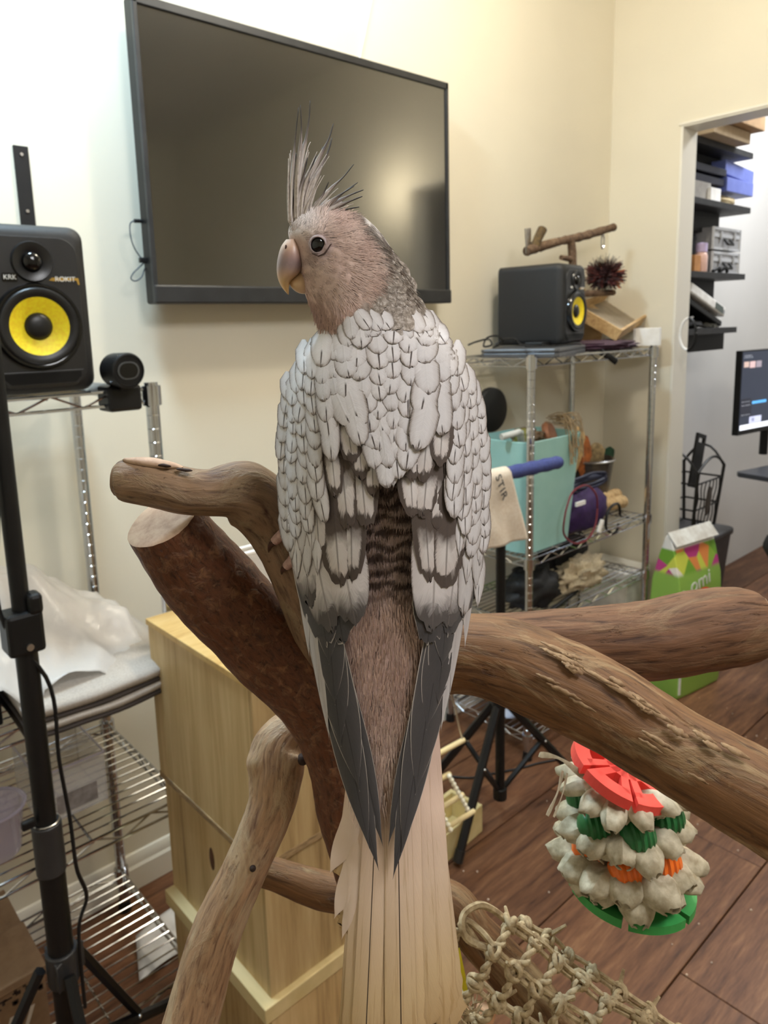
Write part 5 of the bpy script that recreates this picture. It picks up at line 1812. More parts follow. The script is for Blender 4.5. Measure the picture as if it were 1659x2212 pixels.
build(blob((1.955, 1.43, zb + 0.0), (0.028, 0.028, 0.03), 0.3, 3, 6), 'green_block', mat('olive_block', (92, 104, 50), 0.7, col2=(168, 150, 60), scale=60), None, label='olive green block in the teal bin', cat='toy')
mb = MB()
for k in range(22):
    a = V((2.10 + rg.uniform(-0.03, 0.03), 1.40 + rg.uniform(-0.01, 0.03), zb + 0.045 + rg.uniform(-0.01, 0.015)))
    b = a + V((rg.uniform(0.0, 0.05), -0.05, rg.uniform(-0.02, 0.01)))
    c = V((b.x + rg.uniform(-0.01, 0.02), 1.343 - rg.random() * 0.006, zb - rg.uniform(0.04, 0.10)))
    mb.tube(curve([tuple(a), tuple(b), tuple(c)], 8), 0.0018, 4)
build(mb, 'frayed_rope', mat('jute', (172, 150, 116), 0.9, col2=(140, 120, 90), scale=200), None, label='frayed jute rope hanging over the rim of the teal bin', cat='rope', org=(2.1, 1.4, zb))

# dark pot with colourful leaf toys
pc = V((2.475, 1.52, zs + 0.10))
q = at(1268, 1062, 1, 1.575)
t = thing('dark_pot', 'dark translucent pot behind the teal bin on the right rack', 'pot', (q.x, 1.575, zs))
pc = V((q.x, 1.575, zs))
build(MB().lathe([(0.0001, 0.0), (0.075, 0.0), (0.10, 0.20), (0.104, 0.203), (0.100, 0.206), (0.096, 0.2), (0.07, 0.006), (0.0001, 0.006)], 30, Matrix.Translation(pc)), 'pot_wall', mat('smoky_plastic', (66, 60, 58), 0.25, col2=(92, 84, 78), scale=30), t, smooth=50)
build(MB().tube([pc + V((0.105 * math.cos(a / 24 * 6.2832), 0.105 * math.sin(a / 24 * 6.2832), 0.20)) for a in range(24)], 0.0035, 6, closed=True), 'wire_rim', m_steel, t)
for k, (px, py, rx, rz, ang, col, nm, lb) in enumerate((
        (1238, 975, 0.05, 0.10, 0.5, (214, 176, 116), 'straw_leaf', 'pale straw coloured leaf toy standing in the dark pot'), (1262, 985, 0.045, 0.085, 0.1, (196, 112, 52), 'orange_leaf', 'orange leaf toy standing in the dark pot'),
        (1255, 1003, 0.04, 0.05, -0.2, (136, 66, 40), 'rust_leaf', 'rust brown leaf toy in front in the dark pot'), (1286, 985, 0.05, 0.06, -0.5, (206, 178, 130), 'tan_leaf', 'tan patterned leaf toy in the dark pot'),
        (1310, 993, 0.07, 0.045, -0.6, (34, 84, 58), 'green_leaf', 'dark green leaf toy leaning out at the right of the dark pot'), (1275, 1003, 0.026, 0.05, -0.1, (34, 38, 52), 'navy_leaf', 'navy leaf toy in the middle of the dark pot'),
        (1226, 1000, 0.04, 0.06, 0.6, (120, 96, 84), 'furry_leaf', 'brown furry toy at the left of the dark pot'))):
    q = at(px, py, 1, 1.53 + 0.012 * k)
    Mr = Matrix.Rotation(ang, 3, 'Y') @ Matrix.Rotation(0.3 * (k % 3 - 1), 3, 'Z')
    mb = MB().ball(q, (rx, 0.008, rz), Mr, 14, 8)
    for p in mb.v:
        p += V((0, 0.012 * noise.noise(p * 30), 0.008 * noise.noise(p * 40 + V((4, 0, 0)))))
    build(mb, nm, mat('leaf_%s' % nm, col, 0.7, col2=tuple(int(c * 0.72) for c in col), scale=50, bmp=0.3), None, smooth=70, label=lb, cat='toy')

# purple bag with cables, loofah rolls
q = at(1248, 1135, 1, 1.42)
PB = V((q.x + 0.01, 1.415, zs + 0.075))
t = thing('purple_bag', 'purple cloth bag with coiled cables on the right rack', 'bag', (PB.x, PB.y, zs))
build(blob(PB, (0.14, 0.06, 0.085), 0.16, 2.4, 3, flat=zs), 'bag_body', mat('purple_cloth', (60, 34, 92), 0.7, col2=(44, 26, 70), scale=60, bmp=0.4), t, smooth=70)
build(MB().bb((PB.x - 0.13, 1.35, zs + 0.118), (PB.x - 0.075, 1.357, zs + 0.132)), 'white_tag', mat('white_card', (238, 236, 232), 0.6), t, smooth=0)


def loopy(cx_, cz, rx, rz, y, n, seed, wob=0.006):
    rg = random.Random(seed)
    return [V((cx_ + rx * math.cos(a / n * 6.2832) * (1 + rg.uniform(-.06, .06)), y + rg.uniform(-wob, wob), cz + rz * math.sin(a / n * 6.2832))) for a in range(n)]


q = at(1250, 1110, 1, 1.335)
cl = curve([tuple(p) for p in loopy(q.x, q.z, 0.105, 0.10, 1.325, 12, 2)] + [tuple(loopy(q.x, q.z, 0.105, 0.10, 1.325, 12, 2)[0])], 60)
build(MB().tube(cl, 0.0035, 6), 'red_cable', mat('dark_red_cable', (104, 36, 44), 0.5), None, label='thin dark red cable looped in front of the purple bag', cat='cable')
q = at(1300, 1105, 1, 1.38)
cl = []
for r in range(4):
    cl += [tuple(p) for p in loopy(PB.x + 0.02, zs + 0.165 + r * 0.006, 0.12, 0.018, 1.40, 10, 30 + r)]
build(MB().tube(curve(cl, 160), 0.006, 6), 'navy_cable', mat('navy_cable', (30, 34, 58), 0.5), None, label='coiled navy cable lying on top of the purple bag', cat='cable')
q = at(1318, 1118, 1, 1.36)
cl = [tuple(p) for p in loopy(q.x, q.z, 0.055, 0.055, 1.345, 10, 8)]
build(MB().tube(curve(cl, 50), 0.005, 6), 'black_cable', m_blk, None, label='black cable loop with pale plug right of the purple bag', cat='cable')
q = at(1297, 1137, 1, 1.33)
build(MB().box(q, (0.016, 0.012, 0.05), Matrix.Rotation(0.5, 3, 'Y')), 'plug', mat('white_plastic', (232, 230, 226), 0.4), None, smooth=0, bevel=0.003, label='white plug hanging beside the purple bag', cat='plug')
for k, (a, b) in enumerate((((1290, 1095), (1345, 1083)), ((1292, 1080), (1332, 1068)))):
    qa, qb = at(*a, 1, 1.43 + 0.055 * k), at(*b, 1, 1.46 + 0.055 * k)
    n = 26
    pts = [qa + (qb - qa) * (i / (n - 1)) for i in range(n)]
    build(MB().tube(pts, [0.024 * (1 + 0.14 * math.sin(i * 1.9)) for i in range(n)], 12), 'loofah_roll', mat('loofah', (206, 178, 132), 0.9, col2=(176, 146, 104), scale=90, bmp=0.6), None, label='ribbed pale loofah roll right of the purple bag, ' + ('nearer one' if k == 0 else 'farther one'), cat='toy', group='loofah rolls on the right rack')

# things on the lower shelves
z3 = RZ[2] + 0.0035
q = at(1245, 1240, 1, 1.42)
mb = blob((q.x + 0.02, 1.42, z3 + 0.05), (0.14, 0.055, 0.06), 0.45, 3.2, 11, 40, 26, flat=z3)
build(mb, 'crumpled_towel', mat('cream_towel', (206, 192, 164), 0.9, col2=(176, 160, 130), scale=120, bmp=0.6), None, smooth=70, label='crumpled cream towel on the lower shelf of the right rack', cat='towel')
build(blob((2.45, 1.59, z3 + 0.075), (0.14, 0.06, 0.08), 0.3, 2.5, 12, flat=z3), 'black_fabric', mat('black_fabric', (26, 25, 26), 0.85, bmp=0.3), None, smooth=70, label='heap of black fabric behind the cream towel', cat='fabric')
build(blob((2.03, 1.45, z3 + 0.06), (0.12, 0.08, 0.075), 0.3, 2.5, 13, flat=z3), 'black_backpack', mat('black_nylon', (20, 20, 22), 0.6, bmp=0.3), None, smooth=70, label='black bag at the left of the lower shelf', cat='bag')
a, b = at(1185, 1308, 1, 1.345), at(1260, 1282, 1, 1.40)
a.z = b.z = z3 + 0.008
build(MB().cyl(a, b, 0.008, 10).cyl(a - (b - a) * 0.12, a, 0.009, 10), 'black_rod', m_blk, None, label='black rod lying at the front of the lower shelf', cat='rod')
z5 = RZ[3] + 0.0035
build(blob((2.05, 1.46, z5 + 0.06), (0.16, 0.09, 0.07), 0.28, 2.5, 14, flat=z5), 'blue_plastic_bag', mat('blue_film', (150, 172, 214), 0.35, col2=(216, 222, 232), scale=20, bmp=0.4), None, smooth=70, label='blue and white plastic bag on the lowest shelf of the right rack', cat='bag')
build(blob((2.36, 1.45, z5 + 0.05), (0.12, 0.09, 0.06), 0.28, 2.5, 15, flat=z5), 'dark_pouch', mat('black_nylon', (20, 20, 22), 0.6, bmp=0.3), None, smooth=70, label='dark pouch beside the blue bag on the lowest shelf', cat='pouch')
q = at(1440, 1215, 0, 2.925)
t = thing('white_box', 'low white box with lid in the corner behind the right rack', 'box', (2.83, 1.60, 0))
build(MB().bb((2.74, 1.47, 0), (2.915, 1.69, 0.37)), 'box_body', mat('off_white_plastic', (226, 224, 216), 0.5), t, smooth=0, bevel=0.004)
build(MB().bb((2.732, 1.46, 0.37), (2.92, 1.694, 0.405)), 'box_lid', mat('white_plastic', (232, 230, 226), 0.4), t, smooth=0, bevel=0.004)

# ------------------------------------------------------------------ perch stand with blue bar and the towel
t = thing('perch_stand', 'black tripod stand with a blue wrapped bar behind the bird', 'stand', (1.545, 1.20, 0))
sx, sy = 1.545, 1.20
A, B = at(1208, 998, 1, 1.19), at(1090, 1024, 1, 1.19)
dirb = (A - B).normalized()
L0 = B - dirb * 0.28
m_wrap = mat('blue_wrap', (52, 62, 118), 0.85, col2=(66, 78, 138), scale=150, bmp=0.5)
pts = [L0 + (A - L0) * (i / 40) for i in range(41)]
build(MB().tube(pts, [0.019 * (1 + 0.06 * math.sin(i * 1.3)) * (1 if i < 40 else 0.8) for i in range(41)], 16), 'wrapped_bar', m_wrap, t, label='blue wrapped crossbar')
zc = at(1082, 1030, 1, 1.20).z
build(MB().cyl((sx, sy, 0.10), (sx, sy, zc), 0.0135, 14), 'pole', m_blk, t)
build(MB().cyl((sx, sy, 0.38), (sx, sy, 0.43), 0.026, 14), 'upper_hub', m_blk, t, bevel=0.002)
build(MB().cyl((sx, sy, 0.085), (sx, sy, 0.12), 0.02, 14), 'lower_hub', m_blk, t, bevel=0.002)
f1 = at(988, 1862, 2, 0.012)
for e in (V((f1.x, f1.y, 0.012)), V((1.86, 1.10, 0.012)), V((1.50, 1.46, 0.012))):
    a = V((sx, sy, 0.41))
    lg = build(MB().tube([a, a + (e - a) * 0.97], 0.0125, 6), 'leg', m_blk, t)
    build(MB().cyl(a + (e - a) * 0.93, e, 0.0145, 10), 'foot', m_rub, lg)
    mm = a + (e - a) * 0.45
    build(MB().tube([(sx, sy, 0.105), mm], 0.008, 6), 'brace', m_blk, t)
    build(MB().ball(mm - V((0, 0.012, 0)), 0.004), 'rivet', m_steel, t)

m_tow = mat('cream_canvas', (214, 198, 178), 0.9, col2=(224, 212, 196), scale=160, bmp=0.3, sheen=0.2)
tw = thing('kitchen_towel', 'cream towel with black printed letters hung over the blue bar', 'towel', (B.x, B.y, 0.85))
bar0 = at(1058, 1032, 1, 1.19)


def towel(u, v):
    """u along the bar, v over the bar from front hem to back hem"""
    c = bar0 + dirb * (-0.11 + 0.175 * u)
    fl = 0.0035 * math.sin(u * 9 + 1) + 0.004 * noise.noise(V((u * 3, v * 4, 1)))
    r = 0.0215
    if v < 0.62:
        k = 1 - v / 0.62
        dn = 0.178 * k + 0.01 * k * u
        return c + V((0.04 * k * (u - 0.3) + 0.035 * k, -r - 0.006 * k + fl * k * 2, -dn))
    if v < 0.75:
        a = (v - 0.62) / 0.13 * math.pi
        return c + V((0, -r * math.cos(a), r * math.sin(a)))
    k = (v - 0.75) / 0.25
    return c + V((0, r + fl * k, -0.10 * k))


build(MB().grid(towel, 22, 44), 'towel_cloth', m_tow, tw, smooth=70, solid=0.0022)
# lettering down the front of the towel
p0, p1 = at(1073, 1022, 1, 1.158), at(1092, 1082, 1, 1.150)
dn = (p1 - p0).normalized()
nf = V((0.05, -1, -0.03)).normalized()
nf = (nf - dn * nf.dot(dn)).normalized()
up = nf.cross(dn) * 1.0
lettering('STIR', 0.034, frame((p0 + p1) / 2 + V((0, -0.001, 0)), dn, up, nf), 'printed_letters', mat('black_ink', (40, 40, 44), 0.8), tw, 0.0006, 1.1)

# ladder toy and pale box on the floor beside the stand
m_dow = mat('pale_dowel', (226, 204, 148), 0.6, col2=(236, 216, 168), scale=30)
t = thing('ladder_toy', 'small ladder of pale dowels and white beads between tail and stand leg', 'toy', at(990, 1800, 1, 1.12))
YL = 1.12
for (x0_, y0_, x1_, y1_) in ((925, 1695, 972, 1672), (930, 1760, 1000, 1716), (945, 1800, 1024, 1752), (925, 1640, 1002, 1598), (900, 1830, 970, 1790)):
    build(MB().cyl(at(x0_, y0_, 1, YL), at(x1_, y1_, 1, YL), 0.007, 10), 'rung', m_dow, t, bevel=0.001)
m_bead = mat('white_bead', (232, 226, 206), 0.4)
bead = MB().ball((0, 0, 0), 0.0065, None, 10, 6).mesh('bead', V((0, 0, 0)))
bead.materials.append(m_bead)
for ln in (((968, 1672), (1012, 1752)), ((926, 1700), (976, 1798))):
    for i in range(9):
        f = (i + 0.5) / 9
        inst('bead', bead, at(ln[0][0] + (ln[1][0] - ln[0][0]) * f, ln[0][1] + (ln[1][1] - ln[0][1]) * f, 1, YL - 0.012), t)
build(MB().tube([at(x, y, 1, YL) for x, y in ((1000, 1600), (992, 1570), (984, 1530), (975, 1500), (968, 1440))], 0.0025, 6), 'chain', m_steel, t)
q0, q1 = at(930, 1895, 2, 0), at(1042, 1795, 2, 0)
t = thing('pale_wood_box', 'pale wooden box on the floor behind the stand leg', 'box', (q0 + q1) / 2)
d = (q1 - q0)
nn = V((-d.y, d.x, 0)).normalized()
dd = d.normalized()
M = frame(q0, dd, nn, V((0, 0, 1)))
rot = M.to_3x3()
w_ = d.length
for lo, hi in (((0, 0, 0), (w_, 0.012, 0.085)), ((0, 0.10, 0), (w_, 0.112, 0.085)), ((0, 0.012, 0), (0.012, 0.10, 0.085)), ((w_ - 0.012, 0.012, 0), (w_, 0.10, 0.085)), ((0.012, 0.012, 0), (w_ - 0.012, 0.10, 0.01))):
    build(lbox(lo, hi), 'box_side' if hi[2] > 0.05 else 'box_floor', mat('pale_plywood', (214, 194, 136), 0.6, col2=(226, 208, 156), scale=20), t, smooth=0, bevel=0.001)
# crumbs on the floor
rg = random.Random(17)
mb = MB()
for k in range(70):
    x, y = rg.uniform(1.2, 2.7), rg.uniform(0.35, 1.2)
    mb.ball((x, y, 0.0014), rg.uniform(0.0012, 0.0028), None, 6, 4)
build(mb, 'floor_crumbs', mat('crumbs', (214, 196, 176), 0.9), None, label='pale seed crumbs scattered on the dark floor boards', cat='crumbs', kind='stuff', org=(1.9, 0.8, 0))
q = at(960, 1690, 2, 0.004)
build(MB().tube(curve([tuple(at(x, y, 2, 0.004)) for x, y in ((940, 1672), (1010, 1680), (1060, 1672), (1120, 1660), (1165, 1648), (1210, 1640))], 40), 0.0035, 6), 'floor_cable', m_blk, None, label='thin black cable lying across the floor behind the stand', cat='cable')

# ------------------------------------------------------------------ the room beyond the doorway
m_shelf = mat('black_shelf_board', (34, 34, 36), 0.55, col2=(44, 44, 46), scale=30)
YF, YB = 1.46, YW - 0.014
SH = []
for k, (ex, ey) in enumerate(((1628, 331), (1622, 449), (1610, 592), (1592, 706))):
    q = at(ex, ey, 1, YF)
    t = thing('wall_shelf', ('top', 'second', 'third', 'lowest')[k] + ' black wall shelf in the room beyond the doorway', 'shelf', (3.4, YB, q.z - 0.025), 'black shelves beyond the doorway')
    build(MB().bb((3.07, YF, q.z - 0.026), (q.x, YB, q.z)), 'board', m_shelf, t, smooth=0, bevel=0.001)
    d = 0.02 if k < 3 else -0.002
    build(MB().bb((3.07, YF + 0.06 + d * 2, q.z - (0.115 if k < 3 else 0.105)), (q.x - (0.10 if k < 3 else 0.004), YB, q.z - 0.026)), 'under_panel', mat('black_apron', (14, 14, 15), 0.6), t, smooth=0)
    SH.append(q)


def on_shelf(k, x0, x1, h, y0=1.49, y1=1.68):
    """box corners from photograph x positions of its left and right edges on shelf k"""
    z = SH[k].z + 0.0006
    a, b = at(x0, 450, 1, y0), at(x1, 450, 1, y0)
    # use the column of pixels at shelf height for x
    py = 331 + k * 120
    a, b = at(x0, py, 1, y0), at(x1, py, 1, y0)
    return V((max(a.x, 3.075), y0, z)), V((b.x, y1, z + h))


def item(name, k, x0, x1, h, m, label, cat, y0=1.49, y1=1.68, lift=0.0, bevel=0.003, rot=0.0):
    lo, hi = on_shelf(k, x0, x1, h, y0, y1)
    lo.z += lift
    hi.z += lift
    c = (lo + hi) / 2
    return build(MB().box(c, hi - lo, Matrix.Rotation(rot, 3, 'Y')), name, m, None, smooth=0, bevel=bevel, label=label, cat=cat), lo, hi


m_cardl = mat('pale_cardboard', (196, 172, 140), 0.85, col2=(208, 186, 156), scale=30)
# top shelf: flat boxes stacked to the ceiling of the view
item('flat_carton', 0, 1540, 1620, 0.05, m_cardl, 'flat brown carton on the top shelf beyond the doorway', 'carton', y0=1.40, y1=1.69)
item('white_sheet', 0, 1600, 1640, 0.03, mat('white_card', (238, 236, 232), 0.6), 'white flat panel on top of the cartons on the top shelf', 'panel', y0=1.34, y1=1.66, lift=0.118)
item('long_carton', 0, 1580, 1650, 0.06, mat('kraft_card', (186, 152, 112), 0.85), 'longer kraft carton stacked above the flat carton', 'carton', y0=1.36, y1=1.68, lift=0.053)
# second shelf
m_blue = mat('blue_binder', (108, 122, 196), 0.45, col2=(118, 132, 206), scale=20)
lo, hi = on_shelf(1, 1563, 1624, 0.105, 1.50, 1.69)
z = SH[1].z + 0.062
build(MB().bb((lo.x, 1.49, z), (hi.x - 0.02, 1.69, z + 0.062)), 'blue_binder', m_blue, None, smooth=0, bevel=0.003, label='lower blue binder on the second shelf beyond the doorway', cat='binder', group='blue binders on the second shelf')
build(MB().box((0.5 * (lo.x + hi.x) - 0.012, 1.59, z + 0.096), (hi.x - lo.x, 0.19, 0.062), Matrix.Rotation(0.06, 3, 'Y')), 'blue_binder', m_blue, None, smooth=0, bevel=0.003, label='upper blue binder on the second shelf beyond the doorway', cat='binder', group='blue binders on the second shelf')
build(MB().bb((3.08, 1.50, z + 0.02), (lo.x - 0.004, 1.68, z + 0.05)).bb((3.08, 1.49, z + 0.06), (lo.x - 0.01, 1.68, z + 0.09)), 'dark_folder', mat('navy_cover', (30, 32, 48), 0.5), None, smooth=0, bevel=0.002, label='dark folders left of the blue binders', cat='folder')
item('grey_box', 1, 1498, 1534, 0.078, mat('grey_card', (150, 146, 142), 0.7, col2=(166, 162, 156), scale=40), 'grey box at the left of the second shelf', 'box')
o, lo, hi = item('white_label_box', 1, 1534, 1556, 0.058, mat('white_card', (238, 236, 232), 0.6), 'small white box standing at the front of the second shelf', 'box', y0=1.475, y1=1.55)
lo, hi = on_shelf(1, 1558, 1608, 0.05)
build(blob(((lo.x + hi.x) / 2, 1.57, lo.z + 0.028), ((hi.x - lo.x) / 2, 0.07, 0.03), 0.15, 2.5, 31, flat=lo.z), 'beige_pouch', mat('cream_paper', (222, 204, 164), 0.8, col2=(200, 180, 138), scale=40, bmp=0.3), None, smooth=70, label='beige paper pouch under the blue binders', cat='pouch')
# third shelf: two aluminium cases, bottle, box, dark gear
m_alu = mat('aluminium_case', (206, 208, 212), 0.3, 0.3, col2=(190, 192, 196), scale=30)
for k, lift, lb in ((0, 0.0, 'lower'), (1, 0.108, 'upper')):
    lo, hi = on_shelf(2, 1537, 1594, 0.10, 1.51, 1.68)
    lo.z += lift
    hi.z += lift
    t = thing('aluminium_case', lb + ' small silver aluminium case on the third shelf', 'case', V(((lo.x + hi.x) / 2, 1.6, lo.z)), 'aluminium cases on the third shelf')
    build(MB().bb(lo, hi), 'case_body', mat('case_panel', (150, 150, 152), 0.4, 0.2), t, smooth=0, bevel=0.004)
    for x in (lo.x, hi.x):
        for y in (lo.y, hi.y):
            build(MB().cyl((x, y, lo.z), (x, y, hi.z), 0.008, 8), 'corner_rail', m_alu, t)
    build(MB().bb((lo.x, lo.y - 0.004, lo.z + 0.056), (hi.x, lo.y, lo.z + 0.072)).bb((lo.x, lo.y - 0.004, hi.z - 0.012), (hi.x, lo.y, hi.z)).bb((lo.x, lo.y - 0.004, lo.z), (hi.x, lo.y, lo.z + 0.010)), 'edge_rail', m_alu, t, smooth=0)
    for f in (0.25, 0.75):
        x = lo.x + (hi.x - lo.x) * f
        build(MB().bb((x - 0.010, lo.y - 0.010, lo.z + 0.046), (x + 0.010, lo.y - 0.002, lo.z + 0.084)), 'latch', m_chrome, t, smooth=0, bevel=0.002)
    xm = (lo.x + hi.x) / 2
    build(MB().tube([(xm - 0.032, lo.y - 0.004, lo.z + 0.05), (xm - 0.03, lo.y - 0.02, lo.z + 0.025), (xm + 0.03, lo.y - 0.02, lo.z + 0.025), (xm + 0.032, lo.y - 0.004, lo.z + 0.05)], 0.006, 6), 'handle', m_blk, t)
lo, hi = on_shelf(2, 1516, 1536, 0.1, 1.475, 1.52)
xm = (lo.x + hi.x) / 2
t = thing('lotion_bottle', 'pink bottle with lilac cap on the third shelf', 'bottle', (xm, 1.495, lo.z))
build(MB().lathe([(0.0001, 0), (0.024, 0), (0.027, 0.006), (0.027, 0.07), (0.022, 0.085), (0.014, 0.09), (0.0001, 0.09)], 20, Matrix.Translation((xm, 1.50, lo.z))), 'bottle_body', mat('pink_plastic', (226, 190, 180), 0.4), t, smooth=50)
build(MB().lathe([(0.0001, 0.088), (0.024, 0.088), (0.025, 0.125), (0.0001, 0.13)], 20, Matrix.Translation((xm, 1.50, lo.z))), 'cap', mat('lilac_plastic', (190, 176, 214), 0.4), t, smooth=50)
item('brown_box', 2, 1500, 1514, 0.07, mat('tan_card', (176, 124, 74), 0.8), 'small tan box left of the pink bottle', 'box', y0=1.475, y1=1.53)
lo, hi = on_shelf(2, 1492, 1514, 0.2, 1.56, 1.68)
build(blob(((lo.x + hi.x) / 2, 1.62, lo.z + 0.10), ((hi.x - lo.x) / 2, 0.05, 0.10), 0.35, 3, 33, flat=lo.z), 'dark_gear', mat('dark_gear', (40, 42, 48), 0.5, col2=(70, 74, 82), scale=40), None, smooth=60, label='jumble of dark gear behind the tan box on the third shelf', cat='gear')
lo, hi = on_shelf(2, 1550, 1600, 0.03, 1.465, 1.50)
build(MB().tube(curve([(lo.x - 0.02, 1.475, lo.z + 0.006), (lo.x + 0.03, 1.47, lo.z + 0.02), (lo.x + 0.06, 1.48, lo.z + 0.006), (lo.x + 0.10, 1.47, lo.z + 0.024), (lo.x + 0.14, 1.48, lo.z + 0.008)], 30), 0.008, 6), 'short_cable', m_blk, None, label='short black cable lying in front of the lower aluminium case', cat='cable')
# lowest shelf: white device leaning, black device, white wad
lo, hi = on_shelf(3, 1486, 1568, 0.05)
zz = SH[3].z
t = thing('white_device', 'white flat device with small dark display leaning on the lowest shelf', 'device', ((lo.x + hi.x) / 2, 1.58, zz + 0.12))
rotm = Matrix.Rotation(0.30, 3, 'Y')
cw = V(((lo.x + hi.x) / 2 - 0.03, 1.575, zz + 0.125))
build(MB().box(cw, (0.38, 0.2, 0.046), rotm), 'device_body', mat('white_plastic', (232, 230, 226), 0.4), t, smooth=0, bevel=0.008)
build(MB().box(cw + rotm @ V((0.115, -0.1006, 0)), (0.085, 0.002, 0.03), rotm), 'display', mat('grey_display', (72, 84, 80), 0.3), t, smooth=0)
build(MB().box(cw + rotm @ V((0.168, -0.1006, -0.004)), (0.014, 0.003, 0.018), rotm), 'button', mat('grey_plastic', (130, 132, 138), 0.4), t, smooth=0)
build(MB().box(cw + V((0.0, 0, -0.055)), (0.36, 0.18, 0.024), rotm), 'dark_device', m_blk, None, smooth=0, bevel=0.004, label='flat dark device under the white device on the lowest shelf', cat='device')
build(blob((hi.x - 0.06, 1.54, zz + 0.022), (0.05, 0.05, 0.024), 0.4, 4, 35, flat=zz), 'white_wad', mat('white_tissue', (226, 226, 222), 0.9), None, smooth=60, label='crumpled white tissue at the right of the lowest shelf', cat='tissue')
build(blob((lo.x + 0.10, 1.56, zz + 0.02), (0.12, 0.07, 0.022), 0.25, 3, 36, flat=zz), 'dark_cloth', mat('black_fabric', (26, 25, 26), 0.85, bmp=0.3), None, smooth=60, label='dark cloth under the devices on the lowest shelf', cat='cloth')

# loop of black and white cable hanging on the door casing
q = at(1486, 722, 0, XD - 0.035)
pts = [q + V((0.0, 0.032 * math.cos(a), 0.062 * math.sin(a))) for a in (k / 20 * 6.2832 for k in range(20))]
t = thing('cable_loop', 'black and white cable loop hanging at the door casing', 'cable', q)
build(MB().tube([pts[k] for k in range(5, 16)], 0.005, 8), 'black_half', m_blk, t)
build(MB().tube([pts[k % 20] for k in range(15, 26)], 0.0055, 8), 'white_half', mat('white_cable', (235, 235, 232), 0.5), t)
build(MB().cyl(pts[5], pts[5] + V((0.036, 0, 0.004)), 0.004, 8), 'hook', m_steel, t)
build(MB().ball(pts[10], 0.008), 'clip', m_blk, t)

# dark bin with basket
m_bin = mat('dark_grey_bin', (74, 74, 76), 0.5, col2=(84, 84, 86), scale=30)
t = thing('waste_bin', 'dark grey lidded waste bin just beyond the door casing', 'bin', (3.245, 1.48, 0))
bxc = V((3.245, 1.48, 0))
tub(t, bxc, 0.26, 0.26, 0.33, 0.33, 0.475, 0.04, m_bin, name='bin_body')
build(MB().prism(rrect(0.345, 0.345, 0.04), 0.472, 0.50, Matrix.Translation(bxc)), 'lid', mat('bin_lid', (62, 62, 64), 0.45), t, smooth=40, bevel=0.006)
LT = 0.502
t = thing('wire_basket', 'black wire basket with leaf ornament standing on the waste bin', 'basket', (3.2, 1.36, LT))
m_wire = mat('black_wire', (22, 21, 20), 0.5)
bxa, bxb, bya, byb = 3.15, 3.37, 1.39, 1.53
TZ = LT + 0.26


def bpt(fx, fy, fz):
    e = 0.02 * fz
    return V((bxa - e + (bxb - bxa + 2 * e) * fx, bya - e + (byb - bya + 2 * e) * fy, LT + 0.006 + 0.25 * fz))


for fx in (0, 1):
    for fy in (0, 1):
        build(MB().tube([bpt(fx, fy, 0), bpt(fx, fy, 1.12)], 0.0075, 8), 'corner_post', m_wire, t)
mb = MB()
for fz in (0.0, 0.42, 0.9):
    mb.tube([bpt(0, 0, fz), bpt(1, 0, fz), bpt(1, 1, fz), bpt(0, 1, fz), bpt(0, 0, fz)], 0.0045, 6)
build(mb, 'rail', m_wire, t)
rg = random.Random(2)
for k in range(7):
    f = (k + 0.5) / 7
    pts = [bpt(f + 0.03 * math.sin(i * 1.4 + k), 0, i / 8 * 0.9) for i in range(9)]
    build(MB().tube(curve([tuple(p) for p in pts], 20), 0.0028, 5), 'scroll_wire', m_wire, t)
for fx in (0.0, 1.0):
    build(MB().tube([bpt(fx, i / 8, 1.1 + 0.35 * math.sin(math.pi * i / 8)) for i in range(9)], 0.006, 6), 'arched_handle', m_wire, t)
build(MB().tube([bpt(i / 10, 0, 1.12 + 0.22 * math.sin(math.pi * i / 10)) for i in range(11)], 0.006, 6), 'arched_rail', m_wire, t)
c = bpt(0.52, 0, 0.52)
build(MB().ball(c - V((0, 0.004, 0)), (0.030, 0.004, 0.068), Matrix.Rotation(0.25, 3, 'Y'), 14, 8), 'leaf_ornament', mat('bronze_leaf', (64, 56, 50), 0.5), t)
mb = MB()
Mc = frame(bpt(0.42, 0.3, 1.0) + V((0, 0, 0.06)), V((0.96, 0.0, -0.26)), V((0.26, 0, 0.96)), V((0, -1, 0)))
w_, h_ = 0.075, 0.24
out = [(-w_ / 2, -h_ / 2), (w_ / 2, -h_ / 2), (w_ / 2 + 0.006, h_ / 2), (-w_ / 2 - 0.006, h_ / 2)]
sl = pill(0.05, 0.018)
bpl = MB().bb((0, 0, 0), (1, 1, 1))
pp_ = MB()
for (x0, x1, y0, y1) in ((-0.0435, 0.0435, -0.12, 0.085), (-0.0435, -0.028, 0.085, 0.107), (0.028, 0.0435, 0.085, 0.107), (-0.0435, 0.0435, 0.107, 0.125)):
    pp_.prism([(x0, y0), (x1, y0), (x1, y1), (x0, y1)], -0.006, 0.006, Mc)
build(pp_, 'carry_board', m_blk, None, smooth=0, label='black board with slotted handle stuck upright in the wire basket', cat='board')

# monitor, desk edge, chair
m_scr, nt, b = newmat('monitor_screen')
b.inputs['Base Color'].default_value = lin((20, 22, 28))
b.inputs['Roughness'].default_value = 0.35
b.inputs['Emission Color'].default_value = lin((54, 60, 76))
b.inputs['Emission Strength'].default_value = 0.75


def glow(name, col, s=0.8):
    return mat('screen_' + name, col, 0.4, emit=col, estr=s)


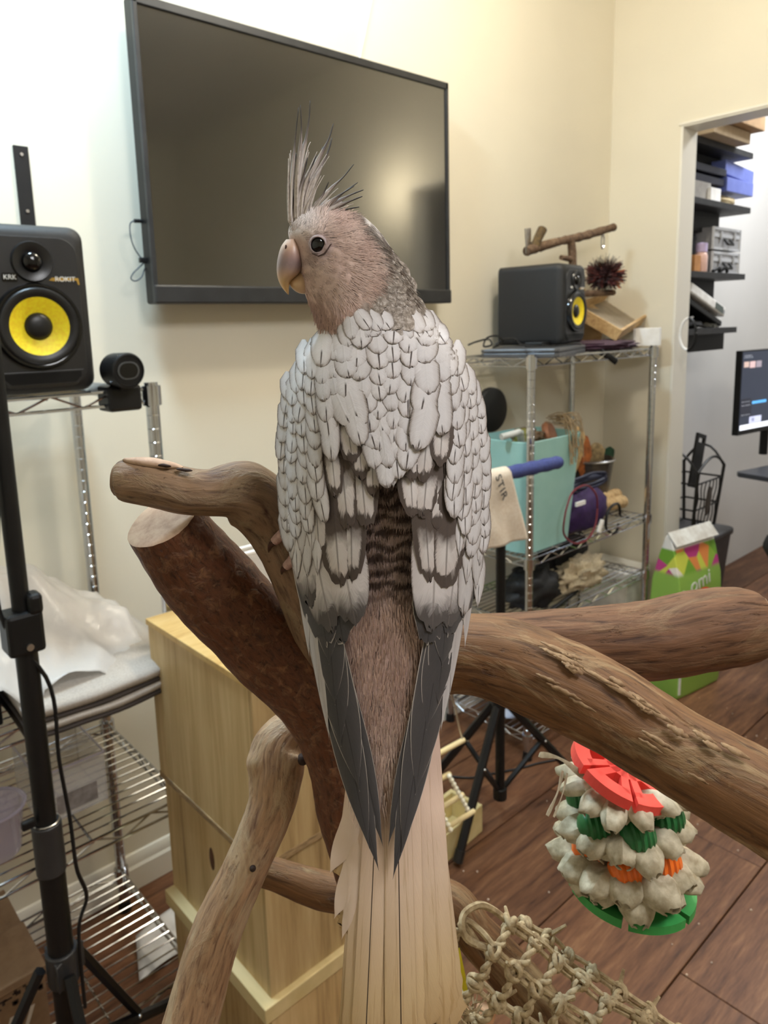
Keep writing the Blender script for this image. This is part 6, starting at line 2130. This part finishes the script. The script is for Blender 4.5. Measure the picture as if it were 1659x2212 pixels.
YM = 1.40
c0, c1 = at(1606, 758, 1, YM), at(1593, 942, 1, YM)
wx = V((1, -0.12, 0)).normalized()
up = (c0 - c1).normalized()
up = (up - wx * up.dot(wx)).normalized()
nf = wx.cross(up)
hM = (c0 - c1).length
wM = 0.62
M = frame(c1, wx, up, nf)
t = thing('monitor', 'dark monitor showing an editing program at the right edge of the picture', 'monitor', c1 + wx * 0.3)
rot = M.to_3x3()


def mbox(x0, x1, y0, y1, z0, z1):
    return MB().box(M @ V(((x0 + x1) / 2, (y0 + y1) / 2, (z0 + z1) / 2)), (x1 - x0, y1 - y0, z1 - z0), rot)


build(mbox(0, wM, 0, hM, -0.03, 0.0), 'housing', m_blk, t, smooth=0, bevel=0.003)
build(mbox(0.008, wM - 0.008, 0.022, hM - 0.006, 0.0, 0.001), 'screen', m_scr, t, smooth=0)
k = hM / 184.0        # metres per photograph pixel on the screen
for nm, (px, py, w_, h_), col, s in (('toolbar', (12, 8, 600 * 0, 0), (0, 0, 0), 0),):
    pass
els = [('taskbar', 6, 162, 150, 11, (236, 240, 250), 1.0), ('thumbnail', 10, 24, 20, 12, (196, 170, 160), 0.7), ('thumbnail', 34, 24, 22, 14, (206, 176, 176), 0.7), ('thumbnail', 60, 24, 22, 14, (150, 140, 150), 0.7),
       ('highlight_bar', 52, 112, 60, 6, (90, 170, 230), 0.8), ('clip_strip', 44, 146, 50, 15, (196, 200, 226), 0.8), ('clip_picture', 52, 149, 12, 8, (60, 64, 84), 0.5), ('timeline_panel', 4, 104, 46, 40, (44, 46, 58), 0.5)]
rg = random.Random(6)
for nm, x, y, w_, h_, col, s in els:
    build(mbox(x * k, (x + w_) * k, hM - (y + h_) * k, hM - y * k, 0.001, 0.0016 + 0.0002 * (nm[0] == 'c')), nm, glow(nm + str(x), col, s), t, smooth=0)
mb = MB()
for y in (110, 118, 10, 14, 139):
    x = 10
    while x < 42:
        w_ = rg.uniform(1, 3)
        q = mbox(x * k, (x + w_) * k, hM - (y + 2.0) * k, hM - y * k, 0.001, 0.0019)
        mb.add(q.v, q.f)
        x += w_ + rg.uniform(2, 5)
build(mb, 'screen_text', glow('text', (170, 174, 184), 0.6), t, smooth=0, kind='stuff')
DZ = 0.76
tip, e1, e2 = at(1586, 1019, 2, DZ), at(1720, 1041, 2, DZ), at(1700, 984, 2, DZ)
t = thing('desk', 'thin dark desk with black legs below the monitor at the right edge', 'desk', (tip.x + 0.4, tip.y, 0))
v1, v2 = (e1 - tip).normalized(), (e2 - tip).normalized()
v2 = V((-v1.y, v1.x, 0)) if V((-v1.y, v1.x, 0)).dot(v2) > 0 else V((v1.y, -v1.x, 0))
Md = frame(tip, v1, v2, V((0, 0, 1)))
build(MB().prism([(0.02, 0), (1.2, 0), (1.2, 0.55), (0.02, 0.55), (0, 0.53), (0, 0.02)], -0.022, 0.0, Md), 'desk_top', mat('dark_desk_top', (58, 60, 66), 0.35), t, smooth=0, bevel=0.003)
lq = at(1644, 1042, 1, (Md @ V((0.2, 0.25, 0))).y)
lx = 0.24
for x_ in (lx, lx + 0.8):
    build(MB().prism([(x_ - 0.03, 0.25), (x_ + 0.03, 0.25), (x_ + 0.03, 0.31), (x_ - 0.03, 0.31)], -DZ + 0.03, -0.022, Md), 'leg', m_blk, t, smooth=0, bevel=0.002)
    build(MB().prism([(x_ - 0.035, 0.05), (x_ + 0.035, 0.05), (x_ + 0.035, 0.5), (x_ - 0.035, 0.5)], -DZ, -DZ + 0.03, Md), 'foot', m_blk, t, smooth=0, bevel=0.004)
    build(MB().prism([(x_ - 0.045, 0.235), (x_ + 0.045, 0.235), (x_ + 0.045, 0.325), (x_ - 0.045, 0.325)], -0.27, -0.22, Md), 'leg_collar', m_blk, t, smooth=0, bevel=0.004)
build(MB().prism([(lx - 0.05, 0.23), (lx + 0.85, 0.23), (lx + 0.85, 0.33), (lx - 0.05, 0.33)], -0.07, -0.022, Md), 'under_frame', m_blk, t, smooth=0, bevel=0.004)
build(MB().cyl(M @ V((wM / 2, 0.05, -0.03)), V(((M @ V((wM / 2, 0.05, -0.03))).x, (M @ V((wM / 2, 0.05, -0.03))).y, DZ + 0.001)), 0.02, 12), 'stand', m_blk, bpy.data.objects['monitor'])
q = at(1752, 1235, 1, 0.80)
t = thing('office_chair', 'black office chair just entering the picture at the right edge', 'chair', (q.x + 0.2, 0.80, 0))
build(blob((q.x + 0.22, 0.80, q.z + 0.02), (0.25, 0.22, 0.10), 0.05, 2, 41), 'seat', mat('black_mesh', (18, 18, 19), 0.7, bmp=0.2), t, smooth=70)
build(blob((q.x + 0.45, 0.80, q.z + 0.35), (0.06, 0.2, 0.28), 0.05, 2, 42), 'backrest', mat('black_mesh', (18, 18, 19), 0.7, bmp=0.2), t, smooth=70)
build(MB().cyl((q.x + 0.22, 0.80, 0.06), (q.x + 0.22, 0.80, q.z), 0.025, 12), 'column', m_blk, t)
for a in range(5):
    d = V((math.cos(a * 1.2566), math.sin(a * 1.2566), 0))
    build(MB().tube([V((q.x + 0.22, 0.80, 0.09)), V((q.x + 0.22, 0.80, 0.05)) + d * 0.18], [0.022, 0.014], 8), 'base_arm', m_blk, t)
    build(MB().ball(V((q.x + 0.22, 0.80, 0.025)) + d * 0.18, 0.025), 'caster', m_rub, t)

# bag of bird food
t = thing('food_bag', 'colourful green folded top bird food bag standing in the doorway', 'bag', (2.72, 1.2, 0))
FB = [at(1462, 1512, 2, 0.0), at(1548, 1470, 2, 0.0)]
wB = (FB[1] - FB[0]).length * 1.02
fd = (FB[1] - FB[0]).normalized()
o = FB[0]
bk_ = V((-fd.y, fd.x, 0))
if bk_.dot(V((1, 1, 0))) < 0:
    bk_ = -bk_
M = frame(o, fd, V((0, 0, 1)), -bk_)
rg = random.Random(12)


def bag_pt(x, y, z):
    return M @ V((x, y, z))


HB = 0.64
DEP = 0.14
rings = []
for i, (y, dd, ww) in enumerate(((0, DEP, wB), (0.02, DEP * 1.05, wB * 1.03), (0.24, DEP * 1.05, wB * 1.02), (0.46, DEP * 0.85, wB), (0.56, DEP * 0.5, wB * 0.98), (HB, DEP * 0.14, wB * 0.97))):
    mid = -DEP / 2
    rings.append([bag_pt(wB / 2 + sx_ * ww / 2, y, mid + sz_ * dd / 2) for sx_, sz_ in ((-1, 1), (-0.33, 1.04), (0.33, 1.04), (1, 1), (1.0, 0), (1, -1), (0, -1), (-1, -1), (-1.0, 0.0))])
n = 9
mb = MB().add([p for r in rings for p in r], [(i * n + j, i * n + (j + 1) % n, (i + 1) * n + (j + 1) % n, (i + 1) * n + j) for i in range(5) for j in range(n)] + [tuple(range(n - 1, -1, -1)), tuple(5 * n + j for j in range(n))])
m_bag, nt, b = newmat('printed_green_bag')
vec = coords(nt, (1, 1, 1))
sepz = nt.nodes.new('ShaderNodeSeparateXYZ')
link(nt, vec, sepz.inputs[0])
vor = nt.nodes.new('ShaderNodeTexVoronoi')
vor.inputs['Scale'].default_value = 15.0
link(nt, vec, vor.inputs['Vector'])
sepc = nt.nodes.new('ShaderNodeSeparateColor')
link(nt, vor.outputs['Color'], sepc.inputs[0])
pat = nt.nodes.new('ShaderNodeValToRGB')
pat.color_ramp.interpolation = 'CONSTANT'
els_ = pat.color_ramp.elements
els_[0].position, els_[0].color = 0.0, lin((150, 190, 70))
els_[1].position, els_[1].color = 0.30, lin((214, 222, 90))
for p_, c_ in ((0.48, (238, 150, 84)), (0.62, (196, 70, 140)), (0.75, (246, 240, 228)), (0.88, (120, 170, 60))):
    e_ = els_.new(p_)
    e_.color = lin(c_)
link(nt, sepc.outputs[0], pat.inputs[0])
zr = ramp(nt, sepz.outputs[2], [(0.485, (0, 0, 0, 1)), (0.50, (1, 1, 1, 1))])
zt_ = ramp(nt, sepz.outputs[2], [(0.585, (0, 0, 0, 1)), (0.59, (1, 1, 1, 1))])
c_ = mixc(nt, zr, lin((146, 188, 84)), pat.outputs[0])
c_ = mixc(nt, zt_, c_, lin((240, 238, 232)))
link(nt, c_, b.inputs['Base Color'])
b.inputs['Roughness'].default_value = 0.35
build(mb, 'bag_body', m_bag, t, smooth=30, bevel=0.004)
mb = MB()
mb.add([bag_pt(0, HB - 0.01, -DEP / 2 + 0.012), bag_pt(wB, HB - 0.01, -DEP / 2 + 0.012), bag_pt(wB, HB + 0.012, -DEP / 2), bag_pt(0, HB + 0.012, -DEP / 2), bag_pt(wB, HB - 0.035, -0.030), bag_pt(0, HB - 0.035, -0.030)], [(0, 1, 2, 3), (5, 4, 2, 3)])
build(mb, 'folded_top', mat('white_foil', (236, 236, 230), 0.35, col2=(206, 200, 190), scale=24), t, smooth=0, solid=0.004, label='white folded top of the bag')
Mt = M @ Matrix.Translation((wB * 0.45, 0.452, -0.002)) @ Matrix.Rotation(0.18, 4, 'Z')
lettering('omi', 0.085, Mt, 'printed_word', mat('white_print', (225, 225, 220), 0.6), t, 0.0008)
build(MB().ball(bag_pt(wB * 0.50, 0.375, 0.000), (0.07, 0.05, 0.007), rot if False else M.to_3x3(), 20, 8), 'red_fruit_print', mat('red_print', (206, 44, 36), 0.5), t)
build(MB().prism([(0.0, 0.02), (0.012, 0.02), (0.012, 0.44), (0.0, 0.44)], 0.002, 0.006, M), 'white_edge_stripe', mat('white_print', (225, 225, 220), 0.6), t, smooth=0)
build(MB().prism([(0.04, 0.05), (0.09, 0.05), (0.07, 0.22), (0.045, 0.26)], 0.001, 0.002, M @ Matrix.Translation((0, 0, -DEP)) @ Matrix.Rotation(0, 4, 'Y')), 'blue_side_print', mat('blue_print', (70, 130, 150), 0.5), t, smooth=0)

# ------------------------------------------------------------------ palm leaf foraging toy hanging behind the front limb
TC = dp(1350, 1785, 0.405)
k_ = 0.405 / F_PX                    # metres per pixel there
UPV = (V((0, 0, 1)) - CAM_R * 0.10).normalized()
AX = (CAM_R - UPV * CAM_R.dot(UPV)).normalized()
AY = UPV.cross(AX)
toy = thing('foraging_toy', 'palm leaf foraging toy with red and green slotted discs hanging below the front limb', 'toy', TC)


def tp(px):
    """height along the toy axis for a photograph row near its middle"""
    return -(px - 1785) * k_ * 1.12


def disc(h, r, m, name, seed, th=0.006, slots=6, start=0.0, tilt=0.0, fwd=0.0):
    """flat slotted plastic disc cut into segments"""
    o = TC + UPV * h
    M = frame(o, AX, AY, UPV) @ Matrix.Rotation(tilt, 4, 'Y') @ Matrix.Rotation(fwd, 4, 'X')
    mb = MB()
    for s in range(slots):
        a0, a1 = start + s / slots * 6.2832 + 0.05, start + (s + 1) / slots * 6.2832 - 0.05
        am = (a0 + a1) / 2
        n = 9
        outer = [(r * math.cos(a0 + (a1 - a0) * i / n), r * math.sin(a0 + (a1 - a0) * i / n)) for i in range(n + 1)]
        # triangular hole in each segment: frame of four bars
        def pt(rr, a):
            return (rr * math.cos(a), rr * math.sin(a))
        rim_in = [pt(r * 0.70, a0 + (a1 - a0) * i / n) for i in range(n + 1)]
        mb.prism(outer + rim_in[::-1], 0, th, M)
        wsp = 0.21
        mb.prism([pt(r * 0.82, a0), pt(r * 0.82, a0 + wsp), pt(r * 0.28, a0 + wsp * 2.2), pt(r * 0.10, a0)], 0, th, M)
        mb.prism([pt(r * 0.82, a1 - wsp), pt(r * 0.82, a1), pt(r * 0.10, a1), pt(r * 0.28, a1 - wsp * 2.2)], 0, th, M)
    mb.lathe([(r * 0.08, 0), (r * 0.40, 0), (r * 0.40, th), (r * 0.08, th), (r * 0.08, 0)], 18, M)
    return build(mb, name, m, toy, smooth=0)


m_red = mat('red_plastic', (240, 76, 66), 0.45)
m_grn = mat('green_plastic', (56, 146, 74), 0.4)
disc(tp(1672), 0.0285, m_red, 'red_disc', 1, start=0.4, tilt=0.42, fwd=0.15)
disc(tp(1915), 0.0345, m_grn, 'green_disc', 2, th=0.005, start=0.1, tilt=0.16)
m_husk = mat('palm_husk', (214, 203, 176), 0.75, col2=(160, 146, 118), scale=130, stretch=(1, 1, 1), bmp=0.4)
m_husk_in = mat('husk_inside', (92, 78, 62), 0.9)
rg = random.Random(14)


def petal(h, ang, L, w, droop, seed):
    rr = random.Random(seed)
    d = AX * math.cos(ang) + AY * math.sin(ang)
    s = AX * -math.sin(ang) + AY * math.cos(ang)
    nu, nv = 8, 12
    tw = rr.uniform(-0.35, 0.35)
    outer = []
    for i in range(nu + 1):
        u = i / nu
        wid = w * (0.25 + 0.85 * math.sin(math.pi * min(0.92, 0.08 + 0.72 * u))) * (1 - 0.40 * max(0, (u - 0.7) / 0.3) ** 2)
        c = TC + UPV * (h + droop * L * (u ** 1.4) + 0.003 * math.sin(u * 3)) + d * (0.006 + L * u)
        for j in range(nv + 1):
            a = -0.4 * math.pi * u * u + math.pi * (1 + 0.8 * u * u) * (j / nv)
            outer.append(c + s * (wid / 2 * math.cos(a)) + UPV * (wid * 0.42 * math.sin(a) * (0.5 + 0.5 * u) * (1 + 0.22 * math.cos(5 * a + seed))) + d * (rr.uniform(-0.0005, 0.0005) + 0.002 * math.sin(a) * u + tw * 0.004 * math.cos(a) * u))
    mb = MB().add(outer, [(i * (nv + 1) + j, (i + 1) * (nv + 1) + j, (i + 1) * (nv + 1) + j + 1, i * (nv + 1) + j + 1) for i in range(nu) for j in range(nv)])
    o = build(mb, 'palm_petal', m_husk, toy, smooth=60, solid=0.0007)
    return o


seed = 0
for (row, cnt, L, w, droop, ph) in ((1700, 12, 0.027, 0.012, 0.02, 0.0), (1704, 9, 0.019, 0.011, -0.1, 0.3), (1776, 12, 0.030, 0.016, -0.03, 0.1), (1782, 10, 0.022, 0.015, -0.15, 0.35), (1852, 12, 0.033, 0.018, 0.0, 0.22), (1862, 11, 0.028, 0.018, -0.18, 0.0)):
    for q in range(cnt):
        seed += 1
        a = (q + rg.uniform(-0.22, 0.22)) / cnt * 6.2832 + ph
        petal(tp(row), a, L * rg.uniform(0.9, 1.12), w * rg.uniform(0.9, 1.1), droop + rg.uniform(-0.12, 0.12), seed)


def ribbed(c, r, m, name):
    prof = []
    n = 26
    for i in range(n + 1):
        ph = math.pi * i / n
        f = 1 + 0.075 * math.sin(i * math.pi / 1.5)
        prof.append((max(1e-5, r * math.sin(ph) * f), -r * math.cos(ph)))
    M = frame(c, UPV, AY, -AX)
    return build(MB().lathe(prof, 20, M), name, m, toy, smooth=50)


m_gb = mat('green_bead', (34, 100, 50), 0.4)
m_ob = mat('orange_bead', (238, 112, 32), 0.4)
for row, m, nm, r, ph in ((1744, m_gb, 'green_bead', 0.0092, 0.5), (1818, m_ob, 'orange_bead', 0.0090, 0.15)):
    for q in range(6):
        a = q / 6 * 6.2832 + ph
        ribbed(TC + UPV * tp(row) + (AX * math.cos(a) + AY * math.sin(a)) * 0.0225, r, m, nm)
build(MB().cyl(TC + UPV * tp(1935), TC + UPV * (tp(1640) + 0.012), 0.004, 10), 'core_stick', m_dow, toy)
# loose husk shreds
for (pts, w) in ((((1262, 1680), (1212, 1640), (1165, 1630)), 0.004), (((1215, 1665), (1205, 1710), (1182, 1762)), 0.006), (((1225, 1670), (1215, 1715), (1196, 1765)), 0.004), (((1290, 1715), (1320, 1740), (1345, 1725)), 0.0015)):
    p = [dp(x, y, 0.392 - 0.004 * i) for i, (x, y) in enumerate(pts)]
    build(MB().tube(curve([tuple(q) for q in p], 10), [w * (0.7 + 0.3 * math.sin(i)) / 2 for i in range(10)], 5, squash=0.25), 'husk_shred', m_husk, toy)
# hooks: one over the limb, one ring at the bottom
rc = TC + UPV * (tp(1935) - 0.006)
build(MB().tube([rc + AX * (0.0055 * math.cos(a)) + UPV * (0.0055 * math.sin(a)) for a in (q / 16 * 6.2832 for q in range(16))], 0.0009, 6, closed=True), 'bottom_ring', m_chrome, toy)
build(MB().box(TC + UPV * (tp(1925)) + AX * -0.006 - AY * 0.012, (0.006, 0.004, 0.008)), 'yellow_peg', mat('yellow_plastic', (244, 176, 40), 0.4), toy, smooth=0, bevel=0.001)
top = TC + UPV * (tp(1640) + 0.012)
lb_ = dp(1390, 1565, 0.318)
build(MB().tube(curve([tuple(top), tuple(dp(1370, 1600, 0.37)), tuple(dp(1400, 1520, 0.335)), tuple(dp(1410, 1500, 0.315))], 20), 0.0011, 6), 'hanging_wire', m_steel, toy)

# ------------------------------------------------------------------ seagrass rope mat hung along the low branch
m_sg = mat('seagrass', (202, 180, 142), 0.85, col2=(150, 126, 92), scale=240, bmp=0.5)
mat_t = thing('seagrass_mat', 'knotted seagrass rope mat hung over the low branch at the bottom right', 'mat', dp(1200, 2090, 0.40))
ROW = [[(1132, 1997), (1181, 2023), (1223, 2065), (1278, 2098), (1337, 2140), (1402, 2185), (1470, 2232)],
       [(1099, 1993), (1155, 2032), (1200, 2075), (1252, 2114), (1308, 2163), (1379, 2200), (1450, 2255)],
       [(1064, 2052), (1109, 2094), (1155, 2133), (1204, 2165), (1269, 2207), (1335, 2255)],
       [(1025, 2120), (1073, 2163), (1122, 2197), (1175, 2235), (1230, 2280)],
       [(985, 2165), (1020, 2205), (1065, 2245)]]
DEPR = [0.402, 0.385, 0.372, 0.372, 0.380]
rg = random.Random(9)


def twisted(pts, r, turns_per_m=160.0, parent=None, name='twisted_cord', n=None):
    """two strands wound round each other"""
    pts = [V(p) for p in pts]
    L = sum((b - a).length for a, b in zip(pts, pts[1:]))
    n = n or max(10, int(L / 0.0011))
    c = [V(p) for p in curve([tuple(p) for p in pts], n)]
    mb = MB()
    for ph in (0, math.pi):
        out = []
        for i, p in enumerate(c):
            t = (c[min(i + 1, n - 1)] - c[max(i - 1, 0)]).normalized()
            a = (CAM_F - t * CAM_F.dot(t)).normalized()
            b = t.cross(a)
            th = i / n * L * turns_per_m * 6.2832 * 0.55 + ph
            out.append(p + (a * math.cos(th) + b * math.sin(th)) * r * 0.55)
        mb.tube(out, r * 0.62, 6)
    return build(mb, name, m_sg, parent, smooth=60)


NODE = [[dp(x, y, DEPR[i]) for x, y in r] for i, r in enumerate(ROW)]
for i, r in enumerate(NODE):
    for a, b in zip(r, r[1:]):
        o = (CAM_D + CAM_R * -0.6).normalized() * 0.0016
        for s in (-1, 1):
            m_ = (a + b) / 2 + V((rg.uniform(-1, 1), rg.uniform(-1, 1), rg.uniform(-1, 1))) * 0.001
            build(MB().tube(curve([tuple(a + o * s), tuple(m_ + o * s), tuple(b + o * s)], 8), 0.0014, 6), 'straight_strand', m_sg, mat_t)
for i in range(len(NODE) - 1):
    for j in range(min(len(NODE[i]), len(NODE[i + 1]))):
        a, b = NODE[i][j], NODE[i + 1][j]
        m_ = (a + b) / 2 - CAM_F * 0.004
        twisted([a, m_, b], 0.0023, parent=mat_t)
for i, r in enumerate(NODE):
    for j, p in enumerate(r):
        mb = MB()
        for q in range(3):
            ax = V((rg.gauss(0, 1), rg.gauss(0, 1), rg.gauss(0, 1))).normalized()
            s1 = ax.orthogonal().normalized()
            s2 = ax.cross(s1)
            rr = rg.uniform(0.0030, 0.0042)
            mb.tube([p + (s1 * math.cos(a) + s2 * math.sin(a)) * rr - CAM_F * 0.001 for a in (z / 12 * 6.2832 for z in range(12))], 0.0015, 6, closed=True)
        mb.tube([p, p + V((rg.uniform(-1, 1), rg.uniform(-1, 1), rg.uniform(0, 1))) * 0.008], [0.0016, 0.0008], 5)
        build(mb, 'knot', m_sg, mat_t, smooth=60)
lp = [NODE[1][0], dp(1066, 1966, 0.385), dp(1035, 1955, 0.380), dp(1004, 1972, 0.376), dp(998, 2000, 0.373), dp(1012, 2030, 0.372), NODE[2][0]]
build(MB().tube(curve([tuple(p) for p in lp], 30), 0.0019, 6), 'end_loop', m_sg, mat_t)
lp = [dp(1066, 2044, 0.37), dp(1040, 2012, 0.374), dp(1012, 1990, 0.376), dp(1006, 1996, 0.376), dp(1030, 2034, 0.374)]
build(MB().tube(curve([tuple(p) for p in lp], 20), 0.0016, 6), 'end_loop', m_sg, mat_t)
twisted([dp(1000, 1995, 0.385), dp(985, 2020, 0.392), dp(978, 2050, 0.398)], 0.0022, parent=mat_t)
# frayed ends, a wooden block, a yellow and blue piece behind the tail tip
mb = MB()
for q in range(90):
    a = dp(rg.uniform(955, 1035), rg.uniform(2165, 2240), rg.uniform(0.372, 0.39))
    b = a + CAM_R * rg.uniform(-0.006, 0.008) + CAM_D * rg.uniform(-0.008, 0.008)
    mb.tube([a, (a + b) / 2 - CAM_F * rg.uniform(0, 0.004), b], [0.0006, 0.0005, 0.0002], 4)
build(mb, 'frayed_ends', m_sg, mat_t, smooth=0, kind='stuff')
build(MB().box(dp(1048, 2190, 0.40), (0.010, 0.008, 0.008), Matrix.Rotation(0.5, 3, 'Y')), 'wood_bead', mat('peach_wood', (226, 176, 134), 0.6), mat_t, smooth=0, bevel=0.001)
q = dp(978, 2110, 0.41)
t = thing('plastic_flag', 'yellow and blue plastic piece peeking out right of the tail tip', 'toy', q)
build(MB().prism([(-0.006, -0.018), (0.009, -0.008), (0.004, 0.016), (-0.006, 0.010)], -0.001, 0.001, frame(q, CAM_R, -CAM_D, -CAM_F)), 'yellow_piece', mat('yellow_sheet', (222, 206, 40), 0.4), t, smooth=0)
build(MB().prism([(-0.006, 0.0), (0.002, 0.002), (0.003, 0.014), (-0.006, 0.018)], -0.001, 0.001, frame(dp(972, 2062, 0.412), CAM_R, -CAM_D, -CAM_F)), 'blue_piece', mat('blue_sheet', (52, 48, 150), 0.4), t, smooth=0)
build(MB().tube([dp(978, 2062, 0.411), dp(982, 2110, 0.411), dp(1010, 2170, 0.39)], 0.0012, 5), 'tie_strand', m_sg, t)
